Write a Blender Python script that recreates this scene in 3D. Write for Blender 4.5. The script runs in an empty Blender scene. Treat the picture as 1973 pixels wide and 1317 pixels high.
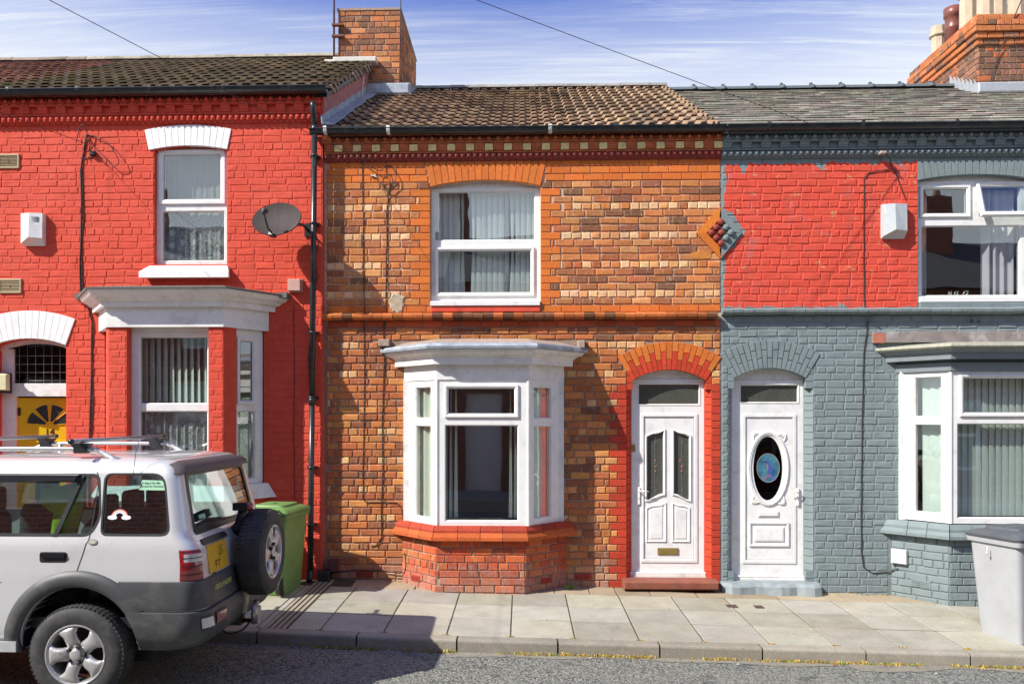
import bpy, bmesh, math, random
from mathutils import Vector, Matrix
from math import sin, cos, pi, radians, atan2, sqrt
R = random.Random(11)
sc = bpy.context.scene
COL = sc.collection

# ------------------------------------------------------------------ camera
IW, IH = 1973.0, 1317.0
FPX, CX, CY = 1558.0, 957.0, 800.0
YAW = radians(1.8)
CAMY, CAMZ = -9.5, 1.99
cd = bpy.data.cameras.new('camera')
cam = bpy.data.objects.new('camera', cd); COL.objects.link(cam)
cam.location = (0, CAMY, CAMZ)
cam.rotation_euler = (radians(90), 0, YAW)
cd.sensor_fit = 'HORIZONTAL'; cd.sensor_width = 36.0
cd.lens = 36.0 * FPX / IW
cd.shift_x = -(CX - IW / 2) / IW
cd.shift_y = (CY - IH / 2) / IW
cd.clip_start = 0.05; cd.clip_end = 3000
sc.camera = cam

# ------------------------------------------------------------------ light
SUN_TRAVEL = Vector((1.67, 1.0, -1.72)).normalized()     # direction the light travels
to_sun = -SUN_TRAVEL
sun_el = math.asin(to_sun.z)
sun_rot = atan2(to_sun.x, to_sun.y)
sd = bpy.data.lights.new('sun', 'SUN'); sd.energy = 4.75; sd.angle = radians(0.53); sd.color = (1.0, 0.955, 0.86)
so = bpy.data.objects.new('sun', sd); COL.objects.link(so)
so.rotation_euler = SUN_TRAVEL.to_track_quat('-Z', 'Y').to_euler()
so.location = (-12, -10, 14)
w = bpy.data.worlds.new('World'); sc.world = w; w.use_nodes = True
nt = w.node_tree; nt.nodes.clear()
def N(t, **k):
    n = nt.nodes.new(t)
    for a, b in k.items(): setattr(n, a, b)
    return n
L = lambda a, b: nt.links.new(a, b)
wo = N('ShaderNodeOutputWorld'); bg = N('ShaderNodeBackground')
sky = N('ShaderNodeTexSky'); sky.sky_type = 'NISHITA'; sky.sun_disc = False
sky.sun_elevation = sun_el; sky.sun_rotation = sun_rot; sky.air_density = 1.0; sky.dust_density = 0.6; sky.ozone_density = 2.0
tc = N('ShaderNodeTexCoord')
sep = N('ShaderNodeSeparateXYZ'); L(tc.outputs['Generated'], sep.inputs[0])
# the thin high cirrus: noise on a flat layer high above (direction divided by its height)
zz = N('ShaderNodeMath', operation='MAXIMUM'); L(sep.outputs['Z'], zz.inputs[0]); zz.inputs[1].default_value = 0.0
za = N('ShaderNodeMath', operation='ADD'); L(zz.outputs[0], za.inputs[0]); za.inputs[1].default_value = 0.10
dx = N('ShaderNodeMath', operation='DIVIDE'); L(sep.outputs['X'], dx.inputs[0]); L(za.outputs[0], dx.inputs[1])
dy = N('ShaderNodeMath', operation='DIVIDE'); L(sep.outputs['Y'], dy.inputs[0]); L(za.outputs[0], dy.inputs[1])
cmb = N('ShaderNodeCombineXYZ'); L(dx.outputs[0], cmb.inputs[0]); L(dy.outputs[0], cmb.inputs[1])
def noise_band(scale, rot, sx, sy, lo, hi, detail=7, rough=.62, dist=.35):
    mp = N('ShaderNodeMapping'); L(cmb.outputs[0], mp.inputs[0])
    mp.inputs['Rotation'].default_value = (0, 0, rot); mp.inputs['Scale'].default_value = (sx, sy, 1)
    nz = N('ShaderNodeTexNoise'); L(mp.outputs[0], nz.inputs['Vector'])
    nz.inputs['Scale'].default_value = scale; nz.inputs['Detail'].default_value = detail
    nz.inputs['Roughness'].default_value = rough; nz.inputs['Distortion'].default_value = dist
    mr = N('ShaderNodeMapRange'); L(nz.outputs['Fac'], mr.inputs[0])
    mr.inputs[1].default_value = lo; mr.inputs[2].default_value = hi
    return mr.outputs[0]
b1 = noise_band(1.9, radians(7), .34, 2.4, .44, .74, 9, .72, .9)
b2 = noise_band(4.2, radians(-5), .26, 4.2, .48, .78, 9, .72, .7)
b3 = noise_band(.7, radians(10), .8, 1.2, .32, .58, 3)
m1 = N('ShaderNodeMath', operation='MAXIMUM'); L(b1, m1.inputs[0]); L(b2, m1.inputs[1])
b4 = noise_band(9.0, radians(2), .18, 5.5, .30, .66, 6, .7, .3)
m0 = N('ShaderNodeMath', operation='MULTIPLY'); L(m1.outputs[0], m0.inputs[0]); L(b4, m0.inputs[1])
m2 = N('ShaderNodeMath', operation='MULTIPLY'); L(m0.outputs[0], m2.inputs[0]); L(b3, m2.inputs[1])
# whiter towards the horizon
hz = N('ShaderNodeMapRange'); L(sep.outputs['Z'], hz.inputs[0]); hz.inputs[1].default_value = .30; hz.inputs[2].default_value = .455
hz.inputs[3].default_value = 1.30; hz.inputs[4].default_value = 0.0
m3 = N('ShaderNodeMath', operation='ADD', use_clamp=True); L(m2.outputs[0], m3.inputs[0]); L(hz.outputs[0], m3.inputs[1])
m4 = N('ShaderNodeMath', operation='MULTIPLY'); L(m3.outputs[0], m4.inputs[0]); m4.inputs[1].default_value = .90
tint = N('ShaderNodeMix', data_type='RGBA', blend_type='MULTIPLY'); tint.inputs[0].default_value = 1.0
L(sky.outputs[0], tint.inputs[6]); tint.inputs[7].default_value = (.80, .77, 1.10, 1)
mx = N('ShaderNodeMix', data_type='RGBA'); L(m4.outputs[0], mx.inputs[0]); L(tint.outputs[2], mx.inputs[6])
mx.inputs[7].default_value = (4.85, 5.1, 5.2, 1)
L(mx.outputs[2], bg.inputs[0]); bg.inputs[1].default_value = 0.135
L(bg.outputs[0], wo.inputs[0])
sc.view_settings.view_transform = 'Standard'; sc.view_settings.look = 'None'
sc.view_settings.exposure = 0.55; sc.view_settings.gamma = 1.0; sc.view_settings.use_curve_mapping = False
sc.cycles.max_bounces = 8; sc.cycles.transparent_max_bounces = 16
try: sc.cycles.caustics_reflective = False; sc.cycles.caustics_refractive = False
except Exception: pass

# ------------------------------------------------------------------ measuring off known planes
_c, _s = cos(YAW), sin(YAW)
def fx(px, Y=0.0):
    k = (px - CX) / FPX
    t = (Y - CAMY) / (k * _s + _c)
    return t * (k * _c - _s)
def fz(py, px, Y=0.0):
    k = (px - CX) / FPX
    t = (Y - CAMY) / (k * _s + _c)
    return CAMZ - t * (py - CY) / FPX
def ground(x, y=0.0):
    """top of the pavement; the street falls gently to the right and to the kerb"""
    return -0.019 * x + 0.015 * max(0.0, -1.0 - x) + 0.024 * y

# ------------------------------------------------------------------ mesh building
WL = {}
class MB:
    def __init__(s, T=None): s.v = []; s.f = []; s.c = []; s.m = []; s.T = T; s.sm = []
    def add(s, vs, fs, col=(1, 1, 1), mi=0, smooth=False):
        n = len(s.v)
        s.v += [(s.T @ Vector(p)) if s.T is not None else Vector(p) for p in vs]
        for f in fs: s.f.append([n + i for i in f]); s.c.append(col); s.m.append(mi); s.sm.append(smooth)
        return s
    def box(s, x0, x1, y0, y1, z0, z1, col=(1, 1, 1), mi=0):
        return s.add([(x0, y0, z0), (x1, y0, z0), (x1, y1, z0), (x0, y1, z0), (x0, y0, z1), (x1, y0, z1), (x1, y1, z1), (x0, y1, z1)],
              [(0, 3, 2, 1), (4, 5, 6, 7), (0, 1, 5, 4), (1, 2, 6, 5), (2, 3, 7, 6), (3, 0, 4, 7)], col, mi)
    def cbox(s, x0, x1, yf, yb, z0, z1, ch=.005, col=(1, 1, 1), jit=0.0, rr=None, mi=0):
        """box whose front (at yf) has worn, chamfered edges"""
        j = (lambda: rr.uniform(-jit, jit)) if rr and jit else (lambda: 0.0)
        P = [(x0, yb, z0), (x1, yb, z0), (x1, yb, z1), (x0, yb, z1)]
        q = [(x0 + j() * .6, yf + ch, z0 + j()), (x1 + j() * .6, yf + ch, z0 + j()), (x1 + j() * .6, yf + ch, z1 + j()), (x0 + j() * .6, yf + ch, z1 + j())]
        dy = [j() * .5 for _ in range(4)]
        r = [(q[0][0] + ch, yf + dy[0], q[0][2] + ch), (q[1][0] - ch, yf + dy[1], q[1][2] + ch), (q[2][0] - ch, yf + dy[2], q[2][2] - ch), (q[3][0] + ch, yf + dy[3], q[3][2] - ch)]
        return s.add(P + q + r, [(0, 1, 5, 4), (1, 2, 6, 5), (2, 3, 7, 6), (3, 0, 4, 7), (4, 5, 9, 8), (5, 6, 10, 9), (6, 7, 11, 10), (7, 4, 8, 11), (8, 9, 10, 11)], col, mi)
    def prism(s, poly, y0, y1, col=(1, 1, 1), mi=0):
        """polygon given in (x, z), pushed from y0 (front) to y1"""
        n = len(poly)
        vs = [(p[0], y0, p[1]) for p in poly] + [(p[0], y1, p[1]) for p in poly]
        fs = [tuple(range(n)), tuple(range(2 * n - 1, n - 1, -1))] + [(i, n + i, n + (i + 1) % n, (i + 1) % n) for i in range(n)]
        return s.add(vs, fs, col, mi)
    def prism_z(s, poly, z0, z1, col=(1, 1, 1), mi=0):
        n = len(poly)
        vs = [(p[0], p[1], z0) for p in poly] + [(p[0], p[1], z1) for p in poly]
        fs = [tuple(range(n)), tuple(range(2 * n - 1, n - 1, -1))] + [(i, n + i, n + (i + 1) % n, (i + 1) % n) for i in range(n)]
        return s.add(vs, fs, col, mi)
    def loft(s, rings, closed=True, caps=True, col=(1, 1, 1), mi=0, smooth=False, loop=False):
        n = len(rings[0]); vs = [p for r in rings for p in r]; fs = []
        m = len(rings)
        for a in range(m if loop else m - 1):
            b = (a + 1) % m
            for i in range(n if closed else n - 1):
                j = (i + 1) % n
                fs.append((a * n + i, a * n + j, b * n + j, b * n + i))
        if caps and not loop:
            fs.append(tuple(range(n))); fs.append(tuple((m - 1) * n + i for i in range(n - 1, -1, -1)))
        return s.add(vs, fs, col, mi, smooth)
    def tube(s, path, r, n=8, col=(1, 1, 1), mi=0, caps=True, smooth=True):
        path = [Vector(p) for p in path]; rings = []
        up = None
        for i, p in enumerate(path):
            d = (path[min(i + 1, len(path) - 1)] - path[max(i - 1, 0)]).normalized()
            if up is None: up = Vector((0, 0, 1)) if abs(d.z) < .9 else Vector((1, 0, 0))
            a = d.cross(up).normalized(); b = a.cross(d).normalized(); up = b
            rr = r[i] if isinstance(r, (list, tuple)) else r
            rings.append([tuple(p + a * (rr * cos(2 * pi * k / n)) + b * (rr * sin(2 * pi * k / n))) for k in range(n)])
        return s.loft(rings, True, caps, col, mi, smooth)
    def lathe(s, prof, c=(0, 0, 0), axis='z', n=24, col=(1, 1, 1), mi=0, smooth=True, caps=True, a0=0, a1=2 * pi):
        rings = []; full = abs(a1 - a0 - 2 * pi) < 1e-6
        for (r, h) in prof:
            ring = []
            for k in range(n):
                a = a0 + (a1 - a0) * k / (n if full else n - 1)
                u, v = r * cos(a), r * sin(a)
                p = {'z': (u, v, h), 'y': (u, h, v), 'x': (h, u, v)}[axis]
                ring.append((p[0] + c[0], p[1] + c[1], p[2] + c[2]))
            rings.append(ring)
        return s.loft(rings, full, caps and full, col, mi, smooth)
    def build(s, name, mat=None, parent=None, origin=None, label=None, cat=None, group=None, kind=None, sharp=None, recalc=True):
        if origin is None:
            xs = [p.x for p in s.v]; ys = [p.y for p in s.v]; zs = [p.z for p in s.v]
            origin = ((min(xs) + max(xs)) / 2, (min(ys) + max(ys)) / 2, min(zs))
        o3 = Vector(origin)
        me = bpy.data.meshes.new(name)
        me.from_pydata([tuple(p - o3) for p in s.v], [], s.f)
        mats = mat if isinstance(mat, (list, tuple)) else [mat]
        for m in mats: me.materials.append(m)
        me.polygons.foreach_set('material_index', s.m)
        me.polygons.foreach_set('use_smooth', s.sm)
        at = me.attributes.new('col', 'FLOAT_COLOR', 'FACE')
        fl = []
        for c in s.c: fl += [c[0], c[1], c[2], 1.0]
        at.data.foreach_set('color', fl)
        if recalc:
            bm = bmesh.new(); bm.from_mesh(me); bmesh.ops.recalc_face_normals(bm, faces=bm.faces); bm.to_mesh(me); bm.free()
        me.update()
        if sharp is not None: me.set_sharp_from_angle(angle=radians(sharp))
        o = bpy.data.objects.new(name, me); COL.objects.link(o)
        return place(o, o3, parent, label, cat, group, kind)
def place(o, loc, parent=None, label=None, cat=None, group=None, kind=None):
    loc = Vector(loc); WL[o.name] = loc
    if parent is not None:
        o.parent = parent; o.location = loc - WL[parent.name]
    else: o.location = loc
    return tag(o, label, cat, group, kind)
def tag(o, label=None, cat=None, group=None, kind=None):
    if label: o['label'] = label
    if cat: o['category'] = cat
    if group: o['group'] = group
    if kind: o['kind'] = kind
    return o
def thing(name, label, cat, loc, group=None):
    o = bpy.data.objects.new(name, None); COL.objects.link(o); o.empty_display_size = .2
    return place(o, loc, None, label, cat, group)
def inst(name, mesh, loc, parent, rot=(0, 0, 0), scale=(1, 1, 1), color=None):
    o = bpy.data.objects.new(name, mesh); COL.objects.link(o)
    place(o, loc, parent); o.rotation_euler = rot; o.scale = scale
    if color: o.color = (color[0], color[1], color[2], 1)
    return o
def mesh_only(mb, name, mat, smooth=False):
    o = mb.build(name, mat, origin=(0, 0, 0)); me = o.data
    bpy.data.objects.remove(o); return me
def frameT(origin, ang):
    """local x along a face, local -y outward, z up"""
    return Matrix.Translation(Vector(origin)) @ Matrix.Rotation(ang, 4, 'Z')

# ------------------------------------------------------------------ materials
MATS = {}
def newmat(name):
    m = bpy.data.materials.new(name); m.use_nodes = True
    t = m.node_tree; b = t.nodes['Principled BSDF']; MATS[name] = m
    return m, t, b
def nd(t, kind, **k):
    n = t.nodes.new(kind)
    for a, b in k.items(): setattr(n, a, b)
    return n
def mixc(t, fac, a, b, mode='MIX'):
    n = nd(t, 'ShaderNodeMix', data_type='RGBA', blend_type=mode)
    for sock, v in ((n.inputs[0], fac), (n.inputs[6], a), (n.inputs[7], b)):
        if isinstance(v, (int, float)): sock.default_value = v
        elif isinstance(v, tuple): sock.default_value = (v[0], v[1], v[2], 1)
        else: t.links.new(v, sock)
    return n.outputs[2]
def ramp(t, sock, lo, hi, a=0.0, b=1.0):
    n = nd(t, 'ShaderNodeMapRange'); t.links.new(sock, n.inputs[0])
    n.inputs[1].default_value = lo; n.inputs[2].default_value = hi; n.inputs[3].default_value = a; n.inputs[4].default_value = b
    return n.outputs[0]
def noise(t, vec, scale, detail=4, rough=.6, dist=0.0, sc3=None):
    if sc3:
        mp = nd(t, 'ShaderNodeMapping'); t.links.new(vec, mp.inputs[0]); mp.inputs['Scale'].default_value = sc3; vec = mp.outputs[0]
    n = nd(t, 'ShaderNodeTexNoise'); t.links.new(vec, n.inputs['Vector'])
    n.inputs['Scale'].default_value = scale; n.inputs['Detail'].default_value = detail; n.inputs['Roughness'].default_value = rough
    n.inputs['Distortion'].default_value = dist
    return n.outputs['Fac']
def math2(t, op, a, b, clamp=False):
    n = nd(t, 'ShaderNodeMath', operation=op, use_clamp=clamp)
    for i, v in enumerate((a, b)):
        if isinstance(v, (int, float)): n.inputs[i].default_value = v
        elif v is not None: t.links.new(v, n.inputs[i])
    return n.outputs[0]
def worldpos(t): return nd(t, 'ShaderNodeNewGeometry').outputs['Position']
def objpos(t): return nd(t, 'ShaderNodeTexCoord').outputs['Object']
def bump(t, b, h, strength=.3, dist=.01):
    n = nd(t, 'ShaderNodeBump'); n.inputs['Strength'].default_value = strength; n.inputs['Distance'].default_value = dist
    t.links.new(h, n.inputs['Height']); t.links.new(n.outputs[0], b.inputs['Normal'])
def simple(name, col, rough=.6, metal=0.0, var=.12, scale=18, bmp=0.0, bscale=120, spec=.5, dirt=None, dirtscale=3, dirtamt=.5, coat=0, space='obj'):
    m, t, b = newmat(name)
    p = objpos(t) if space == 'obj' else worldpos(t)
    n1 = noise(t, p, scale, 5, .65)
    f = ramp(t, n1, .25, .75, 1 - var, 1 + var)
    g = nd(t, 'ShaderNodeCombineXYZ')
    for i in range(3): t.links.new(f, g.inputs[i])
    c = mixc(t, 1.0, tuple(col), g.outputs[0], 'MULTIPLY')
    if dirt:
        d = ramp(t, noise(t, p, dirtscale, 8, .7, .4), .5, .72, 0, dirtamt)
        c = mixc(t, d, c, tuple(dirt))
    t.links.new(c, b.inputs['Base Color'])
    b.inputs['Roughness'].default_value = rough; b.inputs['Metallic'].default_value = metal
    b.inputs['Specular IOR Level'].default_value = spec
    if coat: b.inputs['Coat Weight'].default_value = coat
    if bmp: bump(t, b, noise(t, p, bscale, 5, .6), bmp, .004)
    return m
def brickmat(name, source, grime=.5, salt=False, streak=True, bmp=.5):
    """bare brick: colour per brick (object colour or face attribute), fired mottling, pale drag marks, soot"""
    m, t, b = newmat(name); p = worldpos(t)
    if source == 'object': base = nd(t, 'ShaderNodeObjectInfo').outputs['Color']
    else: base = nd(t, 'ShaderNodeAttribute', attribute_name='col').outputs['Color']
    f = ramp(t, noise(t, p, 48, 7, .75), .25, .75, .58, 1.38)
    g = nd(t, 'ShaderNodeCombineXYZ')
    for i in range(3): t.links.new(f, g.inputs[i])
    c = mixc(t, 1.0, base, g.outputs[0], 'MULTIPLY')
    if streak:
        k = ramp(t, noise(t, p, 9, 3, .5, 1.5, (2.2, 1, .5)), .60, .67, 0, .45)
        c = mixc(t, k, c, (.62, .37, .20))
        k2 = ramp(t, noise(t, p, 14, 4, .6, 0, (1, 1, 2.5)), .60, .70, 0, .6)
        c = mixc(t, k2, c, (.16, .075, .05))
    sz = nd(t, 'ShaderNodeSeparateXYZ'); t.links.new(p, sz.inputs[0]); hi = ramp(t, sz.outputs['Z'], 3.0, 3.2, .35, 1)
    if streak: c = mixc(t, math2(t, 'MULTIPLY', ramp(t, noise(t, p, 75, 4, .7, .6), .55, .66, 0, .55), hi), c, (.58, .40, .26)); c = mixc(t, ramp(t, noise(t, p, 3.5, 6, .7, .5), .55, .72, 0, .35), c, (.20, .11, .065))
    d = ramp(t, noise(t, p, 130, 2, .5), .66, .72, 0, .75)
    c = mixc(t, d, c, (.045, .03, .025))
    gr = ramp(t, noise(t, p, 1.3, 6, .65, .3), .52, .80, 0, grime)
    c = mixc(t, gr, c, (.06, .04, .032))
    if salt:
        sp = nd(t, 'ShaderNodeSeparateXYZ'); t.links.new(p, sp.inputs[0])
        n = noise(t, p, 5, 6, .7, .3)
        e = math2(t, 'ADD', sp.outputs['Z'], math2(t, 'MULTIPLY', n, -1.3))
        x = ramp(t, e, -.66, -.30, .85, 0)
        fine = ramp(t, noise(t, p, 38, 5, .7), .38, .62, .15, 1)
        c = mixc(t, math2(t, 'MULTIPLY', x, fine), c, (.36, .29, .25))
    t.links.new(c, b.inputs['Base Color'])
    b.inputs['Roughness'].default_value = .88; b.inputs['Specular IOR Level'].default_value = .25
    bump(t, b, noise(t, p, 90, 5, .65), bmp, .006)
    return m
def paintmat(name, col, chips=None, chipamt=.0, bmp=.35, rough=.75, panel=None, faded=None, notch=()):
    """masonry paint over brick; 'panel' = second colour inside a ragged-edged patch of wall"""
    m, t, b = newmat(name); p = worldpos(t)
    f = ramp(t, noise(t, p, 7, 7, .65), .25, .75, .86, 1.10)
    g = nd(t, 'ShaderNodeCombineXYZ')
    for i in range(3): t.links.new(f, g.inputs[i])
    base = tuple(col)
    if panel:
        pc, x0, x1, z0, z1, bulge = panel
        wob = nd(t, 'ShaderNodeTexNoise'); t.links.new(p, wob.inputs['Vector']); wob.inputs['Scale'].default_value = 7; wob.inputs['Detail'].default_value = 5
        wv = nd(t, 'ShaderNodeVectorMath', operation='SUBTRACT'); t.links.new(wob.outputs['Color'], wv.inputs[0]); wv.inputs[1].default_value = (.5, .5, .5)
        ws = nd(t, 'ShaderNodeVectorMath', operation='SCALE'); t.links.new(wv.outputs[0], ws.inputs[0]); ws.inputs['Scale'].default_value = .17
        wa = nd(t, 'ShaderNodeVectorMath', operation='ADD'); t.links.new(p, wa.inputs[0]); t.links.new(ws.outputs[0], wa.inputs[1])
        sp = nd(t, 'ShaderNodeSeparateXYZ'); t.links.new(wa.outputs[0], sp.inputs[0])
        s0 = nd(t, 'ShaderNodeSeparateXYZ'); t.links.new(p, s0.inputs[0])
        def ge(sock, v): return math2(t, 'GREATER_THAN', sock, v)
        def le(sock, v): return math2(t, 'LESS_THAN', sock, v)
        # a bulge of the other paint round the corner ornament
        bx, bz, br = bulge
        dist = math2(t, 'ADD', math2(t, 'ABSOLUTE', math2(t, 'SUBTRACT', sp.outputs['X'], bx), None), math2(t, 'ABSOLUTE', math2(t, 'SUBTRACT', sp.outputs['Z'], bz), None))
        mk = math2(t, 'MULTIPLY', ge(sp.outputs['X'], x0), le(s0.outputs['X'], x1))
        mk = math2(t, 'MULTIPLY', mk, ge(sp.outputs['Z'], z0)); mk = math2(t, 'MULTIPLY', mk, le(sp.outputs['Z'], z1))
        mk = math2(t, 'MULTIPLY', mk, ge(dist, br))
        for nx_, nz_, nr_ in notch:
            dn = math2(t, 'ADD', math2(t, 'MULTIPLY', math2(t, 'ABSOLUTE', math2(t, 'SUBTRACT', sp.outputs['X'], nx_), None), 1.6), math2(t, 'ABSOLUTE', math2(t, 'SUBTRACT', sp.outputs['Z'], nz_), None)); mk = math2(t, 'MULTIPLY', mk, ge(dn, nr_))
        base = mixc(t, mk, base, tuple(pc))
    c = mixc(t, 1.0, base, g.outputs[0], 'MULTIPLY')
    st = ramp(t, noise(t, p, 2.2, 5, .6, .2, (4.5, 1, .35)), .52, .78, 0, .30); c = mixc(t, st, c, tuple(v * .45 for v in col))
    st2 = ramp(t, noise(t, p, 3.1, 6, .7, .3, (1, 1, 1)), .56, .70, 0, .22); c = mixc(t, st2, c, tuple(min(1, v * 1.15 + .05) for v in col))
    if faded:
        k = ramp(t, noise(t, p, 1.1, 5, .6), .45, .75, 0, .35); c = mixc(t, k, c, tuple(faded))
    pit = ramp(t, noise(t, p, 34, 3, .6, .5, (1, 1, 1.4)), .70, .73, 0, .55); c = mixc(t, pit, c, tuple(v * .25 for v in col))
    if chipamt:
        lo = .78 - chipamt
        k = ramp(t, noise(t, p, 6.5, 6, .62, .2, (1, 1, 1.6)), lo, lo + .012, 0, 1)
        cc = mixc(t, noise(t, p, 40, 3), (.62, .22, .05), (.50, .30, .20))
        if panel: k = math2(t, 'MULTIPLY', k, mk)
        c = mixc(t, k, c, cc)
    t.links.new(c, b.inputs['Base Color'])
    b.inputs['Roughness'].default_value = rough; b.inputs['Specular IOR Level'].default_value = .3
    h = math2(t, 'ADD', math2(t, 'MULTIPLY', noise(t, p, 28, 6, .65), 1.0), math2(t, 'MULTIPLY', noise(t, p, 120, 3, .6), .25))
    bump(t, b, h, bmp, .011)
    return m
def glassmat(name, tintc=(.75, .85, .84), refl=1.0, ior=1.6):
    m, t, b = newmat(name); t.nodes.remove(b)
    out = [n for n in t.nodes if n.type == 'OUTPUT_MATERIAL'][0]
    tr = nd(t, 'ShaderNodeBsdfTransparent'); tr.inputs[0].default_value = (*tintc, 1)
    gl = nd(t, 'ShaderNodeBsdfGlossy'); gl.inputs['Roughness'].default_value = .0; gl.inputs[0].default_value = (.95, .97, 1, 1)
    p = worldpos(t)
    bp = nd(t, 'ShaderNodeBump'); bp.inputs['Strength'].default_value = .05; bp.inputs['Distance'].default_value = .02
    t.links.new(noise(t, p, 2.0, 2, .5), bp.inputs['Height']); t.links.new(bp.outputs[0], gl.inputs['Normal'])
    ge = nd(t, 'ShaderNodeNewGeometry'); dt = nd(t, 'ShaderNodeVectorMath', operation='DOT_PRODUCT')
    t.links.new(ge.outputs['Incoming'], dt.inputs[0]); t.links.new(ge.outputs['Normal'], dt.inputs[1])
    om = math2(t, 'SUBTRACT', 1.0, math2(t, 'ABSOLUTE', dt.outputs['Value'], None), True)
    fa = math2(t, 'ADD', math2(t, 'MULTIPLY', math2(t, 'POWER', om, 5.0), .95), .065 * refl, True)
    mxs = nd(t, 'ShaderNodeMixShader'); t.links.new(fa, mxs.inputs[0]); t.links.new(tr.outputs[0], mxs.inputs[1]); t.links.new(gl.outputs[0], mxs.inputs[2])
    t.links.new(mxs.outputs[0], out.inputs[0])
    return m

B_OBJ = brickmat('brick_single', 'object', .38, True)
B_ATT = brickmat('brick_mass', 'attr', .38, True)
B_SM_OBJ = brickmat('smooth_brick_single', 'object', .18, False, False, .25)
B_SM_ATT = brickmat('smooth_brick_mass', 'attr', .22, False, False, .25)
MORTAR = simple('mortar', (.36, .27, .21), .95, var=.3, scale=30, bmp=.5, bscale=90, dirt=(.13, .10, .085), dirtscale=1.5, space='w')
def twotone():
    # the upper storey was repointed in paler mortar
    m, t, b = newmat('wall_mortar'); p = worldpos(t); sp = nd(t, 'ShaderNodeSeparateXYZ'); t.links.new(p, sp.inputs[0])
    f = ramp(t, sp.outputs['Z'], 3.05, 3.15, 0, 1)
    c = mixc(t, f, (.30, .215, .16), (.60, .40, .275))
    n = ramp(t, noise(t, p, 30, 5, .65), .25, .75, .7, 1.25); g = nd(t, 'ShaderNodeCombineXYZ')
    for i in range(3): t.links.new(n, g.inputs[i])
    c = mixc(t, 1.0, c, g.outputs[0], 'MULTIPLY'); c = mixc(t, ramp(t, noise(t, p, 1.5, 8, .7, .4), .55, .75, 0, .5), c, (.12, .09, .07))
    t.links.new(c, b.inputs['Base Color']); b.inputs['Roughness'].default_value = .95; bump(t, b, noise(t, p, 90, 5, .6), .5, .004); return m
WMORTAR = twotone()
RED = (.66, .078, .042)
GREY = (.205, .252, .258)
P_RED = paintmat('red_masonry_paint', RED, faded=(.70, .13, .085))
RZ0, RZ1 = fz(592, 1560), fz(314, 1560)
P_GREY = paintmat('grey_masonry_paint', GREY, chipamt=.150,
                  panel=((.66, .082, .048), fx(1399), fx(1768), RZ0, RZ1, (fx(1390), fz(446, 1390), .30)), bmp=.4, notch=((fx(1433), fz(318, 1433), .11), (fx(1581), fz(314, 1581), .10), (fx(1735), fz(314, 1735), .05), (fx(1425), fz(592, 1425), .06), (fx(1620), fz(592, 1620), .05)))
TERRA = simple('terracotta', (.50, .13, .045), .8, var=.3, scale=14, bmp=.3, dirt=(.10, .05, .035), dirtscale=4, space='w')
TERRA_DK = simple('dark_terracotta', (.30, .045, .028), .55, var=.3, scale=20, bmp=.3, dirt=(.10, .04, .03), dirtscale=4, space='w')
CREAM = simple('cream_brick', (.80, .62, .27), .85, var=.22, scale=30, bmp=.3, dirt=(.20, .15, .08), dirtscale=7, space='w')
UPVC = simple('white_upvc', (.80, .80, .78), .35, var=.03, scale=5, dirt=(.36, .34, .29), dirtscale=7, dirtamt=.34, space='w')
WPAINT = simple('white_painted_timber', (.80, .79, .76), .55, var=.06, scale=9, bmp=.2, bscale=40, dirt=(.34, .31, .27), dirtscale=4.5, dirtamt=.5, space='w')
WBRICK = simple('white_painted_brick', (.84, .84, .83), .6, var=.05, scale=9, bmp=.3, bscale=60, dirt=(.5, .48, .45), dirtscale=4, dirtamt=.3, space='w')
GLASS = glassmat('window_glass', (.93, .965, .955), 2.1)
GLASS_DARK = simple('obscure_glass', (.075, .08, .065), .12, var=.35, scale=60, spec=.6, bmp=.12, bscale=140, space='w')
CARGLASS = glassmat('car_glass', (.84, .95, .93), 2.8)
BLACKPL = simple('black_plastic', (.022, .024, .026), .4, var=.2, scale=14, dirt=(.07, .07, .07), dirtscale=6, dirtamt=.5, space='w')
GUTTER = simple('gutter_plastic', (.020, .027, .030), .32, var=.3, scale=8, dirt=(.10, .10, .09), dirtscale=7, dirtamt=.5, space='w')
CABLE = simple('cable_black', (.030, .022, .020), .6)
LEAD = simple('lead_flashing', (.33, .38, .43), .5, metal=.15, var=.3, scale=10, bmp=.5, bscale=30, dirt=(.62, .66, .70), dirtscale=5, dirtamt=.7, space='w')
PLASTER = simple('room_plaster', (.60, .58, .52), .9, var=.05)
CARPET = simple('room_floor', (.22, .19, .16), .95)
BLIND = simple('blind_fabric', (.84, .88, .85), .8, var=.05, scale=30)
BLIND_GREEN = simple('green_blind_fabric', (.60, .70, .60), .8, var=.05, scale=30)

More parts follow.
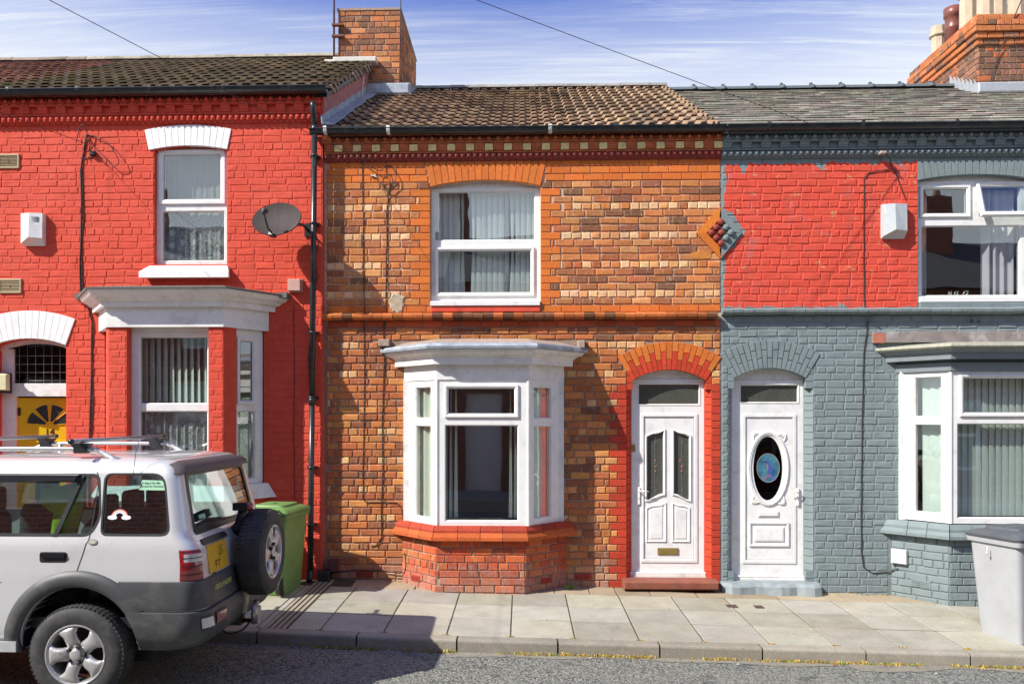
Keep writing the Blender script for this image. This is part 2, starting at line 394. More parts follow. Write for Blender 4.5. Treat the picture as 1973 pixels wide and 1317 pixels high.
# ------------------------------------------------------------------ walls of separate bricks
def proj(p):
    d = Vector(p) - Vector((0, CAMY, CAMZ)); dep = -d.x * _s + d.y * _c
    if dep < .2: return (-1e4, -1e4, 99)
    return (CX + FPX * (d.x * _c + d.y * _s) / dep, CY - FPX * d.z / dep, dep)
def arc(x0, x1, zs, zc, n=12, h=0.0):
    """segmental arch: springs at zs, crown at zc; h thickens outwards"""
    half = (x1 - x0) / 2; rise = max(zc - zs, .002); r = (half * half + rise * rise) / (2 * rise); cz = zc - r; cx = (x0 + x1) / 2
    a = math.asin(half / r)
    return [(cx + (r + h) * sin(-a + 2 * a * i / n), cz + (r + h) * cos(-a + 2 * a * i / n)) for i in range(n + 1)], (cx, cz, r, a)
def wall_cells(mb, X0, X1, Z0, Z1, y0, y1, holes):
    xs = sorted({X0, X1} | {h[0] for h in holes} | {h[1] for h in holes}); zs = sorted({Z0, Z1} | {h[2] for h in holes} | {h[3] for h in holes})
    xs = [x for x in xs if X0 <= x <= X1]; zs = [z for z in zs if Z0 <= z <= Z1]
    for a, b in zip(xs, xs[1:]):
        run = None
        for c, d in list(zip(zs, zs[1:])) + [(None, None)]:
            solid = c is not None and not any(h[0] < (a + b) / 2 < h[1] and h[2] < (c + d) / 2 < h[3] for h in holes)
            if solid: run = (run[0], d) if run else (c, d)
            elif run: mb.box(a, b, y0, y1, run[0], run[1]); run = None
def spandrel(mb, x0, x1, zs, zc, ztop, y0, y1):
    pts, _ = arc(x0, x1, zs, zc, 10)
    mb.prism([(x0, ztop)] + pts + [(x1, ztop)], y0, y1)
def lay(rows, X0, X1, blocks, quoins=(), rr=R, L=.228, H=.112, gap=.011, off=0.0):
    out = []
    for i, (z0, z1, kind) in enumerate(rows):
        zm = (z0 + z1) / 2; g2 = gap / 2; full = []; part = []
        for (a, b, c, d) in blocks:
            ov = min(d, z1) - max(c, z0)
            if ov > .6 * (z1 - z0): full.append((a, b))
            elif ov > .002: part.append((a, b, c, d))
        for (xe, dr, c, d, wa, wb, qk) in quoins:
            if c < zm < d:
                wq = wa if i % 2 else wb
                a, b = (xe, xe + wq) if dr > 0 else (xe - wq, xe)
                full.append((a, b)); out.append((a + g2 * .5, b - g2 * .5, z0 + g2 * .6, z1 - g2 * .6, qk, i))
        free = [(X0, X1)]
        for (a, b) in full:
            nf = []
            for (p, q) in free:
                if b <= p or a >= q: nf.append((p, q)); continue
                if a > p: nf.append((p, a))
                if b < q: nf.append((b, q))
            free = nf
        step = H if kind == 'H' else L
        o = off + (0, .5, .22, .75)[i % 4] * step + rr.uniform(-.012, .012)
        k = math.floor((X0 - o) / step) - 1; x = o + k * step
        while x < X1:
            nx = x + step * (1 if kind == 'O' else rr.uniform(.965, 1.035))
            if kind == 'S' and rr.random() < .05: nx = x + H
            for (p, q) in free:
                a, b = max(x, p), min(nx, q)
                if b - a < .035: continue
                # swallow slivers next to an opening
                if q - b < .04 and q - b > 0 and q < X1 + 1: b = q
                za, zb = z0, z1
                for (pa, pb, c, d) in part:
                    if pb > a and pa < b:
                        if c > z0: zb = min(zb, c)
                        else: za = max(za, d)
                if zb - za < .015: continue
                jz = 0 if kind == 'O' else .0025
                out.append((a + g2, b - g2, za + g2 + rr.uniform(-jz, jz), zb - g2 + rr.uniform(-jz, jz), kind, i))
            x = nx
    return out
_bm = {}
def brick_mesh(wq, hq, var, ch, mat, proud, jit, name='brick'):
    key = (round(wq, 2), round(hq, 3), var, ch, mat.name, proud)
    if key not in _bm:
        rr = random.Random(hash((key[0], key[1], var)) & 0xffff)
        mb = MB(); mb.cbox(-key[0] / 2, key[0] / 2, -proud, .03, -key[1] / 2, key[1] / 2, ch, (1, 1, 1), jit, rr)
        _bm[key] = mesh_only(mb, name, mat)
    return _bm[key]
def emit(bricks, parent, colour, mo, ma, T=None, ang=0.0, proud=0.0, ch=.006, jit=.002, limit=300, hide=None, rr=R, name='brick', mass='brickwork', smooth=None):
    """each brick that shows largest is an object, the rest is one mesh. smooth=(kinds, matO, matA) uses another clay"""
    T = T or Matrix.Identity(4); sc_ = []
    for k, b in enumerate(bricks):
        c = T @ Vector(((b[0] + b[1]) / 2, 0, (b[2] + b[3]) / 2)); px, py, d = proj(c)
        vis = 0 <= px <= IW and 0 <= py <= IH and not (hide and hide(px, py))
        sc_.append((-(b[1] - b[0]) * (b[3] - b[2]) / d / d if vis else 0, k))
    sc_.sort(); single = {k for s, k in sc_[:limit] if s < 0}
    rest = MB(T); rest2 = MB(T)
    for k, b in enumerate(bricks):
        col = colour(b, rr); sm = smooth and b[4] in smooth[0]
        if k in single:
            m = brick_mesh(b[1] - b[0], b[3] - b[2], rr.randrange(4), ch * (.5 if sm else 1), smooth[1] if sm else mo, proud, jit * (.3 if sm else 1), name)
            c = T @ Vector(((b[0] + b[1]) / 2, rr.uniform(-.0015, .0015), (b[2] + b[3]) / 2))
            inst(name, m, c, parent, (0, rr.uniform(-.006, .006), ang), color=col)
        else:
            d = rr.uniform(-.0015, .0015)
            (rest2 if sm else rest).cbox(b[0], b[1], -proud + d, .03, b[2], b[3], ch * (.5 if sm else 1), col, jit * (.3 if sm else 1), rr)
    if rest.v: rest.build(mass, ma, parent, kind='stuff')
    if rest2.v: rest2.build('facing_' + mass, smooth[2], parent, kind='stuff')
def voussoirs(parent, x0, x1, zs, zc, h, n, mo, colour, Yf, proud=.006, split=None, ch=.004, rr=R, name='arch_brick', gap=.005, ztop=None):
    _, (cx, cz, r, a) = arc(x0, x1, zs, zc)
    for i in range(n):
        a0 = -a + 2 * a * i / n + gap / 2 / r; a1 = -a + 2 * a * (i + 1) / n - gap / 2 / r
        segs = [(0, h)] if not split else ([(0, split), (split + gap, h)] if i % 2 else [(0, h - split), (h - split + gap, h)])
        for si, (s0, s1) in enumerate(segs):
            P = [(cx + (r + q) * sin(t), cz + (r + q) * cos(t)) for q, t in ((s0, a0), (s0, a1), (s1, a1), (s1, a0))]
            if ztop is not None: P[2] = (cx + math.tan(a1) * (ztop - cz), ztop); P[3] = (cx + math.tan(a0) * (ztop - cz), ztop)
            mx_ = sum(p[0] for p in P) / 4; mz = sum(p[1] for p in P) / 4
            mb = MB(); k = ch; f = []
            for p in P:
                dx_, dz_ = mx_ - p[0], mz - p[1]; ll = sqrt(dx_ * dx_ + dz_ * dz_) or 1
                f.append((p[0] + dx_ / ll * k, p[1] + dz_ / ll * k))
            dpt = Yf - proud + rr.uniform(-.001, .001)
            vs = [(p[0], Yf + .03, p[1]) for p in P] + [(p[0], dpt + k, p[1]) for p in P] + [(p[0], dpt, p[1]) for p in f]
            fs = [(0, 1, 5, 4), (1, 2, 6, 5), (2, 3, 7, 6), (3, 0, 4, 7), (4, 5, 9, 8), (5, 6, 10, 9), (6, 7, 11, 10), (7, 4, 8, 11), (8, 9, 10, 11)]
            mb.add(vs, fs); o = mb.build(name, mo, parent, recalc=False); c = colour((i, si), rr); o.color = (*c, 1)

# ------------------------------------------------------------------ joinery
def prof_rect(mb, x0, x1, z0, z1, prof):
    """mitred frame: profile points (inset, depth) carried round a rectangle"""
    vs = []; n = len(prof)
    for (d, y) in prof: vs += [(x0 + d, y, z0 + d), (x1 - d, y, z0 + d), (x1 - d, y, z1 - d), (x0 + d, y, z1 - d)]
    fs = []
    for k in range(n):
        k2 = (k + 1) % n
        for i in range(4):
            j = (i + 1) % 4; fs.append((k * 4 + i, k * 4 + j, k2 * 4 + j, k2 * 4 + i))
    mb.add(vs, fs)
def sashprof(wd, y, th=.05): return [(0, y + th), (0, y + .004), (.004, y), (wd - .022, y), (wd - .004, y + .016), (wd, y + .018), (wd, y + th)]
def window(parent, T, outer, wd, openings, y=0.0, mat=None, glass=None, name='window', sash_w=.045, pmat=None):
    """outer=(x0,x1,z0,z1) of frame; openings = list of (x0,x1,z0,z1,type) glass sizes; type 'sash' adds a proud opening casement"""
    mb = MB(T); x0, x1, z0, z1 = outer; mat = mat or UPVC
    # the fixed frame: bars between outer rectangle and the openings, cut into cells
    holes = [(a - (sash_w * .5 if t == 'sash' else 0), b + (sash_w * .5 if t == 'sash' else 0), c - (sash_w * .5 if t == 'sash' else 0), d + (sash_w * .5 if t == 'sash' else 0)) for a, b, c, d, t in openings]
    wall_cells(mb, x0, x1, z0, z1, y, y + .06, holes)
    for (a, b, c, d, t), hl in zip(openings, holes):
        if t == 'fixed': prof_rect(mb, a - .0, b + .0, c - .0, d + .0, [(-.001, y + .058), (-.001, y + .002), (.0, y + .002), (.012, y + .018), (.012, y + .058)])
    fr = mb.build(name, mat, parent)
    for (a, b, c, d, t) in openings:
        if t == 'hole': continue
        if t == 'sash':
            s = MB(T); prof_rect(s, a - sash_w, b + sash_w, c - sash_w, d + sash_w, sashprof(sash_w, y - .022, .06)); s.build('sash', mat, fr)
        g = MB(T); yy = y + (.0 if t == 'sash' else .024); g.box(a - .004, b + .004, yy, yy + .006, c - .004, d + .004); g.build('pane', pmat or glass or GLASS, fr)
        bead = MB(T); prof_rect(bead, a - .003, b + .003, c - .003, d + .003, [(0, yy - .004), (.006, yy - .004), (.006, yy), (0, yy)]); bead.build('gasket', BLACKPL, fr)
    return fr
def sweep_plan(mb, plan, prof, y0, col=(1, 1, 1), ends=True):
    """carry a closed profile [(offset, z)] along a plan polyline (x, y) whose ends lie on the wall plane y0; offset is outward (-y)"""
    segs = []
    for a, b in zip(plan, plan[1:]):
        d = Vector((b[0] - a[0], b[1] - a[1])).normalized(); segs.append((a, d, Vector((d.y, -d.x))))
    rings = []
    for (o, z) in prof:
        pts = []
        for i in range(len(plan)):
            if i == 0 or i == len(plan) - 1:
                a, d, n = segs[0] if i == 0 else segs[-1]
                q = Vector(plan[i]) + n * o; t = (y0 - q.y) / d.y if abs(d.y) > 1e-4 else 0
                q = q + d * t
            else:
                n1, n2 = segs[i - 1][2], segs[i][2]; m = (n1 + n2); m = m / max(m.dot(n1), .2)
                q = Vector(plan[i]) + m * o
            pts.append((q.x, q.y, z))
        rings.append(pts)
    k = len(plan); n = len(prof); vs = [p for r in rings for p in r]; fs = []
    for a in range(n):
        b = (a + 1) % n
        for i in range(k - 1): fs.append((a * k + i, a * k + i + 1, b * k + i + 1, b * k + i))
    fs.append(tuple(a * k for a in range(n))); fs.append(tuple(a * k + k - 1 for a in range(n - 1, -1, -1)))
    mb.add(vs, fs, col)
def solid_plan(mb, plan, o, z0, z1, y0):
    """a flat-topped block of the plan outline grown by o, back to the wall"""
    tmp = MB(); sweep_plan(tmp, plan, [(o, z0)], y0)
    pts = [(v.x, v.y) for v in tmp.v[:len(plan)]]
    pts = [(pts[0][0], pts[0][1])] + pts[1:-1] + [(pts[-1][0], pts[-1][1])]
    mb.prism_z(pts + [(pts[-1][0], y0 + .1), (pts[0][0], y0 + .1)], z0, z1)
def faces(plan):
    out = []
    for a, b in zip(plan, plan[1:]):
        ang = atan2(b[1] - a[1], b[0] - a[0]); out.append((frameT((a[0], a[1], 0), ang), ang, sqrt((b[0] - a[0]) ** 2 + (b[1] - a[1]) ** 2)))
    return out
def slats(name, label, cat, x0, x1, z0, z1, Y, n, mat, angs, group=None, skip=(), T=None, bow=0, tie=None):
    """vertical blind: head rail and fabric slats, each turned on its own"""
    T = T or Matrix.Identity(4)
    c = T @ Vector(((x0 + x1) / 2, Y, z0)); t = thing(name, label, cat, c, group)
    rail = MB(T); rail.box(x0, x1, Y - .02, Y + .02, z1, z1 + .03); rail.build('head_rail', UPVC, t)
    wd = (x1 - x0) / n
    for i in range(n):
        if i in skip: continue
        m = MB(T); xc = x0 + wd * (i + .5); a = angs(i); hw = wd * .54; rows = 8; rings = []
        for k in range(rows + 1):
            f = k / rows; z = z0 + (z1 - z0) * f
            s = 1 - (bow(i) if callable(bow) else bow) * sin(pi * f) ** 2
            sh = R.uniform(-.001, .001)
            aa = a * (.6 + .4 * f)
            rings.append([(xc - hw * s * cos(aa) + sh, Y - hw * s * sin(aa), z), (xc + sh, Y - .004, z), (xc + hw * s * cos(aa) + sh, Y + hw * s * sin(aa), z)])
        m.loft(rings, False, False, smooth=True); m.build('slat', mat, t)
    return t
def curtain(name, label, x0, x1, z0, z1, Y, mat, folds=10, amp=.02, T=None, group=None, nz=4, taper=None, cat='curtain', ph=0.):
    T = T or Matrix.Identity(4); m = MB(T); nx = folds * 8; rings = []
    for k in range(nz + 1):
        f = k / nz; z = z0 + (z1 - z0) * f; ring = []
        a, b = (x0, x1) if not taper else taper(f, x0, x1)
        for i in range(nx + 1):
            u = i / nx
            ring.append((a + (b - a) * u, Y + amp * sin(2 * pi * folds * u + ph) * (.8 + .4 * sin(7 * u)) + .3 * amp * sin(2 * pi * folds * 1.7 * u + 1 + ph), z))
        rings.append(ring)
    m.loft(rings, False, False, smooth=True)
    return m.build(name, mat, None, label=label, cat=cat, group=group)
def gutter(parent, X0, X1, Y, z, r=.062, brackets=(), mat=None, endcap=True, drop=0.0, white=None):
    """half-round gutter with an open top; z is its rim"""
    m = MB(); n = 10; ringsA = []
    for x, zz_ in ((X0, z), (X1, z - drop)):
        outer = [(x, Y - r * cos(pi * k / n), zz_ - r * sin(pi * k / n) * 1.05) for k in range(n + 1)]
        inner = [(x, Y - (r - .006) * cos(pi * k / n), zz_ - (r - .006) * sin(pi * k / n) * 1.05) for k in range(n, -1, -1)]
        ringsA.append(outer + inner)
    m.loft(ringsA, True, True, smooth=True)
    # rolled front lip
    m.tube([(X0, Y - r, z), (X1, Y - r, z - drop)], .009, 6)
    g = m.build('gutter', mat or GUTTER, parent, sharp=50)
    for k, xb in enumerate(brackets):
        b = MB(); zz_ = z - drop * (xb - X0) / (X1 - X0)
        rb = r + .006
        rings = [[(x, Y - rr_ * cos(pi * k2 / n), zz_ + .004 - rr_ * 1.05 * sin(pi * k2 / n)) for k2 in range(-1, n + 1)] for x, rr_ in ((xb - .022, r), (xb - .018, rb), (xb + .018, rb), (xb + .022, r))]
        b.loft(rings, False, False); b.build('gutter_joint', white if (white and k in (0, 2, 3)) else (mat or GUTTER), g)
    return g

# ------------------------------------------------------------------ roofs, cornices, chimneys
def tilemat(name, moss=(.09, .085, .04), mossamt=.5, lich=(.42, .40, .33), scale=5):
    m, t, b = newmat(name); p = worldpos(t); base = nd(t, 'ShaderNodeObjectInfo').outputs['Color']
    at = nd(t, 'ShaderNodeAttribute', attribute_name='col').outputs['Color']
    base = mixc(t, 1.0, base, at, 'MULTIPLY')
    f = ramp(t, noise(t, p, 40, 6, .7), .25, .75, .65, 1.35); g = nd(t, 'ShaderNodeCombineXYZ')
    for i in range(3): t.links.new(f, g.inputs[i])
    c = mixc(t, 1.0, base, g.outputs[0], 'MULTIPLY')
    c = mixc(t, ramp(t, noise(t, p, scale, 7, .7), .50, .70, 0, mossamt), c, moss)
    c = mixc(t, ramp(t, noise(t, p, 22, 6, .75), .66, .72, 0, .5), c, lich)
    t.links.new(c, b.inputs['Base Color']); b.inputs['Roughness'].default_value = .92; b.inputs['Specular IOR Level'].default_value = .2
    bump(t, b, noise(t, p, 60, 5, .7), .5, .008)
    return m
TILE = tilemat('concrete_tile', (.07, .05, .03), .5)
TILE_OLD = tilemat('mossy_tile', (.055, .052, .028), .75, (.36, .35, .25), 3.5)
SLATE = tilemat('roof_slate', (.15, .15, .14), .3, (.44, .45, .43), 4)
def tile_mesh(wd, ln, prof, th, mat, name):
    mb = MB(); top = [(x, z) for x, z in prof]; k = len(top)
    vs = [(x, 0, z) for x, z in top] + [(x, ln, z) for x, z in top] + [(x, 0, z - th) for x, z in top] + [(x, ln, z - th) for x, z in top]
    fs = []
    for i in range(k - 1):
        fs += [(i, i + 1, k + i + 1, k + i), (2 * k + i + 1, 2 * k + i, 3 * k + i, 3 * k + i + 1), (i + 1, i, 2 * k + i, 2 * k + i + 1)]
    fs += [(0, k, 3 * k, 2 * k), (k - 1, 3 * k - 1, 4 * k - 1, 2 * k - 1)]
    mb.add(vs, fs); return mb
def roof(parent, X0, X1, ze, zr, Ye, Yr, wd, n, prof, th, mat, colf, jit, name, limit=300, lift=.03, extra=.07, over=None, part='tile', back=True):
    pitch = atan2(zr - ze, Yr - Ye); SL = sqrt((zr - ze) ** 2 + (Yr - Ye) ** 2); ga = SL / n
    d = MB(); tp = math.tan(pitch)
    d.prism([(0, 0)] * 0 or [(X0, 0), (X1, 0), (X1, .03), (X0, .03)], 0, 1) if False else None
    a = (ze - .05, zr - .05)
    d.add([(X0, Ye + .05, a[0]), (X1, Ye + .05, a[0]), (X1, Yr, a[1]), (X0, Yr, a[1]), (X0, Ye + .05, a[0] - .05), (X1, Ye + .05, a[0] - .05), (X1, Yr, a[1] - .05), (X0, Yr, a[1] - .05)],
          [(0, 1, 2, 3), (7, 6, 5, 4), (0, 4, 5, 1), (1, 5, 6, 2), (3, 2, 6, 7), (0, 3, 7, 4)])
    rb = d.build('roof', BLACKPL, parent)
    if back:
        d = MB(); d.add([(X0, Yr, zr - .03), (X1, Yr, zr - .03), (X1, 7.6, ze - .1), (X0, 7.6, ze - .1), (X0, Yr, zr - .09), (X1, Yr, zr - .09), (X1, 7.6, ze - .16), (X0, 7.6, ze - .16)],
              [(0, 1, 2, 3), (7, 6, 5, 4), (0, 4, 5, 1), (1, 5, 6, 2), (3, 2, 6, 7), (0, 3, 7, 4)])
        d.build('rear_roof_slope', SLATE, parent)
    cnt = 0; base = tile_mesh(wd, ga + extra, prof, th, mat, name); me = mesh_only(base, name, mat)
    items = []
    for r in range(n):
        off = over[r % len(over)] * wd if over else 0
        x = X0 - off if over else X0
        while x < X1 - .02:
            if x + wd <= X1 + wd * .35 and x >= X0 - .01 - (0 if not over else wd * .0): items.append((r, x, 1.0))
            elif over and x < X0: items.append((r, X0, (x + wd - X0) / wd))
            elif x < X1: items.append((r, x, (X1 - x) / wd))
            x += wd
    sc2 = []
    for i, (r, x, s) in enumerate(items):
        y = Ye + ga * r * cos(pitch); z = ze + ga * r * sin(pitch); px, py, dd = proj((x + wd / 2, y, z))
        sc2.append((-(1 / dd) if -20 < px < IW + 20 and -5 < py else 0, i))
    sc2.sort(); single = {i for q, i in sc2[:limit] if q < 0}; rest = MB()
    for i, (r, x, s) in enumerate(items):
        if s < .12: continue
        y = Ye + ga * r * cos(pitch); z = ze + ga * r * sin(pitch)
        jx, jy, jr, jz = (R.uniform(-jit, jit) for _ in range(4))
        rot = (pitch - math.atan(lift / ga) + jr * .6, jz * .25, jz * .4); c = colf(x, r)
        loc = (x + jx * .3, y + jy, z + .004 + abs(jr) * .3)
        if i in single: inst(part, me, loc, rb, rot, (s, 1, 1), c)
        else:
            from mathutils import Euler
            rest.T = Matrix.Translation(loc) @ Euler(rot).to_matrix().to_4x4() @ Matrix.Diagonal((s, 1, 1, 1))
            rest.add([tuple(v) for v in base.v], base.f, c)
    rest.T = None
    if rest.v:
        o = rest.build('far_' + name + 's', mat, rb, kind='stuff'); o.color = (1, 1, 1, 1)
    return rb, pitch, ga
def ridge(parent, X0, X1, Y, z, mat, col, ln=.45, r=.11, knob=False, wob=.004):
    x = X0; mb = MB(); n = 8
    rings = [[(q, -(r) * cos(pi * k / n) * 1.15, r * .8 * sin(pi * k / n) - .03) for k in range(n + 1)] for q in (0, ln - .004)]
    mb.loft(rings, False, False, smooth=True)
    mb.loft([[(q, -(r - .02) * cos(pi * k / n) * 1.15, (r - .02) * .8 * sin(pi * k / n) - .03) for k in range(n + 1)] for q in (ln - .004, 0)], False, False, smooth=True)
    if knob:
        rings = [[(q, -(r + e) * cos(pi * k / n) * 1.15, (r + e) * .8 * sin(pi * k / n) - .03) for k in range(n + 1)] for q, e in ((ln - .07, 0), (ln - .06, .018), (ln - .004, .018), (ln - .004, -.01))]
        mb.loft(rings, False, False, smooth=True)
        mb.lathe([(.0, .0), (.026, .002), (.03, .02), (.02, .034), (.0, .038)], (ln - .035, 0, r * .8 - .03 + .012), 'z', 8)
    me = mesh_only(mb, 'ridge_tile', mat)
    while x < X1 - .1:
        k = R.uniform(.85, 1.15)
        inst('ridge_tile', me, (x, Y, z + R.uniform(-wob, wob)), parent, (0, R.uniform(-.01, .01), 0), (min(1, (X1 - x) / ln), 1, 1), tuple(c * k for c in col)); x += ln
def cornice(parent, X0, X1, Yf, zl, m_egg, m_block, m_cream, m_stud, cols, sp=.2213, x0b=None, returnL=False):
    """egg-and-dart course over corbels and squares over a studded course; zl = levels from top down"""
    zt, z1, z2, z3, z4, z5 = zl
    mb = MB()
    mb.box(X0, X1, Yf - .095, Yf + .02, zt - .002, zt + .05)
    mb.box(X0, X1, Yf - .066, Yf + .02, z1, zt - .002); mb.box(X0, X1, Yf - .085, Yf + .02, z1 - .012, z1)
    c = mb.build('cornice', m_egg, parent); c.color = (1, 1, 1, 1)
    he = zt - z1; pitch = sp / 2; k = 0; x = X0 + pitch / 2
    e = MB(); rings = []
    for a in range(0, 6):
        t = a / 5 * pi / 2
        rings.append([(.030 * cos(t) * cos(2 * pi * q / 10), -.034 * sin(t), he * .38 * cos(t) * sin(2 * pi * q / 10)) for q in range(10)])
    e.loft(rings, smooth=True)
    # the cup round the egg and the dart
    for a in range(-6, 7):
        pass
    cup = [(.044 * sin(a * pi / 8), -.012, -he * .10 - .5 * he * .72 * cos(a * pi / 8)) for a in range(-5, 6)]
    e.tube(cup, .008, 5)
    e.add([(pitch / 2 - .012, -.001, he * .4), (pitch / 2 + .012, -.001, he * .4), (pitch / 2, -.001, -he * .45), (pitch / 2, -.024, 0)], [(0, 1, 3), (1, 2, 3), (2, 0, 3)])
    me = mesh_only(e, 'egg_ornament', m_egg)
    while x < X1 - .03:
        o = inst('egg_ornament', me, (x, Yf - .067, (zt + z1) / 2), c); x += pitch
    mb = MB(); mb.box(X0, X1, Yf - .03, Yf + .02, z3 + .004, z2 + .004 + .02); mb.box(X0, X1, Yf - .055, Yf + .02, z3 - .008, z3 + .004)
    f = mb.build('corbel_course', m_block, parent)
    b = MB(); hb = z2 - z3 - .004; wb = sp * .5; n = 6
    prof = [(-.0, 0), (-.074, 0), (-.074, -hb * .2), (-.066, -hb * .24), (-.066, -hb * .5), (-.056, -hb * .56), (-.056, -hb * .8), (-.045, -hb * .86), (-.04, -hb), (0, -hb)]
    b.loft([[(q, y, z) for y, z in prof] for q in (-wb / 2, wb / 2)], True, True); me = mesh_only(b, 'corbel', m_block)
    cr = MB(); cr.cbox(-wb * .43, wb * .43, -.038, .01, -hb * .92, -hb * .04, .004, (1, 1, 1), .002, R); me2 = mesh_only(cr, 'square_block', m_cream)
    x = X0 + wb / 2 + .002 if x0b is None else x0b
    while x < X1 - wb * .4:
        inst('corbel', me, (x, Yf - .002, z2 + .003), f)
        if x + sp * .5 < X1 - wb * .3:
            k = R.uniform(.8, 1.1); o = inst('square_block', me2, (x + sp * .5, Yf - (.036 if m_cream is CREAM else -.006), z2 + .003), f, (0, R.uniform(-.02, .02), 0)); o.color = (k, k, k * R.uniform(.8, 1.1), 1)
        x += sp
    s = MB(); s.box(X0, X1, Yf - .03, Yf + .02, z5, z4 - .003); s.box(X0, X1, Yf - .012, Yf + .02, z5 - .022, z5)
    hs = z4 - z5; x = X0 + .03; ps = sp / 3.05
    while x < X1 - .02:
        s.cbox(x - ps * .40, x + ps * .40, Yf - .052, Yf - .02, z5 + hs * .12, z4 - hs * .1, .006)
        s.lathe([(hs * .26, 0), (hs * .22, -.014), (0, -.018)], (x, Yf - .052, (z4 + z5) / 2), 'y', 7, smooth=False)
        # teeth under the course
        s.add([(x - ps * .5, Yf - .03, z5), (x + ps * .5, Yf - .03, z5), (x + ps * .5, Yf - .03, z5 - .018), (x - ps * .5, Yf - .012, z5), (x + ps * .5, Yf - .012, z5), (x + ps * .5, Yf - .012, z5 - .018)], [(0, 1, 2), (3, 5, 4), (0, 2, 5, 3), (1, 4, 5, 2), (0, 3, 4, 1)])
        x += ps
    s.build('studded_course', m_stud, parent)
    return c
def chimney(parent, x0, x1, y0, y1, z0, z1, cols, corbel=0, name='chimney'):
    mb = MB(); mb.box(x0 + .01, x1 - .01, y0 + .01, y1 - .01, z0, z1 - .01)
    st = mb.build(name, MORTAR, parent); c = .0855; n = int((z1 - z0) / c); c = (z1 - z0) / n
    allb = []
    for T, ang, ln in ((frameT((x0, y0, 0), 0), 0, x1 - x0), (frameT((x1, y0, 0), pi / 2), pi / 2, y1 - y0), (frameT((x0, y1, 0), -pi / 2), -pi / 2, y1 - y0)):
        rows = []
        for i in range(n):
            pr = 0; rows.append((z0 + i * c, z0 + (i + 1) * c, 'H' if i % 4 == 2 else 'S'))
        bl = lay(rows, 0, ln, [], off=.1 + ang)
        for i in range(n):
            k = n - 1 - i; pr = 0.0
            if corbel and k < corbel: pr = .03 * (corbel - k if k < corbel else 0); pr = min(pr, .09); pr = [.06, .09, .09, .06, .03][k] if k < 5 else 0
            row = [b for b in bl if b[5] == i]
            if pr: row = [(b[0] - (pr if b is row[0] else 0), b[1] + (pr if b is row[-1] else 0), *b[2:]) for b in row]
            allb.append((T, ang, row, pr))
    # group by proudness so that few calls are needed
    for T, ang in ((frameT((x0, y0, 0), 0), 0), (frameT((x1, y0, 0), pi / 2), pi / 2), (frameT((x0, y1, 0), -pi / 2), -pi / 2)):
        for pv in sorted({p for t2, a2, r2, p in allb if a2 == ang}):
            rows = [b for t2, a2, r2, p in allb if a2 == ang and p == pv for b in r2]
            if rows:
                if pv: # thicker projecting courses
                    m = MB(T)
                    zs = sorted({(b[2], b[3]) for b in rows})
                    for b in rows:
                        q = MB(T); q.cbox(b[0], b[1], -pv, .03, b[2], b[3], .006, (1, 1, 1), .002, R); o = q.build('brick', B_OBJ, st, recalc=False); k = cols((*b, ), R); o.color = (*k, 1)
                else: emit(rows, st, cols, B_OBJ, B_ATT, T, ang, .0, .007, .0025, 130)
    return st

# ------------------------------------------------------------------ brick colours
def jitc(c, rr, a=.16):
    c = (c[0] * 1.12, c[1] * 1.02, c[2] * .86); k = rr.uniform(1 - a, 1 + a); return tuple(max(0.0, v * k * rr.uniform(.95, 1.05)) for v in c)
S_COL = [((.48, .190, .068), 28), ((.38, .145, .066), 20), ((.235, .095, .055), 15), ((.46, .21, .09), 12), ((.54, .27, .12), 7), ((.18, .085, .055), 5), ((.40, .135, .062), 16)]
H_COL = [((.68, .45, .27), 38), ((.58, .30, .14), 22), ((.50, .18, .06), 14), ((.72, .50, .33), 20), ((.40, .13, .05), 8)]
def pick(tab, rr):
    t = rr.uniform(0, sum(w_ for _, w_ in tab))
    for c, w_ in tab:
        t -= w_
        if t <= 0: return c
    return tab[-1][0]
ORANGE = (.56, .165, .040)
def col_upper(b, rr):
    k = b[4]
    if k in ('O', 'Q'): return jitc(ORANGE, rr, .12)
    return jitc(pick(H_COL if k == 'H' else S_COL, rr), rr)
def col_lower(b, rr):
    k = b[4]
    if k == 'R': return jitc((.43, .052, .030), rr, .14)
    if k == 'D': return jitc((.40, .085, .04), rr, .2)
    if k == 'H': return jitc(pick([((.52, .25, .11), 32), ((.44, .16, .06), 33), ((.60, .38, .21), 18), ((.28, .11, .06), 14)], rr), rr)
    return jitc(pick([((.45, .165, .060), 32), ((.37, .125, .055), 25), ((.25, .10, .058), 14), ((.52, .235, .085), 19), ((.19, .088, .058), 5)], rr), rr)
def rows_down(ztop, c, kinds):
    out = []; z = ztop
    for k in kinds: out.append((z - c, z, k)); z -= c
    return out

# ================================================================== THE THREE HOUSES
XL, XR, XE = fx(624), fx(1389), 7.45         # party lines
YL = -.07                                      # the left house stands a little proud
C = .0848
def room(parent, X0, X1, ztop, zfloor=2.62):
    mb = MB(); w_ = .02
    mb.box(X0 + .06, X1 - .06, 3.5, 3.52, -.1, ztop); mb.box(X0 + .03, X0 + .05, .26, 3.5, -.1, ztop); mb.box(X1 - .05, X1 - .03, .26, 3.5, -.1, ztop)
    mb.build('room_walls', PLASTER, parent)
    mb = MB(); mb.box(X0 + .06, X1 - .06, .26, 3.49, -.05, .02); mb.box(X0 + .06, X1 - .06, .26, 3.49, zfloor - .15, zfloor); mb.box(X0 + .06, X1 - .06, .26, 3.49, ztop - .06, ztop - .01)
    mb.build('room_floor', CARPET, parent)
    mb = MB(); mb.box(X0, X1, 7.0, 7.25, -.3, ztop); mb.box(X0 + .0, X0 + .025, .25, 7.0, -.3, ztop); mb.box(X1 - .025, X1, .25, 7.0, -.3, ztop)
    mb.build('rear_walls', MORTAR, parent)
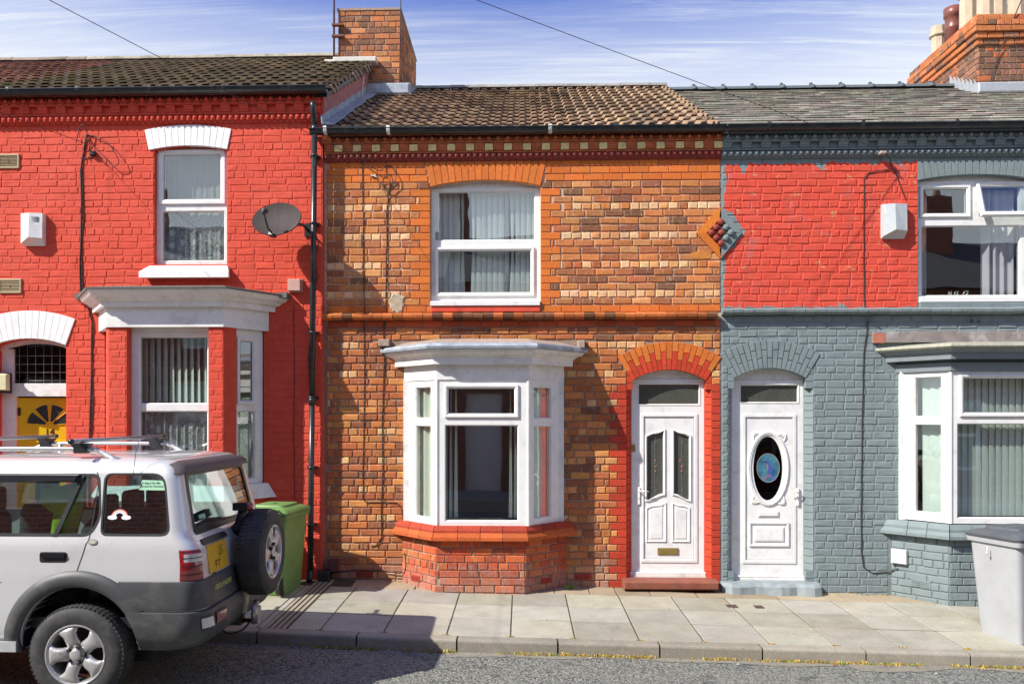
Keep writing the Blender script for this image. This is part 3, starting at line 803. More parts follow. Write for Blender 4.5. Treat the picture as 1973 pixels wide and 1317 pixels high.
def arch_hole(mb, x0, x1, zb, zs, zc, y0, y1):
    spandrel(mb, x0, x1, zs, zc, zc + .02, y0, y1); return (x0, x1, zb, zc + .02)

# ---------------------------------------------------------------- MIDDLE HOUSE (bare orange brick)
mid = thing('terraced_house', 'bare orange brick terraced house with white bay and white door, between two painted houses', 'house', (0, 0, 0), 'terraced houses along the street')
uzs, uzc = fz(359, 935), fz(347, 935); ux0, ux1 = fx(829), fx(1041.5); uzb = fz(590, 935)
dx0, dx1 = fx(1208), fx(1371); dfx0, dfx1 = fx(1219), fx(1360); dzs, dzc, dzb = fz(733, 1290), fz(712, 1290), fz(1119, 1290)
bx0, bx1 = fx(779), fx(1085); bzt, bzb = fz(690, 930), fz(1012, 930)
Z_COR = fz(308, 1000); Z_STR = fz(603, 1000); Z_STB = fz(616, 1000)
w1 = MB()
hU = arch_hole(w1, ux0, ux1, uzb, uzs, uzc, .012, .25)
hD = arch_hole(w1, dfx0, dfx1, dzb - .02, dzs, dzc, .012, .25)
hD = (dx0, dx1, dzb - .02, dzc + .02)
hB = (bx0 + .05, bx1 - .05, bzb + .02, bzt - .12)
wall_cells(w1, XL, XR, -.4, fz(258, 1000), .012, .25, [hU, hD, hB])
wallM = w1.build('wall', WMORTAR, mid)
room(mid, XL, XR, fz(258, 1000))
up = rows_down(Z_COR + .004, (Z_COR - Z_STR - .004) / 21, ['O', 'O', 'O', 'S', 'S', 'S', 'H', 'S', 'S', 'S', 'H', 'S', 'S', 'S', 'H', 'S', 'S', 'S', 'H', 'S', 'O'])
AV = .225
blk_u = [(ux0, ux1, uzb, uzc - .0)]
bu = []
# blocked strip under the voussoirs, row by row so that bricks run right up to the arch
_, (acx, acz, ar_, aa_) = arc(ux0, ux1, uzs, uzc)
for (z0, z1, k) in up:
    zm = (z0 + z1) / 2
    if zm > uzs - .01: 
        q = zm - acz; t_ = math.tan(aa_) * q
        if True: blk_u.append((acx - t_ - .004, acx + t_ + .004, z0, z1))
q_u = [(ux0, -1, uzb - .02, uzs + .0, .118, .232, 'Q'), (ux1, 1, uzb - .02, uzs + .0, .118, .232, 'Q')]
U = lay(up, XL + .03, XR, blk_u, q_u)
kinds = ['D'] + ['S', 'S', 'H', 'S', 'S', 'S', 'H', 'S', 'S', 'S', 'H', 'S', 'S', 'S', 'H', 'S', 'S', 'S', 'H', 'S', 'S', 'S', 'H', 'S', 'S', 'S', 'H', 'S', 'S', 'S', 'H', 'S', 'S', 'S', 'H', 'S', 'S', 'S', 'S']
lo = rows_down(Z_STB, C, kinds)
blk_l = [(bx0, bx1, -.5, fz(668, 930)), (fx(781), fx(1085), -.5, fz(1012, 930)), (fx(748), fx(1126), fz(672, 930), fz(655, 930)), (dx0, dx1, -.5, dzc)]
_, (dcx, dcz, dr_, da_) = arc(dfx0, dfx1, dzs, dzc); DH = .325
for (z0, z1, k) in lo:
    zm = (z0 + z1) / 2
    if zm > dzs - .03:
        q = zm - dcz; lim = dr_ + DH
        if q < lim:
            xa = min(sqrt(max(lim * lim - q * q, 0)), math.tan(da_) * q)
            blk_l.append((dcx - xa - .004, dcx + xa + .004, z0, z1))
q_l = [(dx0, -1, -.5, dzs - .03, .105, .20, 'R'), (dx1, 1, -.5, dzs - .03, .105, .105, 'R')]
Lw = lay(lo, XL + .03, XR, blk_l, q_l)
def colM(b, rr): return col_upper(b, rr) if b[2] > Z_STB + .01 else col_lower(b, rr)
emit(U + Lw, wallM, colM, B_OBJ, B_ATT, None, 0, .0, .009, .0045, 300, smooth=(('O', 'Q', 'R', 'D'), B_SM_OBJ, B_SM_ATT))
voussoirs(mid, ux0, ux1, uzs, uzc, AV, 17, B_SM_OBJ, lambda i, rr: jitc((.57, .17, .042), rr, .08), 0, ztop=Z_COR - .012)
def dcol(i, rr): return jitc((.47, .055, .028) if (i[0] % 2 and i[1] == 0) or (i[0] % 2 == 0 and i[1] == 0) else (.54, .16, .035), rr, .12)
voussoirs(mid, dfx0, dfx1, dzs, dzc, DH, 17, B_SM_OBJ, dcol, 0, .006, split=.21)
# string course: moulded bricks, rounded on top
zz0, zz1 = Z_STB, Z_STR
sb = MB(); k = .118
prof = [(.02, 0), (-.055, 0), (-.075, .018), (-.095, .022), (-.10, .05), (-.085, (zz1 - zz0) - .01), (-.06, zz1 - zz0), (.02, zz1 - zz0)]
sb.loft([[(q, y, z) for y, z in prof] for q in (-k / 2 + .002, k / 2 - .002)]); me_str = mesh_only(sb, 'string_course_brick', B_SM_OBJ)
x = XL + .06
while x < XR:
    c = jitc((.40, .13, .045) if R.random() < (.85 if x < -1 or x > 1.1 else .45) else (.15, .075, .045), R, .3)
    inst('string_course_brick', me_str, (x, R.uniform(-.004, .004), zz0 + R.uniform(-.003, .003)), wallM, (0, R.uniform(-.02, .02), 0), color=c); x += k
# jambs with stopped chamfers
def jamb(parent, xh, xf, zlo, zhi, c0, c1, mat, cf, Yf=0.0, dep=.10):
    z = zhi; i = 0
    while z > zlo + .02:
        z0 = max(z - C, zlo); m = MB(); ch = c0 < (z + z0) / 2 < c1
        pl = [(xh, Yf + .002), (xf, Yf + dep), (xf, Yf + .25), (xh, Yf + .25)] if ch else [(xh, Yf + .002), (xf, Yf + .002), (xf, Yf + .25), (xh, Yf + .25)]
        m.prism_z(pl, z0 + .003, z - .003); o = m.build('jamb_brick', mat, parent)
        c = cf(); o.color = (*c, 1); z = z0; i += 1
jr = lambda: jitc((.45, .055, .03), R, .10)
jamb(mid, dx0, dfx0, -.2, dzc + .019, fz(1108, 1290), fz(748, 1290), B_SM_OBJ, jr)
jamb(mid, dx1, dfx1, -.2, dzc + .019, fz(1108, 1290), fz(748, 1290), B_SM_OBJ, jr)
zl = [fz(p, 1000) for p in (263, 276, 279.5, 294.5, 295.5, 306.5)]
cornice(mid, XL + .02, XR, 0, zl, TERRA, TERRA, CREAM, TERRA_DK, None)
# carved stop at the left end of the cornice
m = MB(); m.lathe([(0, -.14), (.05, -.13), (.065, -.08), (.06, 0), (.06, .06)], (XL + .05, 0, (zl[0] + zl[1]) / 2), 'y', 12); m.lathe([(.03, -.16), (.034, -.13), (0, -.128)], (XL + .05, 0, (zl[0] + zl[1]) / 2), 'y', 10)
m.build('carved_stop', TERRA, mid)
# roof
EO = .12; Ze, Zr = fz(244, 1000, -EO), fz(170, 1000, 3.4)
prof = [(0, 0), (.012, 0), (.030, .030), (.085, .034), (.105, .004), (.150, 0), (.162, 0), (.180, .030), (.235, .034), (.255, .004), (.300, 0)]
def tcol(x, r):
    return jitc((.30, .225, .17) if R.random() < .8 else (.17, .13, .105), R, .22)
rbM, pitM, gaM = roof(mid, XL + .05, fx(1385), Ze, Zr, -EO, 3.4, .2985, 13, prof, .016, TILE, tcol, .005, 'roof_tile', lift=.032)
ridge(mid, XL + .3, fx(1385), 3.42, Zr + .02, TILE, (.30, .29, .27), .45, .09)
g = gutter(mid, XL - .12, XR + .02, -.155, fz(246, 1000, -.155), .058, [fx(p, -.155) for p in (628, 689, 749, 1060, 1187)], drop=.01, white=WPAINT)
m = MB(); m.box(XL, XR, -.094, -.0, zl[0] + .052, Ze - .03); m.build('eaves_board', BLACKPL, mid)

# upper window
T0 = frameT((0, 0, 0), 0); YW = .075
def zz(py, Y=0.0, px=935): return fz(py, px, Y)
wU = window(mid, T0, (fx(831, YW), ux1 + .012, zz(584, YW), zz(362, YW)), .05,
       [(fx(836, YW), fx(1031, YW), zz(463, YW), zz(368, YW), 'fixed'), (fx(845, YW), fx(1022, YW), zz(563, YW), zz(484, YW), 'sash')], YW)
m = MB(); pts, _ = arc(ux0 - .01, ux1 + .01, uzs, uzc + .01, 12)
m.prism([(ux0 - .01, zz(362, YW) + .002)] + pts + [(ux1 + .01, zz(362, YW) + .002)], YW + .01, YW + .05); m.build('head_board', WPAINT, wU)
m = MB(); m.cbox(ux0 + .005, ux1 - .005, -.035, .13, zz(589.5), zz(580), .006); m.build('sill', UPVC, wU)
m = MB(); m.cbox(ux0 + .01, ux1 - .005, -.02, .1, zz(601), zz(590), .006); m.build('painted_sill_brick', P_RED, mid)

# the bay
BYF = -.45
plan = [(fx(781), 0), (fx(842, BYF), BYF), (fx(1018, BYF), BYF), (fx(1084), 0)]
bz = lambda py, o=0.0: fz(py, 930, BYF - o)
bay = thing('bay', None, None, (0, 0, 0)) if False else None
m = MB(); sweep_plan(m, plan, [(.012, bz(731)), (.012, bz(701)), (-.08, bz(701)), (-.08, bz(731))], 0); bayc = m.build('bay_fascia', WPAINT, mid)
m = MB(); sweep_plan(m, plan, [(-.08, bz(701) + .001), (.09, bz(701, .09) + .001), (.09, bz(689, .09)), (.10, bz(687, .1)), (.12, bz(683, .12)), (.17, bz(678, .17)), (.19, bz(672, .19)), (-.08, bz(672, .19))], 0); m.build('crown_moulding', WPAINT, bayc)
m = MB(); sweep_plan(m, plan, [(.0, bz(672, .2) + .002), (.195, bz(672, .2) + .002), (.215, bz(670.5, .2)), (.22, bz(666, .2)), (.205, bz(661, .2)), (.16, bz(660, .2)), (.0, bz(655, .0))], 0); m.build('lead_roof', LEAD, bayc)
solid = MB(); sweep_plan(solid, plan, [(-.02, bz(660)), (.12, bz(661)), (-.02, bz(652)), (-.25, bz(648))], 0); solid.build('mortar_fillet', MORTAR, bayc)
for a_, b_, c_, d_y, e_ in ((731, 752, 668, 654, -.07), (1112, 1126, 672, 656, -.10)): m = MB(); m.cbox(fx(a_), fx(b_), e_, .012, fz(c_, (a_ + b_) / 2), fz(d_y, (a_ + b_) / 2), .008, jit=.004, rr=R); m.build('stone_pad', MORTAR, bayc)
m = MB(); tmp = MB(); solid_plan(m, plan, -.02, bz(700), bz(690), 0); m.build('bay_ceiling', WPAINT, bayc)
zb0, zb1 = bz(1013), bz(731)
for fi, (T, ang, ln) in enumerate(faces(plan)):
    top1, bot1 = zb1 - .075, fz(809, 930, BYF) + .0
    if fi == 1:
        s = ln / (1018 - 842)
        X_ = lambda px: (px - 842) * s
        window(mid, T, (0.012, ln - .012, zb0, zb1), .05, [(X_(864.5), X_(991), bz(796), bz(748.5), 'sash'), (X_(857), X_(999), bz(1004), bz(818), 'fixed')], .0, name='bay_window')
    else:
        a, b = (.16, .42) if fi == 0 else (.10, .36)
        g0, g1 = (.085 + (.04 if fi == 0 else .0), .0) if False else (0, 0)
        lo_, hi_ = (ln * .33, ln * .81) if fi == 0 else (ln * .15, ln * .66)
        window(mid, T, (.012 if fi else .07, ln - (.012 if fi == 0 else .07), zb0, zb1), .05,
               [(lo_, hi_, bz(806), bz(744), 'fixed'), (lo_, hi_, bz(1001), bz(820), 'fixed')], .0, name='bay_window')
for (px_, py_) in plan[1:3]: m = MB(); m.lathe([(.02, zb0), (.02, zb1)], (px_ , py_ + .006, 0), 'z', 8, smooth=False); m.build('corner_post', UPVC, bayc)
for a_, b_ in ((778.5, 792), (1072, 1086)): m = MB(); m.box(fx(a_), fx(b_), -.055, .012, zb0 - .015, fz(731, (a_ + b_) / 2)); m.build('side_board', WPAINT, bayc)
# sill courses and plinth of separate bricks
plan2 = [(fx(774), 0), (fx(840, BYF), BYF - .01), (fx(1012, BYF), BYF - .01), (fx(1092), 0)]
def bay_plinth(parent, plan2, z_top, z_mid, z_sb, zbot, cs1, cs2, colf, matO, matA, matM, Yw, matS, pr=.0):
    m = MB(); solid_plan(m, plan2, -.012, -.4, z_sb, Yw); core = m.build('bay_plinth', matM, parent)
    for k, (o0, o1, za, zb, cf) in enumerate(((.055, .028, z_mid, z_top, cs1), (.085, .055, z_sb, z_mid, cs2))):
        for (T, ang, ln), fi in zip(faces(plan2), range(3)):
            # bricks of the sloping sill, mitred at the corners
            n = max(2, round(ln / .23)); tA = math.tan(radians(22)) if True else 0
            for i in range(n):
                a0, a1 = ln * i / n + .003, ln * (i + 1) / n - .003
                e0 = lambda o: (-(o) * .40 if i == 0 and fi > 0 else (-(o) if i == 0 else 0)); e1 = lambda o: ((o) * .40 if i == n - 1 and fi < 2 else (o if i == n - 1 else 0))
                q = MB(T); r = []
                for xx, e in ((a0, e0), (a1, e1)):
                    pf = [(.05, za), (-o0, za + .002), (-o0, za + (zb - za) * (.45 if k else .35)), (-o1, zb), (.05, zb)]
                    r.append([(xx + e(-y), y, z) for y, z in pf])
                q.loft(r); o = q.build('sill_brick', matS, core); o.color = (*cf(), 1)
    rows = rows_down(z_sb, C, ['D', 'S', 'S', 'H', 'S', 'S', 'S', 'S', 'S', 'S'][:max(3, int((z_sb - zbot) / C) + 2)])
    for T, ang, ln in faces(plan2):
        bb = lay(rows, 0, ln, [], off=.05)
        emit(bb, core, colf, matO, matA, T, ang, .0, .006, .003, 60, mass='plinth_brickwork')
    return core
def bcol(b, rr): return jitc(pick([((.46, .088, .042), 40), ((.50, .13, .05), 26), ((.33, .075, .042), 18), ((.45, .17, .08), 8)], rr), rr)
bay_plinth(mid, plan2, bz(1012), bz(1026, .05), bz(1041, .05), bz(1140), lambda: jitc((.36, .06, .038), R, .16), lambda: jitc((.47, .115, .04), R, .16), bcol, B_OBJ, B_ATT, MORTAR, 0, B_SM_OBJ)
def airbrick(parent, T, xc, zc_, wd=.20, h=.065, col=(.40, .06, .04), mat=None, nx=10, ny=3):
    m = MB(T); holes = []
    for i in range(nx):
        for j in range(ny):
            a = xc - wd / 2 + .012 + (wd - .024) * i / nx; b = a + (wd - .024) / nx * .62; c = zc_ - h / 2 + .008 + (h - .016) * j / ny; holes.append((a, b, c, c + (h - .016) / ny * .62))
    wall_cells(m, xc - wd / 2, xc + wd / 2, zc_ - h / 2, zc_ + h / 2, -.008, .004, holes)
    m.box(xc - wd / 2, xc + wd / 2, .005, .02, zc_ - h / 2, zc_ + h / 2, mi=1)
    o = m.build('air_brick', [mat or B_SM_OBJ, BLACKPL], parent); o.color = (*col, 1)
fc = faces(plan2)
airbrick(mid, fc[0][0], fc[0][2] * .42, fz(1113, 800, -.2), .17); airbrick(mid, fc[2][0], fc[2][2] * .5, fz(1116, 1055, -.2), .17)
airbrick(mid, T0, fx(1123), fz(1110, 1123), .20, mat=B_SM_OBJ); airbrick(mid, T0, fx(703), fz(1106, 703), .20)

# ---------------------------------------------------------------- doors
def step(parent, x0, x1, y0, y1, z0, z1, mat, worn=.0):
    m = MB(); m.cbox(x0, x1, y0, y1, z0, z1, .015, (1, 1, 1), .004, R); return m.build('doorstep', mat, parent)
def door_frame(parent, x0, x1, zb, zt, zs, zc, Y, tz0, tz1, gx0, gx1, lz0, lz1, lx0, lx1, archx, glass):
    """frame, arched head board, fanlight pane and threshold; returns the door part"""
    m = MB(); wall_cells(m, x0, x1, zb, zt, Y, Y + .07, [(gx0, gx1, tz0, tz1), (lx0, lx1, lz0, lz1)])
    prof_rect(m, gx0, gx1, tz0, tz1, [(-.001, Y + .06), (-.001, Y - .006), (.004, Y - .006), (.014, Y + .02), (.014, Y + .06)])
    prof_rect(m, lx0 - .04, lx1 + .04, lz0 - .04, lz1 + .04, [(0, Y + .05), (0, Y - .010), (.03, Y - .012), (.04, Y - .004), (.04, Y + .05)])
    f = m.build('door_frame', UPVC, parent)
    m = MB(); pts, _ = arc(archx[0] - .01, archx[1] + .01, zs, zc + .008, 12); m.prism([(archx[0] - .01, zt + .002)] + pts + [(archx[1] + .01, zt + .002)], Y + .008, Y + .06); m.build('head_board', WPAINT, f)
    m = MB(); m.box(gx0 - .003, gx1 + .003, Y + .024, Y + .03, tz0 - .003, tz1 + .003); m.build('fanlight_pane', glass, f)
    m = MB(); prof_rect(m, gx0 - .002, gx1 + .002, tz0 - .002, tz1 + .002, [(0, Y + .018), (.008, Y + .018), (.008, Y + .023), (0, Y + .023)]); m.build('gasket', BLACKPL, f)
    return f
YD = .10
d_ = lambda py: fz(py, 1290, YD)
D = lambda px: fx(px, YD)
zt_ = d_(730)
dfM = door_frame(mid, dfx0 - .02, dfx1 + .015, d_(1100), zt_, dzs, dzc, YD, d_(780), d_(738), D(1229), D(1349), d_(1076), d_(803), D(1241), D(1337), (dfx0, dfx1), GLASS_DARK)
m = MB(); m.cbox(dfx0 - .02, dfx1 + .015, YD - .03, YD + .1, d_(1109), d_(1100) - .003, .006); m.cbox(dfx0 - .02, dfx1 + .015, YD - .045, YD + .1, d_(1119), d_(1109) - .002, .006); m.build('threshold', WPAINT, dfM)
step(mid, fx(1198), fx(1378), -.20, .12, fz(1136, 1290, -.2), fz(1119.5, 1290, -.2), simple('step_red', (.24, .075, .045), .85, var=.25, scale=8, bmp=.4, dirt=(.16, .10, .08), dirtscale=5, space='w'))
dM = MB(); lx0, lx1, lz0, lz1 = D(1241) + .003, D(1337) - .003, d_(1076) + .003, d_(803) - .003
# door leaf with two glazed lights with curved heads and two panels below
def curved(px0, px1, pyt, pyb, side, top, bot, n=9):
    """outline with an ogee head (and foot) higher towards the door's middle; side=+1: high end on the right"""
    a, b = D(px0), D(px1); out = []
    for i in range(n + 1):
        u = i / n; h = u if side > 0 else 1 - u; s = h * h * (3 - 2 * h); bmpv = .014 * sin(pi * h * 2)
        out.append((a + (b - a) * u, d_(pyt) - top * (1 - s) + bmpv))
    for i in range(n + 1):
        u = 1 - i / n; h = u if side > 0 else 1 - u; s = h * h * (3 - 2 * h)
        out.append((a + (b - a) * u, d_(pyb) + bot * s * 1.0))
    return out
L1 = curved(1244, 1281, 827, 965, 1, .075, .075); L2 = curved(1296, 1331, 827, 965, -1, .075, .075)
P1 = curved(1245, 1283, 968, 1043, 1, .06, 0); P2 = curved(1295, 1329, 968, 1043, -1, .06, 0)
def shrink(poly, k):
    cx_ = sum(p[0] for p in poly) / len(poly); cz_ = sum(p[1] for p in poly) / len(poly)
    w_ = max(p[0] for p in poly) - min(p[0] for p in poly); h_ = max(p[1] for p in poly) - min(p[1] for p in poly)
    return [(cx_ + (p[0] - cx_) * (1 - 2 * k / w_), cz_ + (p[1] - cz_) * (1 - 2 * k / h_)) for p in poly]
def ringmould(mb, outer, k, prof):
    """raised moulding following an outline; prof = (inset, depth)"""
    mb.loft([[(p[0], y, p[1]) for p in shrink(outer, i)] for i, y in prof], True, False, smooth=False, loop=True)
YLf = YD + .004
def leaf_with_holes(x0, x1, z0, z1, y0, y1, polys, mat, parent):
    """door leaf cut by real openings"""
    m = MB(); m.box(x0, x1, y0, y1, z0, z1); o = m.build('door_leaf', mat, parent)
    cut = MB()
    for P in polys: cut.prism(P, y0 - .1, y1 + .1)
    co = cut.build('cutter', mat); bm = o.modifiers.new('b', 'BOOLEAN'); bm.object = co; bm.solver = 'EXACT'
    bpy.context.view_layer.update(); dg = bpy.context.evaluated_depsgraph_get(); me = bpy.data.meshes.new_from_object(o.evaluated_get(dg))
    o.modifiers.clear(); o.data = me; bpy.data.objects.remove(co); return o
g1, g2 = shrink(L1, .018), shrink(L2, .018)
leafM = leaf_with_holes(lx0, lx1, lz0, lz1, YLf, YLf + .045, [g1, g2], UPVC, mid)
for P in (L1, L2): m = MB(); ringmould(m, P, .03, [(-.006, YLf), (-.006, YLf - .008), (.004, YLf - .018), (.014, YLf - .010), (.019, YLf + .012), (.019, YLf + .02), (.0, YLf + .02)]); m.build('light_moulding', UPVC, leafM)
for P in (P1, P2):
    m = MB(); ringmould(m, P, .03, [(-.004, YLf + .001), (-.004, YLf - .009), (.006, YLf - .014), (.016, YLf - .004), (.020, YLf + .001)])
    Q = shrink(P, .028); m.loft([[(p[0], YLf + .001, p[1]) for p in Q], [(p[0], YLf - .008, p[1]) for p in shrink(P, .045)]], True, True); m.build('raised_panel', UPVC, leafM)
for gp in (g1, g2):
    m = MB(); m.prism(gp, YLf + .02, YLf + .026); m.build('leaded_pane', GLASS_DARK, leafM)
    LEADC = MATS.get('lead_came') or simple('lead_came', (.30, .30, .30), .45, .6)
    q = MB(); cx_ = sum(p[0] for p in gp) / len(gp); za, zb_ = min(p[1] for p in gp) + .05, max(p[1] for p in gp) - .05
    yy = YLf + .017
    for f in (.1, .5, .9):
        c_ = za + (zb_ - za) * f; s_ = .035 if f != .5 else .05
        q.tube([(cx_, yy, c_ + s_), (cx_ + s_ * .5, yy, c_), (cx_, yy, c_ - s_), (cx_ - s_ * .5, yy, c_), (cx_, yy, c_ + s_)], .0022, 4, smooth=False)
    q.tube([(cx_, yy, za), (cx_, yy, zb_)], .002, 4, smooth=False); q.build('lead_strips', LEADC, leafM)
    fl = MB()
    for f in (.48, .58, .40):
        c_ = za + (zb_ - za) * f; fl.lathe([(0, yy - .003), (.012, yy - .001), (.012, yy + .001), (0, yy + .002)], (cx_ + R.uniform(-.012, .012), 0, c_), 'y', 7)
    fl.build('glass_flower', simple('rose_glass', (.35, .06, .07), .3), leafM)
BRASS = simple('aged_brass', (.42, .30, .10), .38, .7, var=.2, scale=20)
m = MB(); m.cbox(D(1267), D(1307), YLf - .012, YLf + .001, d_(1068), d_(1055), .003); m.build('letter_plate', BRASS, leafM)
m = MB(); m.cbox(D(1270), D(1304), YLf - .018, YLf - .012, d_(1066), d_(1057.5), .003); m.build('letter_flap', BRASS, leafM)
def handle(parent, px, py, direction, Y, name='door_handle'):
    m = MB(); a = fx(px, Y); z = fz(py, px, Y)
    m.cbox(a - .014, a + .014, Y - .012, Y + .001, z - .16, z + .045, .004); m.tube([(a, Y - .008, z), (a, Y - .05, z)], .009, 8)
    m.tube([(a - .002 * direction, Y - .05, z), (a + .06 * direction, Y - .052, z), (a + .11 * direction, Y - .045, z - .004)], [.009, .008, .007], 8)
    o = m.build(name, UPVC, parent); k = MB(); k.lathe([(.006, Y - .014), (.006, Y - .011)], (a, 0, z - .09), 'y', 8); k.build('keyhole', BLACKPL, o)
handle(leafM, 1231, 945, 1, YD - .012)
m = MB(); m.cbox(fx(1219.5), fx(1226), -.008 + .09, .092, fz(870, 1222), fz(857, 1222), .003); m.build('doorbell', BRASS, mid)

# ================================================================ LEFT HOUSE (painted red)
left = thing('terraced_house', 'bright red painted terraced house with white bay, yellow door and mossy tiled roof', 'house', (-5, YL, 0), 'terraced houses along the street')
XLL = -7.02
luz0, luzs, luzc = fz(509, 367, YL), fz(289, 367, YL), fz(281, 367, YL); lux0, lux1 = fx(297, YL), fx(437, YL)
ldx0, ldx1 = fx(-14, YL), fx(127, YL); ldzs, ldzc = fz(665, 56, YL), fz(652, 56, YL)
lzb = lambda py, Y=YL, px=320: fz(py, px, Y)
LBY = YL - .47
w2 = MB()
hU2 = arch_hole(w2, lux0, lux1, luz0, luzs, luzc, YL + .0045, .25)
spandrel(w2, ldx0, ldx1, ldzs, ldzc, ldzc + .02, YL + .0045, .25); hD2 = (ldx0, ldx1, .0, ldzc + .02)
hB2 = (fx(200, YL), fx(508, YL), lzb(940), lzb(600))
ZC2 = lzb(238)
wall_cells(w2, XLL, XL - .0, -.4, lzb(180), YL + .0045, .25, [hU2, hD2, hB2])
wallL = w2.build('wall', P_RED, left)
# party wall rising above the lower roof next door
GABLE = simple('pink_render', (.42, .17, .16), .9, var=.25, scale=12, bmp=.6, bscale=50, dirt=(.50, .36, .34), dirtscale=9, dirtamt=.8, space='w')
room(left, XLL, XL, lzb(180))
ZeL, ZrL = fz(170, 400, YL - EO), fz(113, 500, 3.4)
m = MB(); m.add([(XL + .004, -.02, lzb(255)), (XL + .004, -.02, ZeL - .03), (XL + .004, 3.4, ZrL - .05), (XL + .004, 7.2, lzb(300)), (XL - .25, .26, lzb(300)), (XL - .25, .26, ZeL - .03), (XL - .25, 3.4, ZrL - .05), (XL - .25, 7.2, lzb(300))],
      [(0, 1, 2, 3), (7, 6, 5, 4), (0, 4, 5, 1), (1, 5, 6, 2), (2, 6, 7, 3)]); m.build('gable_wall', GABLE, left)
topL = ZC2 + .004; nL = 27
rowsL = rows_down(topL, (topL - lzb(600)) / nL, (['S', 'S', 'S', 'H'] * 7)[:nL])
rowsL += rows_down(rowsL[-1][0], C, ['H', 'S', 'S', 'S'] * 11)
blk = [(lux0, lux1, luz0 - .03, luzc)]
_, (acx, acz, ar_, aa_) = arc(lux0 - .01, lux1 + .01, luzs, luzc)
def under_arch(blk, rows, x0, x1, zs, zc, h, flare=.0):
    _, (cx, cz, r, a) = arc(x0, x1, zs, zc)
    for (z0, z1, k) in rows:
        zm = (z0 + z1) / 2; q = zm - cz
        if zm > zs - .02 and q < r + h:
            xa = min(sqrt(max((r + h) ** 2 - q * q, 0)), math.tan(a) * q); blk.append((cx - xa - .002, cx + xa + .002, z0, z1))
lax0, lax1 = fx(287, YL), fx(438, YL)
under_arch(blk, rowsL, lax0, lax1, luzs, luzc, .25); under_arch(blk, rowsL, ldx0, ldx1, ldzs, ldzc, .33)
blk += [(ldx0, ldx1, -.5, ldzc), (fx(203, YL), fx(512, YL), -.5, lzb(560)), (fx(172, YL), fx(545, YL), lzb(640), lzb(572))]
BL = lay(rowsL, XLL + .02, XL - .004, blk, ())
RP_O = P_RED
emit(BL, wallL, lambda b, rr: (1, 1, 1), P_RED, P_RED, Matrix.Translation((0, YL, 0)), 0, .0, .0055, .004, 300, hide=lambda px, py: py > 880 and px < 470)
# the return face of the proud wall
m = MB()
for (z0, z1, k) in rowsL: m.box(XL - .02, XL + .003, YL + .012, .03, z0 + .004, z1 - .004)
m.build('return_face', P_RED, wallL, kind='stuff')
voussoirs(left, lax0, lax1, luzs, luzc, .245, 13, WBRICK, lambda i, rr: (1, 1, 1), YL, .012, gap=.003)
voussoirs(left, ldx0, ldx1, ldzs, ldzc, .33, 13, WBRICK, lambda i, rr: (1, 1, 1), YL, .012, gap=.003)
zl = [fz(p, 300, YL) for p in (189, 205, 208, 223, 224, 237)]
cornice(left, XLL, XL - .02, YL, zl, P_RED, P_RED, P_RED, P_RED, None, sp=.218)
profL = [(0, 0), (.02, 0), (.035, .022), (.12, .026), (.135, .004), (.165, 0), (.185, 0), (.20, .022), (.285, .026), (.30, .004), (.33, 0)]
def tcolL(x, r):
    return jitc((.21, .18, .13) if (x > -6.4 or r < 3) else (.27, .16, .13), R, .25)
rbL, pitL, gaL = roof(left, XLL, XL + .07, ZeL, ZrL, YL - EO, 3.4, .33, 12, profL, .016, TILE_OLD, tcolL, .006, 'roof_tile', lift=.035)
ridge(left, XLL, XL + .1, 3.42, ZrL + .02, TILE_OLD, (.34, .31, .24), .45, .10)
gutter(left, XLL, XL + .09, YL - .155, fz(171, 400, YL - .155), .062, [fx(p, YL - .155) for p in (20, 153, 292, 433, 560)])
m = MB(); m.box(XLL, XL, YL - .094, YL, zl[0] + .052, ZeL - .03); m.build('eaves_board', BLACKPL, left)
# mortar verge at the top right of the roof
m = MB()
for i in range(16):
    y = .05 + i * .21; z = ZeL + (ZrL - ZeL) * (y - YL + EO) / (3.4 - YL + EO)
    m.cbox(XL - .05, XL + .075 + R.uniform(-.01, .01), y, y + .2, z - .045, z - .005, .008)
m.build('verge', MORTAR, left)
# upper window
YWl = YL + .07
lx = lambda px: fx(px, YWl); lz = lambda py, px=370: fz(py, px, YWl)
wL = window(left, Matrix.Identity(4), (lx(301), lux1 + .012, lz(512), lz(292)), .05,
       [(lx(316), lx(425), lz(384), lz(299), 'sash'), (lx(311), lx(433), lz(503), lz(406), 'fixed')], YWl, sash_w=.06)
m = MB(); pts, _ = arc(lux0 - .01, lux1 + .01, luzs, luzc + .01, 10); m.prism([(lux0 - .01, lz(292) + .002)] + pts + [(lux1 + .01, lz(292) + .002)], YWl + .01, YWl + .05); m.build('head_board', WPAINT, wL)
m = MB(); m.add([(fx(275, YL), YL - .09, lzb(535)), (fx(446, YL), YL - .09, lzb(535)), (lux1 + .02, YWl + .02, lzb(513)), (lux0 - .02, YWl + .02, lzb(513)), (fx(275, YL), YL - .09, lzb(530)), (fx(446, YL), YL - .09, lzb(530)), (lux1 + .03, YL, lzb(514)), (lux0 - .03, YL, lzb(514))][0:0], [])
r_ = [[(x, YL - .10, lzb(537)), (x, YL - .10, lzb(526)), (x2, YL - .035, lzb(513)), (x2, YWl, lzb(510)), (x2, YWl, lzb(536))] for x, x2 in ((fx(275, YL), fx(290, YL)), (fx(446, YL), fx(440, YL)))]
m.loft(r_); m.build('sill', WBRICK, left)
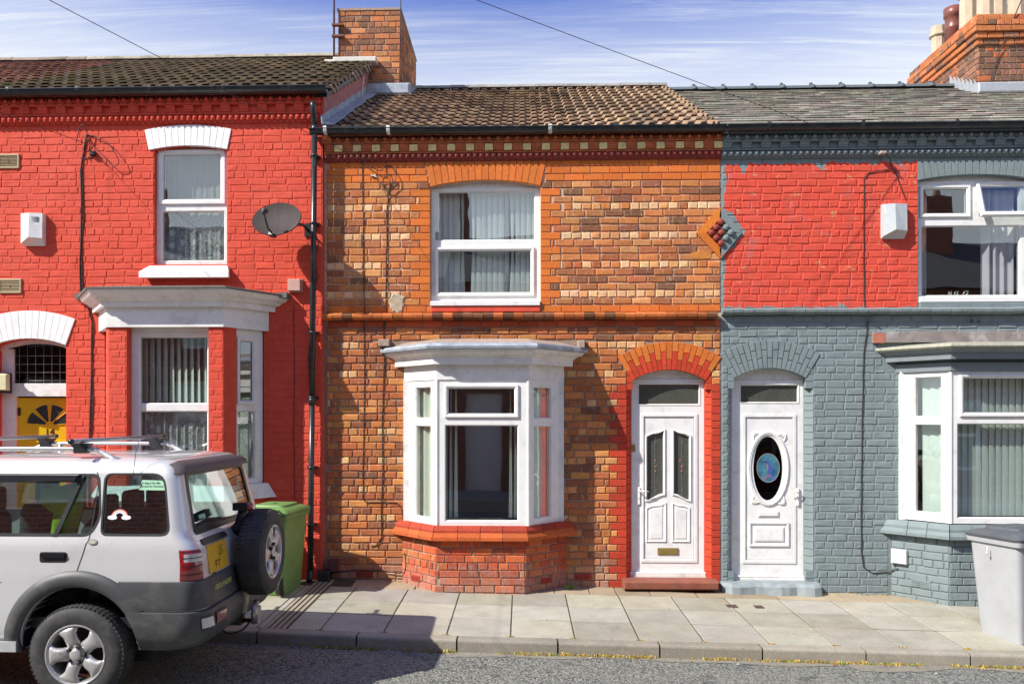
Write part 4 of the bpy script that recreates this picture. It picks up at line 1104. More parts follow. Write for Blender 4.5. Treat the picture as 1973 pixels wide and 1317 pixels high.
# bay
LP = [(fx(195, YL), YL), (fx(209, LBY), LBY), (fx(430, LBY), LBY), (fx(513, YL), YL)]
lb = lambda py, o=0.0: fz(py, 320, LBY - o)
m = MB(); sweep_plan(m, LP, [(.025, lb(630)), (.025, lb(589)), (-.14, lb(589)), (-.14, lb(630))], YL); fas = m.build('bay_fascia', WPAINT, left)
m = MB(); sweep_plan(m, LP, [(-.14, lb(589)), (.085, lb(590, .08)), (.09, lb(580, .09)), (.13, lb(576, .13)), (.15, lb(571, .15)), (.19, lb(566, .19)), (.215, lb(560, .21)), (.225, lb(556, .22)), (-.14, lb(556, .22))], YL); m.build('crown_moulding', WPAINT, fas)
FELT = simple('roof_felt', (.16, .16, .14), .95, var=.35, scale=60, bmp=.5, bscale=150, space='w')
m = MB(); sweep_plan(m, LP, [(.0, lb(556, .24) + .002), (.24, lb(556, .24) + .002), (.245, lb(552, .24)), (.10, lb(551, .1)), (-.05, lb(549, 0)), (-.3, lb(547))], YL); m.build('felt_roof', FELT, fas)
m = MB(); solid_plan(m, LP, -.16, lb(600), lb(590), YL); m.build('bay_ceiling', WPAINT, fas)
for a_, b_, c_, e_ in ((150, 172, 565, .06), (540, 558, 567, .12)): m = MB(); m.box(fx(a_, YL), fx(b_, YL), YL - e_, YL + .006, lzb(577), lzb(c_)); m.build('felt_upstand', FELT, fas)
zs_, zt2 = lb(962), lb(630)
def pier(F, e1, e2, w1_, w2_, th=.115):
    """angled brick pier at a bay corner"""
    F = Vector(F); e1 = Vector(e1).normalized(); e2 = Vector(e2).normalized()
    n1 = Vector((0, 1)); n2 = Vector((-e2.y, e2.x)) if e2.x > 0 else Vector((e2.y, -e2.x))
    if n2.y < 0 or True:
        c_ = Vector((0, .3)); n2 = n2 if n2.dot(Vector((-(e2.x), 0))) > 0 else -n2
    a = F + e1 * w1_; b = a + n1 * th; dd = F + e2 * w2_; c2 = dd + n2 * th
    inner = F + (e1 * .03) + n1 * (th + .03)
    return [tuple(F), tuple(a), tuple(b), tuple(inner), tuple(c2), tuple(dd)]
pf = (245 - 209) * 1.0 / FPX * (LBY - CAMY); sl = sqrt((LP[1][0] - LP[0][0]) ** 2 + (LP[1][1] - LP[0][1]) ** 2); sr = sqrt((LP[3][0] - LP[2][0]) ** 2 + (LP[3][1] - LP[2][1]) ** 2)
wr = sr * .30
p1 = pier(LP[1], (1, 0), (LP[0][0] - LP[1][0], LP[0][1] - LP[1][1]), pf, sl * .3); p2_ = pier(LP[2], (-1, 0), (LP[3][0] - LP[2][0], LP[3][1] - LP[2][1]), pf * .80, wr)
for P in (p1, p2_):
    m = MB(); m.prism_z([Vector(q) * 1.0 for q in P], zs_, zt2); pr_ = m.build('brick_pier', P_RED, left)
    Tf = None
    for (a, b) in ((P[5], P[0]), (P[0], P[1])) if P is p1 else ((P[1], P[0]), (P[0], P[5])):
        ang = atan2(b[1] - a[1], b[0] - a[0]); ln = sqrt((b[0] - a[0]) ** 2 + (b[1] - a[1]) ** 2); T = frameT((a[0], a[1], 0), ang)
        bb = lay(rows_down(zt2 - .002, C, ['S', 'S', 'S', 'H'] * 7), .0, ln, [(-1, 9, -5, zs_)], off=.06)
        emit(bb, pr_, lambda b_, rr: (1, 1, 1), P_RED, P_RED, T, ang, .003, .007, .002, 60)
fr_x0, fr_x1 = fx(253, LBY + .1), p2_[1][0] + .012
wl = lambda px: fx(px, LBY + .105); wz = lambda py: fz(py, 330, LBY + .105)
window(left, Matrix.Identity(4), (fr_x0, fr_x1, wz(958), zt2 - .003), .05, [(wl(268), wl(400), wz(778), wz(648), 'fixed'), (wl(268), wl(400), wz(948), wz(791), 'fixed')], LBY + .105, name='bay_window')
fcs = faces(LP)
T, ang, ln = fcs[2]; q = lambda f: ln * f
zr0 = fz(932, 480, (LBY + YL) / 2)
window(left, T, (wr + .002, ln - .01, zr0, zt2 - .003), .05, [(q(.44), q(.72), fz(771, 480, -.3), fz(657, 480, -.3), 'sash'), (q(.38), q(.80), fz(924, 480, -.3), fz(791, 480, -.3), 'fixed')], .05, name='bay_window')
T, ang, ln = fcs[0]
window(left, T, (.01, ln * .7 - .002, zr0, zt2 - .003), .05, [(ln * .15, ln * .55, fz(771, 200, -.3), fz(657, 200, -.3), 'fixed'), (ln * .15, ln * .55, fz(924, 200, -.3), fz(791, 200, -.3), 'fixed')], .05, name='bay_window')
m = MB(); sweep_plan(m, LP, [(-.05, zr0 - .002), (.02, zr0 - .006), (.10, fz(960, 480, -.3)), (-.05, fz(962, 480, -.3))], YL); m.build('bay_sill', WPAINT, left)
m = MB(); solid_plan(m, LP, .0, -.4, fz(962, 480, -.3), YL); lpl = m.build('bay_plinth', P_RED, left)
for T, ang, ln in faces(LP):
    bb = lay(rows_down(fz(964, 480, -.3), C, ['S', 'S', 'S', 'H'] * 4), 0, ln, [], off=.05); emit(bb, lpl, lambda b_, rr: (1, 1, 1), P_RED, P_RED, T, ang, .003, .008, .003, 40, hide=lambda px, py: px < 460)
# front door, yellow, with a fan light of four wedges and the number 14
YDl = YL + .17
e = lambda px: fx(px, YDl); h_ = lambda py: fz(py, 75, YDl)
m = MB(); wall_cells(m, ldx0, ldx1 + .01, -.05, h_(672), YDl, YDl + .07, [(e(26), e(150), h_(738), h_(660)), (e(29), e(150), -.06, h_(763))])
pts, _ = arc(ldx0 - .01, ldx1 + .01, ldzs, ldzc + .01, 10)
fL = m.build('door_frame', WPAINT, left)
m = MB(); m.loft([[(p[0], y, p[1] - d) for p in pts] for d, y in ((0, YDl - .02), (.055, YDl - .02), (.055, YDl + .06), (0, YDl + .06))], False, False, loop=True); m.build('head_board', WPAINT, fL)
m = MB(); m.prism([(ldx0 + .02, h_(738)), (ldx1, h_(738))] + [(p[0], p[1] - .02) for p in reversed(pts)], YDl + .03, YDl + .036); m.build('fanlight_pane', glassmat('dark_leaded_glass', (.10, .09, .08), .6), fL)
m = MB()
for k in range(9):
    x = ldx0 + .1 + k * .1; m.tube([(x, YDl + .027, h_(737)), (x, YDl + .027, h_(668) + (.02 if 0 < k < 8 else -.05))], .003, 4)
for k in range(4):
    z = h_(736) + .02 + k * .1; m.tube([(ldx0 + .05, YDl + .027, z), (ldx1, YDl + .027, z)], .003, 4)
m.build('lead_strips', LEADC, fL)
YELLOW = simple('yellow_door_paint', (.72, .46, .008), .35, var=.05, scale=6, bmp=.05, space='w')
Ty = Matrix.Translation((e(30), YDl + .05, 0)) @ Matrix.Rotation(radians(7), 4, 'Z')
dw = .80; dm = MB(Ty); dm.box(0, dw, 0, .045, .0, h_(766)); dl = dm.build('door_leaf', YELLOW, left)
zc0 = h_(822); xc = dw * .46
for k in range(4):
    a0, a1 = pi - (k * pi / 4 + .09), pi - ((k + 1) * pi / 4 - .09); r0, r1 = .045, .265; P = []
    for i in range(6): t = a0 + (a1 - a0) * i / 5; P.append((xc + r1 * cos(t), zc0 + .02 + r1 * sin(t) * .95))
    P += [(xc + r0 * cos(a1), zc0 + .02 + r0 * sin(a1)), (xc + r0 * cos(a0), zc0 + .02 + r0 * sin(a0))]
    m = MB(Ty); m.prism(P, -.003, .01); m.build('fan_pane', MATS['dark_leaded_glass'] if False else BLACKPL, dl)
    m = MB(Ty); Q = P; m.loft([[(p[0], y, p[1]) for p in shrink(Q, i)] for i, y in ((-.012, .0), (-.01, -.010), (.0, -.012), (.004, -.002))], True, False, loop=True); m.build('fan_moulding', YELLOW, dl)
for (a, b) in ((.10, .33), (.44, .68)):
    m = MB(Ty); P = [(a, h_(940)), (b, h_(940)), (b, h_(848)), (a, h_(848))]
    m.loft([[(p[0], y, p[1]) for p in shrink(P, i)] for i, y in ((-.0, .001), (.006, -.010), (.022, -.012), (.030, .001))], True, False, loop=True); m.build('panel_moulding', YELLOW, dl)
def text(s, name, mat, T, size, parent, depth=.002, align='CENTER', shear=0.0, label=None):
    cu = bpy.data.curves.new('t', 'FONT'); cu.body = s; cu.size = size; cu.extrude = depth / 2; cu.align_x = align; cu.shear = shear
    o = bpy.data.objects.new('t', cu); COL.objects.link(o); bpy.context.view_layer.update()
    me = bpy.data.meshes.new_from_object(o.evaluated_get(bpy.context.evaluated_depsgraph_get())); bpy.data.objects.remove(o)
    me.name = name; TT = T @ Matrix.Rotation(pi / 2, 4, 'X'); org = TT.translation.copy()
    me.transform(Matrix.Translation(-org) @ TT); me.materials.clear(); me.materials.append(mat)
    o = bpy.data.objects.new(name, me); COL.objects.link(o); return place(o, org, parent, label)
text('14', 'house_number', BLACKPL, Ty @ Matrix.Translation((xc, -.004, h_(838))), .115, dl, .004)
m = MB(Ty); m.box(.0, .03, -.012, .0, h_(800), h_(785)); m.build('door_hinge', BLACKPL, dl)
step(left, ldx0 - .05, ldx1 + .05, YL - .2, YL + .3, -.3, .10, P_RED)

# ================================================================ RIGHT HOUSE (grey, with a red painted panel)
right = thing('terraced_house', 'grey painted terraced house with a ragged red patch upstairs and a slate roof', 'house', (5, 0, 0), 'terraced houses along the street')
rz = lambda py, Y=0.0, px=1650: fz(py, px, Y)
rux0, rux1 = fx(1770), fx(1770) + 1.30; ruzb, ruzs, ruzc = fz(590, 1870), fz(346, 1870), fz(336, 1870)
rdx0, rdx1 = fx(1403), fx(1567); rdf0, rdf1 = fx(1414), fx(1553); rdzs, rdzc, rdzb = fz(728, 1482), fz(709, 1482), fz(1122, 1482)
RBY = -.45
rbx0, rbx1 = fx(1732), fx(1732) + 1.95
w3 = MB()
hU3 = arch_hole(w3, rux0, rux1, ruzb, ruzs, ruzc, .006, .25)
spandrel(w3, rdf0, rdf1, rdzs, rdzc, rdzc + .02, .006, .25); hD3 = (rdx0, rdx1, rdzb - .02, rdzc + .02)
hB3 = (rbx0 + .08, rbx1 - .08, fz(1010, 1850), fz(700, 1850))
wall_cells(w3, XR, XE, -.5, rz(250), .006, .25, [hU3, hD3, hB3])
wallR = w3.build('wall', P_GREY, right)
room(right, XR + .02, XE, rz(250))
Z_COR3 = fz(304, 1600); Z_S3a, Z_S3b = fz(594, 1600), fz(606, 1600)
rowsR = rows_down(Z_COR3 + .004, (Z_COR3 + .004 - Z_S3a) / 21, ['O', 'O', 'O', 'S', 'S', 'S', 'H', 'S', 'S', 'S', 'H', 'S', 'S', 'S', 'H', 'S', 'S', 'S', 'H', 'S', 'O'])
rowsR2 = rows_down(Z_S3b, C, kinds)
blk = [(rux0, rux1, ruzb, ruzc), (rux0 - .0, rux1, ruzb - .03, ruzb)]
under_arch(blk, rowsR, rux0, rux1, ruzs, ruzc, .20); under_arch(blk, rowsR2, rdf0, rdf1, rdzs, rdzc, .325)
blk += [(rdx0, rdx1, -.6, rdzc), (rbx0 + .01, rbx1, -.6, fz(690, 1850)), (fx(1712), rbx1 + .12, -.6, fz(1012, 1850)), (fx(1700), rbx1 + .15, fz(712, 1850), fz(640, 1850))]
BR = lay(rowsR + rowsR2, XR + .01, XE, blk, [(rux0, -1, ruzb, ruzs, .115, .23, 'Q')], off=.06)
emit(BR, wallR, lambda b, rr: (1, 1, 1), P_GREY, P_GREY, None, 0, .0, .007, .005, 300)
voussoirs(right, rux0, rux1, ruzs, ruzc, .20, 17, P_GREY, lambda i, rr: (1, 1, 1), 0, .006, gap=.006, ztop=fz(308, 1870))
voussoirs(right, rdf0, rdf1, rdzs, rdzc, .325, 17, P_GREY, lambda i, rr: (1, 1, 1), 0, .006, split=.21, gap=.008)
gw = lambda: (1, 1, 1)
jamb(right, rdx0, rdf0, -.3, rdzc + .019, fz(1103, 1482), fz(745, 1482), P_GREY, gw); jamb(right, rdx1, rdf1, -.3, rdzc + .019, fz(1103, 1482), fz(745, 1482), P_GREY, gw)
_ss = [(.02, 0), (-.055, 0), (-.075, .018), (-.095, .022), (-.10, .05), (-.085, (Z_S3a - Z_S3b) - .01), (-.06, Z_S3a - Z_S3b), (.02, Z_S3a - Z_S3b)]
sb = MB(); sb.loft([[(qq, y, z) for y, z in _ss] for qq in (-.059 + .002, .059 - .002)]); me_s3 = mesh_only(sb, 'string_course_brick', P_GREY)
x = XR + .06
while x < XE:
    inst('string_course_brick', me_s3, (x, R.uniform(-.004, .004), Z_S3b + R.uniform(-.003, .003)), wallR, (0, R.uniform(-.02, .02), 0)); x += .118
zl = [fz(p, 1600) for p in (260, 273, 275, 289, 291, 302)]
cornice(right, XR + .002, XE, 0, zl, P_GREY, P_GREY, P_GREY, P_GREY, None)
ZeR, ZrR = fz(239, 1650, -EO), fz(171, 1600, 3.4)
profS = [(.003, 0), (.247, 0)]
def scol(x, r): return jitc(pick([((.34, .35, .345), 50), ((.27, .28, .28), 25), ((.34, .31, .31), 12), ((.41, .415, .40), 12)], R), R, .12)
rbR, pitR, gaR = roof(right, fx(1385) + .01, XE, ZeR, ZrR, -EO, 3.4, .25, 19, profS, .012, SLATE, scol, .008, 'roof_slate', lift=.020, over=(0, .5), extra=.10, part='slate')
ridge(right, fx(1385), XE, 3.42, ZrR + .02, SLATE, (.115, .135, .145), .46, .085, knob=True)
gutter(right, XR + .03, XE, -.155, fz(241, 1600, -.155), .058, [fx(p, -.155) for p in (1480, 1660, 1840)], drop=.0)
m = MB(); m.box(XR, XE, -.094, 0, zl[0] + .052, ZeR - .03); m.build('eaves_board', BLACKPL, right)
m = MB()
for px, py in ((1450, 160), (1462, 161), (1760, 187), (1776, 189), (1797, 186), (1735, 195)): 
    pass
# upper window of the grey house: left casement shut, right casement pushed open
YWr = .07
rx = lambda px: fx(px, YWr); rzz = lambda py: fz(py, 1850, YWr)
G0 = dict(mat=UPVC)
wR = window(right, Matrix.Identity(4), (rux0 - .005, rux1 + .005, rzz(584), rzz(349)), .05,
      [(rx(1779), rx(1861), rzz(411), rzz(365), 'sash'), (rx(1886), rx(1966), rzz(417), rzz(358), 'hole'), (rx(1775), rx(1967), rzz(570), rzz(434), 'fixed')], YWr)
# the open top-hung casement
xo0, xo1 = rx(1880), rx(1880) + .62
Th = Matrix.Translation((0, YWr - .01, rzz(350))) @ Matrix.Rotation(radians(-17), 4, 'X')
m = MB(Th); prof_rect(m, xo0, xo1, -.44, 0, sashprof(.055, 0, .05)); os_ = m.build('open_casement', UPVC, wR)
m = MB(Th); m.box(xo0 + .05, xo1 - .05, .02, .026, -.39, -.05); m.build('pane', GLASS, os_)
m = MB(); pts, _ = arc(rux0 - .01, rux1 + .01, ruzs, ruzc + .01, 10); m.prism([(rux0 - .01, rzz(349) + .002)] + pts + [(rux1 + .01, rzz(349) + .002)], YWr + .01, YWr + .05); m.build('head_board', WPAINT, wR)
m = MB(); m.cbox(rux0 + .004, rux1, -.025, .12, rzz(584), rzz(573) , .006); m.build('sill', UPVC, wR)
m = MB(); m.cbox(rux0 + .002, rux1, -.03, .1, rz(596), rzz(585), .006); m.build('painted_sill_brick', P_GREY, right)
# bay
RP = [(fx(1733), 0), (fx(1832, RBY), RBY), (fx(1832, RBY) + 1.06, RBY), (fx(1832, RBY) + 1.06 + .42, 0)]
rb = lambda py, o=0.0: fz(py, 1840, RBY - o)
GPAINT = simple('grey_timber_paint', (.20, .235, .25), .5, var=.08, scale=8, bmp=.2, bscale=60, dirt=(.12, .12, .12), dirtscale=6, dirtamt=.4, space='w')
m = MB(); sweep_plan(m, RP, [(.0, rb(715)), (.03, rb(713.5)), (.035, rb(698)), (.0, rb(696)), (.0, rb(688)), (-.1, rb(688)), (-.1, rb(715))], 0); fR = m.build('bay_fascia', GPAINT, right)
m = MB(); sweep_plan(m, RP, [(-.1, rb(689)), (.12, rb(691, .12)), (.125, rb(679, .12)), (.145, rb(677, .14)), (.19, rb(670, .2)), (-.1, rb(670, .2))], 0); m.build('crown_moulding', GPAINT, fR)
m = MB(); sweep_plan(m, RP, [(-.1, rb(670, .2) + .002), (.20, rb(670, .2) + .002), (.22, rb(666, .2)), (.21, rb(661, .2)), (.1, rb(660, .1)), (-.1, rb(657))], 0); m.build('mortar_roof', simple('green_mortar', (.36, .36, .28), .95, var=.3, scale=25, bmp=.6, bscale=60, dirt=(.2, .2, .17), dirtscale=6, space='w'), fR)
m = MB(); m.cbox(fx(1680), XE - .6, -.035, .01, fz(660, 1800), fz(639, 1800), .004); m.build('flashing_board', simple('weathered_flashing', (.27, .23, .21), .7, var=.3, scale=8, bmp=.4, dirt=(.55, .54, .55), dirtscale=5, dirtamt=.9, space='w'), fR)
m = MB(); m.cbox(fx(1679), fx(1702), -.04, -.036, fz(661, 1690), fz(643, 1690), .001); m.build('exposed_brick_patch', B_SM_OBJ, fR).color = (.5, .18, .12, 1)
m = MB(); solid_plan(m, RP, -.1, rb(700), rb(690), 0); m.build('bay_ceiling', WPAINT, fR)
zb0, zb1 = rb(1008), rb(715)
for fi, (T, ang, ln) in enumerate(faces(RP)):
    if fi == 1:
        s = ln * 0 + (RBY - CAMY) / FPX
        X_ = lambda px: (px - 1832) * s * .985
        window(right, T, (0.012, ln - .012, zb0, zb1), .05, [(X_(1856), ln - X_(1858), rb(794), rb(729), 'sash'), (X_(1844), ln - X_(1845), rb(998), rb(815), 'fixed')], .0, name='bay_window')
    else:
        lo_, hi_ = (ln * .30, ln * .82) if fi == 0 else (ln * .2, ln * .7)
        window(right, T, (.02, ln - .012, zb0, zb1), .05, [(lo_, hi_, rb(803), rb(724), 'fixed'), (lo_, hi_, rb(992), rb(817), 'fixed')], .0, name='bay_window')
for (px_, py_) in RP[1:3]: m = MB(); m.lathe([(.02, zb0), (.02, zb1)], (px_, py_ + .006, 0), 'z', 8, smooth=False); m.build('corner_post', UPVC, fR)
m = MB(); m.box(fx(1731.5), fx(1745), -.05, .006, zb0 - .01, zb1 + .02); m.build('side_board', UPVC, fR)
RP2 = [(fx(1716), 0), (fx(1828, RBY), RBY - .01), (RP[2][0] + .02, RBY - .01), (RP[3][0] + .05, 0)]
cr_ = bay_plinth(right, RP2, rb(1010), rb(1025, .05), rb(1039, .05), rb(1180), gw, gw, lambda b, rr: (1, 1, 1), P_GREY, P_GREY, P_GREY, 0, P_GREY)
fc = faces(RP2); airbrick(right, fc[0][0], fc[0][2] * .53, fz(1124, 1770, -.25), .21, .075, (1, 1, 1), P_GREY)
airbrick(right, Matrix.Identity(4), fx(1881), fz(617, 1881), .19, .06, (1, 1, 1), P_GREY, 2, 2)
# door
d2 = lambda py: fz(py, 1482, YD)
D = lambda px: fx(px, YD)
dfR = door_frame(right, rdf0 - .02, rdf1 + .015, d2(1107), d2(732), rdzs, rdzc, YD, d2(776), d2(740), D(1426), D(1539), d2(1078), d2(804), D(1437), D(1527), (rdf0, rdf1), GLASS_DARK)
m = MB(); m.cbox(rdf0 - .02, rdf1 + .015, YD - .03, YD + .1, d2(1111), d2(1107) - .003, .006); m.cbox(rdf0 - .02, rdf1 + .012, YD - .045, YD + .1, d2(1122), d2(1111.5), .006); m.build('threshold', WPAINT, dfR)
m = MB()
x0_, x1_ = fx(1387), fx(1573); zt_, zb_ = fz(1124, 1482, -.15), fz(1150, 1482, -.15)
sl_ = []
for i in range(13):
    x = x0_ + (x1_ - x0_) * i / 12; yy = -.17 - .03 * sin(i * 1.1) - (.05 if i > 9 else 0)
    if i in (0, 12): yy += .07
    sl_.append([(x, .1, zb_), (x, yy - .02, zb_), (x, yy, zt_ - .035 + R.uniform(-.005, .005)), (x, yy + .05, zt_ + R.uniform(-.006, .006)), (x, .1, zt_)])
m.loft(sl_, smooth=False); m.build('doorstep', simple('step_grey', (.25, .29, .30), .8, var=.25, scale=9, bmp=.5, bscale=30, dirt=(.20, .20, .19), dirtscale=6, space='w'), right)
def ell(px, py, ax, az, n=32):
    return [(D(px) + ax * cos(2 * pi * i / n), d2(py) + az * sin(2 * pi * i / n)) for i in range(n)]
s_ = (YD - CAMY) / FPX
OV = ell(1480, 902, 40 * s_, 72 * s_)
leafR = leaf_with_holes(D(1437) + .003, D(1527) - .003, d2(1078) + .003, d2(804) + .003 - .006, YLf, YLf + .045, [ell(1480, 902, 28 * s_, 61 * s_)], UPVC, right)
m = MB(); k_ = [(-.0, YLf + .001), (.004, YLf - .014), (.020, YLf - .020), (.030, YLf - .010), (.036, YLf - .016), (.050, YLf - .008), (.060, YLf + .015), (.055, YLf + .02)]
m.loft([[(p[0], y, p[1]) for p in ell(1480, 902, 40 * s_ - i, 72 * s_ - i)] for i, y in k_], True, False, smooth=True, loop=False); m.build('oval_moulding', UPVC, leafR, sharp=50)
def leafswirl(mb, cx_, cz_, sx, sz, k=1.0):
    """acanthus corner spray"""
    for a, ln_ in ((0.15, .10), (.75, .065), (1.4, .10)):
        dx_, dz_ = cos(a) * sx, sin(a) * sz; pts_ = []; nn = 6
        for i in range(nn + 1):
            f = i / nn; bend = .02 * sin(pi * f)
            pts_.append((cx_ + dx_ * ln_ * f * k - dz_ * bend * .4, cz_ + dz_ * ln_ * f * k + dx_ * bend * .4, .013 * sin(pi * min(.95, f * .9 + .12)) + .001))
        mb.tube([(a_, YLf - .004, b_) for a_, b_, w_ in pts_], [w_ for a_, b_, w_ in pts_], 6)
for px, py, sx, sz in ((1454, 836, 1, -1), (1508, 836, -1, -1), (1455, 968, 1, 1), (1508, 968, -1, 1)): 
    cx_, cz_ = D(px) - .03 * sx, d2(py) - .01 * sz
    m = MB(); leafswirl(m, cx_ - .0 * sx, cz_, sx, sz, 1.0); m.build('corner_spray', UPVC, leafR)
m = MB(); m.prism(ell(1480, 902, 29 * s_, 62 * s_), YLf + .02, YLf + .026); m.build('oval_pane', glassmat('very_dark_glass', (.06, .06, .05), .7), leafR)
CX_, CZ_ = D(1481), d2(901); rr1, rr2 = 21 * s_, 27 * s_
def el2(ax, az, n=28): return [(CX_ + ax * cos(2 * pi * i / n), CZ_ + az * sin(2 * pi * i / n)) for i in range(n)]
mo, to, bo = newmat('painted_glass_water'); p_ = worldpos(to)
cc = mixc(to, ramp(to, noise(to, p_, 9, 4, .6), .35, .65), (.02, .09, .17), (.08, .24, .29)); cc = mixc(to, ramp(to, noise(to, p_, 14, 3, .6, 0, (1, 1, 1.7)), .58, .7, 0, .7), cc, (.16, .12, .20))
to.links.new(cc, bo.inputs['Base Color']); bo.inputs['Roughness'].default_value = .35
m = MB(); m.prism(el2(rr1, rr2), YLf + .015, YLf + .019); pic = m.build('bird_roundel', mo, leafR)
m = MB(); m.loft([[(p[0], y, p[1]) for p in el2(rr1 + i, rr2 + i)] for i, y in ((-.003, YLf + .013), (.004, YLf + .011), (.006, YLf + .019), (-.003, YLf + .019))], True, False, loop=True); m.build('roundel_rim', simple('silver_rim', (.6, .6, .58), .35, .8), leafR)
def bird(poly, name, col, dy):
    q = MB(); q.prism([(CX_ + a * rr1, CZ_ + b * rr2) for a, b in poly], YLf + .0135 - dy, YLf + .0145); q.build(name, MATS.get('bird_' + name) or simple('bird_' + name, col, .4), pic)
bird([(-.18, .42), (-.05, .52), (.08, .45), (.16, .28), (.32, .10), (.38, -.15), (.34, -.42), (.22, -.50), (.05, -.35), (-.10, -.12), (-.12, .12), (-.16, .28)], 'bird_body', (.05, .10, .38), 0)
bird([(-.72, .45), (-.16, .46), (-.14, .34), (-.30, .37)], 'bird_beak', (.06, .05, .10), .0005)
bird([(-.12, .30), (-.02, .26), (.0, .0), (-.02, -.22), (-.10, -.10), (-.13, .12)], 'bird_breast', (.42, .16, .12), .001)
bird([(.10, -.40), (.24, -.42), (.60, -.72), (.66, -.86), (.5, -.80), (.2, -.62)], 'bird_tail', (.10, .12, .42), .0015)
bird([(-.35, -.80), (.0, -.45), (.30, -.62), (.62, -.70), (.30, -.70), (.02, -.56), (-.30, -.88)], 'bird_perch', (.45, .10, .22), .001)
m = MB(); m.cbox(D(1460), D(1500), YLf - .014, YLf + .001, d2(994.5), d2(984), .004); m.cbox(D(1463), D(1498), YLf - .019, YLf - .013, d2(993), d2(985.5), .003); m.build('letter_plate', UPVC, leafR)
m = MB(); P = [(D(1443), d2(1052)), (D(1520), d2(1052)), (D(1520), d2(1005)), (D(1443), d2(1005))]
ringmould(m, P, .03, [(-.0, YLf + .001), (.002, YLf - .016), (.012, YLf - .019), (.026, YLf - .006), (.030, YLf + .001)])
Q = shrink(P, .06); m.loft([[(p[0], y, p[1]) for p in shrink(P, i)] for i, y in ((.058, YLf + .001), (.062, YLf - .012), (.078, YLf - .016))]); m.build('panel_moulding', UPVC, leafR)
handle(leafR, 1537, 947, -1, YD - .012)

# the diamond ornament on the party line: half bare terracotta, half painted grey
ox, oz = fx(1388), fz(449, 1388); hw_, hh_ = .285, .30
DIA = [(-hw_, 0), (0, hh_), (hw_ * .85, 0), (0, -hh_)]
for i in range(4):
    a, b = Vector(DIA[i]), Vector(DIA[(i + 1) % 4]); t_ = (b - a).normalized(); n_ = Vector((t_.y, -t_.x)); 
    if n_.dot(-a) < 0: n_ = -n_
    wv = .085; lft = i in (0, 3)
    P = [a, b, b + n_ * wv - t_ * wv * .95, a + n_ * wv + t_ * wv * .95]
    if i in (1, 3): P = [a, b, b + n_ * wv - t_ * wv * .95, a + n_ * wv + t_ * wv * .95]
    m = MB(); m.loft([[(ox + p.x, y, oz + p.y) for p in P] for y in (.02, -.022)]); o = m.build('diamond_border_tile', B_SM_OBJ if lft else P_GREY, mid if lft else right)
    if lft: o.color = (*jitc((.60, .19, .035), R), 1)
sm_, sr_ = MB(), MB()
for i in range(3):
    for j in range(3):
        u, v = (i - 1) * .085, (j - 1) * .085; x, z = (u + v) * .66, (v - u) * .72; q = sm_ if x < .01 else sr_
        q.add([(ox + x - .055, -.012, oz + z), (ox + x, -.012, oz + z - .06), (ox + x + .055, -.012, oz + z), (ox + x, -.012, oz + z + .06), (ox + x - .055, .02, oz + z), (ox + x, .02, oz + z - .06), (ox + x + .055, .02, oz + z), (ox + x, .02, oz + z + .06)], [(0, 1, 2, 3), (0, 4, 5, 1), (1, 5, 6, 2), (2, 6, 7, 3), (3, 7, 4, 0)])
        q.lathe([(.036, -.012), (.040, -.03), (.032, -.05), (.012, -.06), (0, -.06)], (ox + x, 0, oz + z), 'y', 10)
sm_.build('diamond_studs', TERRA_DK, mid, sharp=40); sr_.build('diamond_studs', P_GREY, right, sharp=40)
m = MB(); m.prism([(fx(1331), fz(487, 1331)), (fx(1352), fz(482, 1352)), (fx(1371), fz(486, 1371)), (fx(1369), fz(497, 1369)), (fx(1345), fz(499, 1345)), (fx(1331), fz(497, 1331))], -.003, .012); m.build('broken_brick_scar', simple('scar', (.55, .20, .04), .95, bmp=.9, bscale=40, var=.4, scale=20), mid)

# chimneys on the party walls
def ccm(b, rr): return jitc(pick([((.42, .16, .07), 35), ((.50, .23, .11), 15), ((.20, .095, .065), 25), ((.32, .12, .065), 25)], rr), rr, .25)
def ccr(b, rr): return jitc((.44, .15, .06) if (b[3] > czr - .42 and rr.random() < .8) else pick([((.16, .085, .065), 45), ((.11, .06, .05), 20), ((.42, .12, .05), 14), ((.25, .12, .09), 20)], rr), rr)
cy0 = 2.75
CM0, CM1 = fx(651, cy0), fx(772, cy0)
czt = fz(20, 700, cy0)
stk = thing('chimney_stack', 'weathered orange brick chimney between the mossy roof and the brown tiled roof', 'chimney', ((CM0 + CM1) / 2, cy0 + .9, 6), 'chimney stacks')
chimney(stk, CM0, CM1, cy0, cy0 + 1.8, fz(300, 700, cy0), czt, ccm, 0, 'brick_stack')
POT = simple('clay_pot', (.52, .42, .30), .8, var=.15, scale=10, bmp=.2, dirt=(.25, .2, .16), dirtscale=5, space='w')
STEEL = simple('flue_steel', (.45, .46, .46), .4, .8, var=.1)
m = MB(); m.box(CM0 - .01, CM1 + .01, cy0 - .01, cy0 + 1.81, czt - .004, czt + .03); m.build('mortar_cap', MORTAR, stk)
for px, r_, h2 in ((684, .075, .13), (745, .055, .10), (758, .04, .08)):
    m = MB(); x = fx(px, cy0 + .3); z = czt; m.lathe([(r_, z), (r_, z + h2 * .7), (r_ * 1.25, z + h2 * .72), (r_ * 1.25, z + h2), (r_ * .9, z + h2 * 1.08), (0, z + h2 * 1.1)], (x, cy0 + .3, 0), 'z', 14); m.build('flue_cowl', STEEL, stk)
cyr = 2.70
CR0 = fx(1882, cyr)
czr = fz(30, 1930, cyr)
stk2 = thing('chimney_stack', 'dark brick chimney with orange corbelled top and cream clay pots on the slate roof', 'chimney', (CR0 + .55, cyr + .9, 6), 'chimney stacks')
chimney(stk2, CR0 + .02, CR0 + 1.15, cyr, cyr + 1.95, fz(260, 1930, cyr), czr, ccr, 5, 'brick_stack')
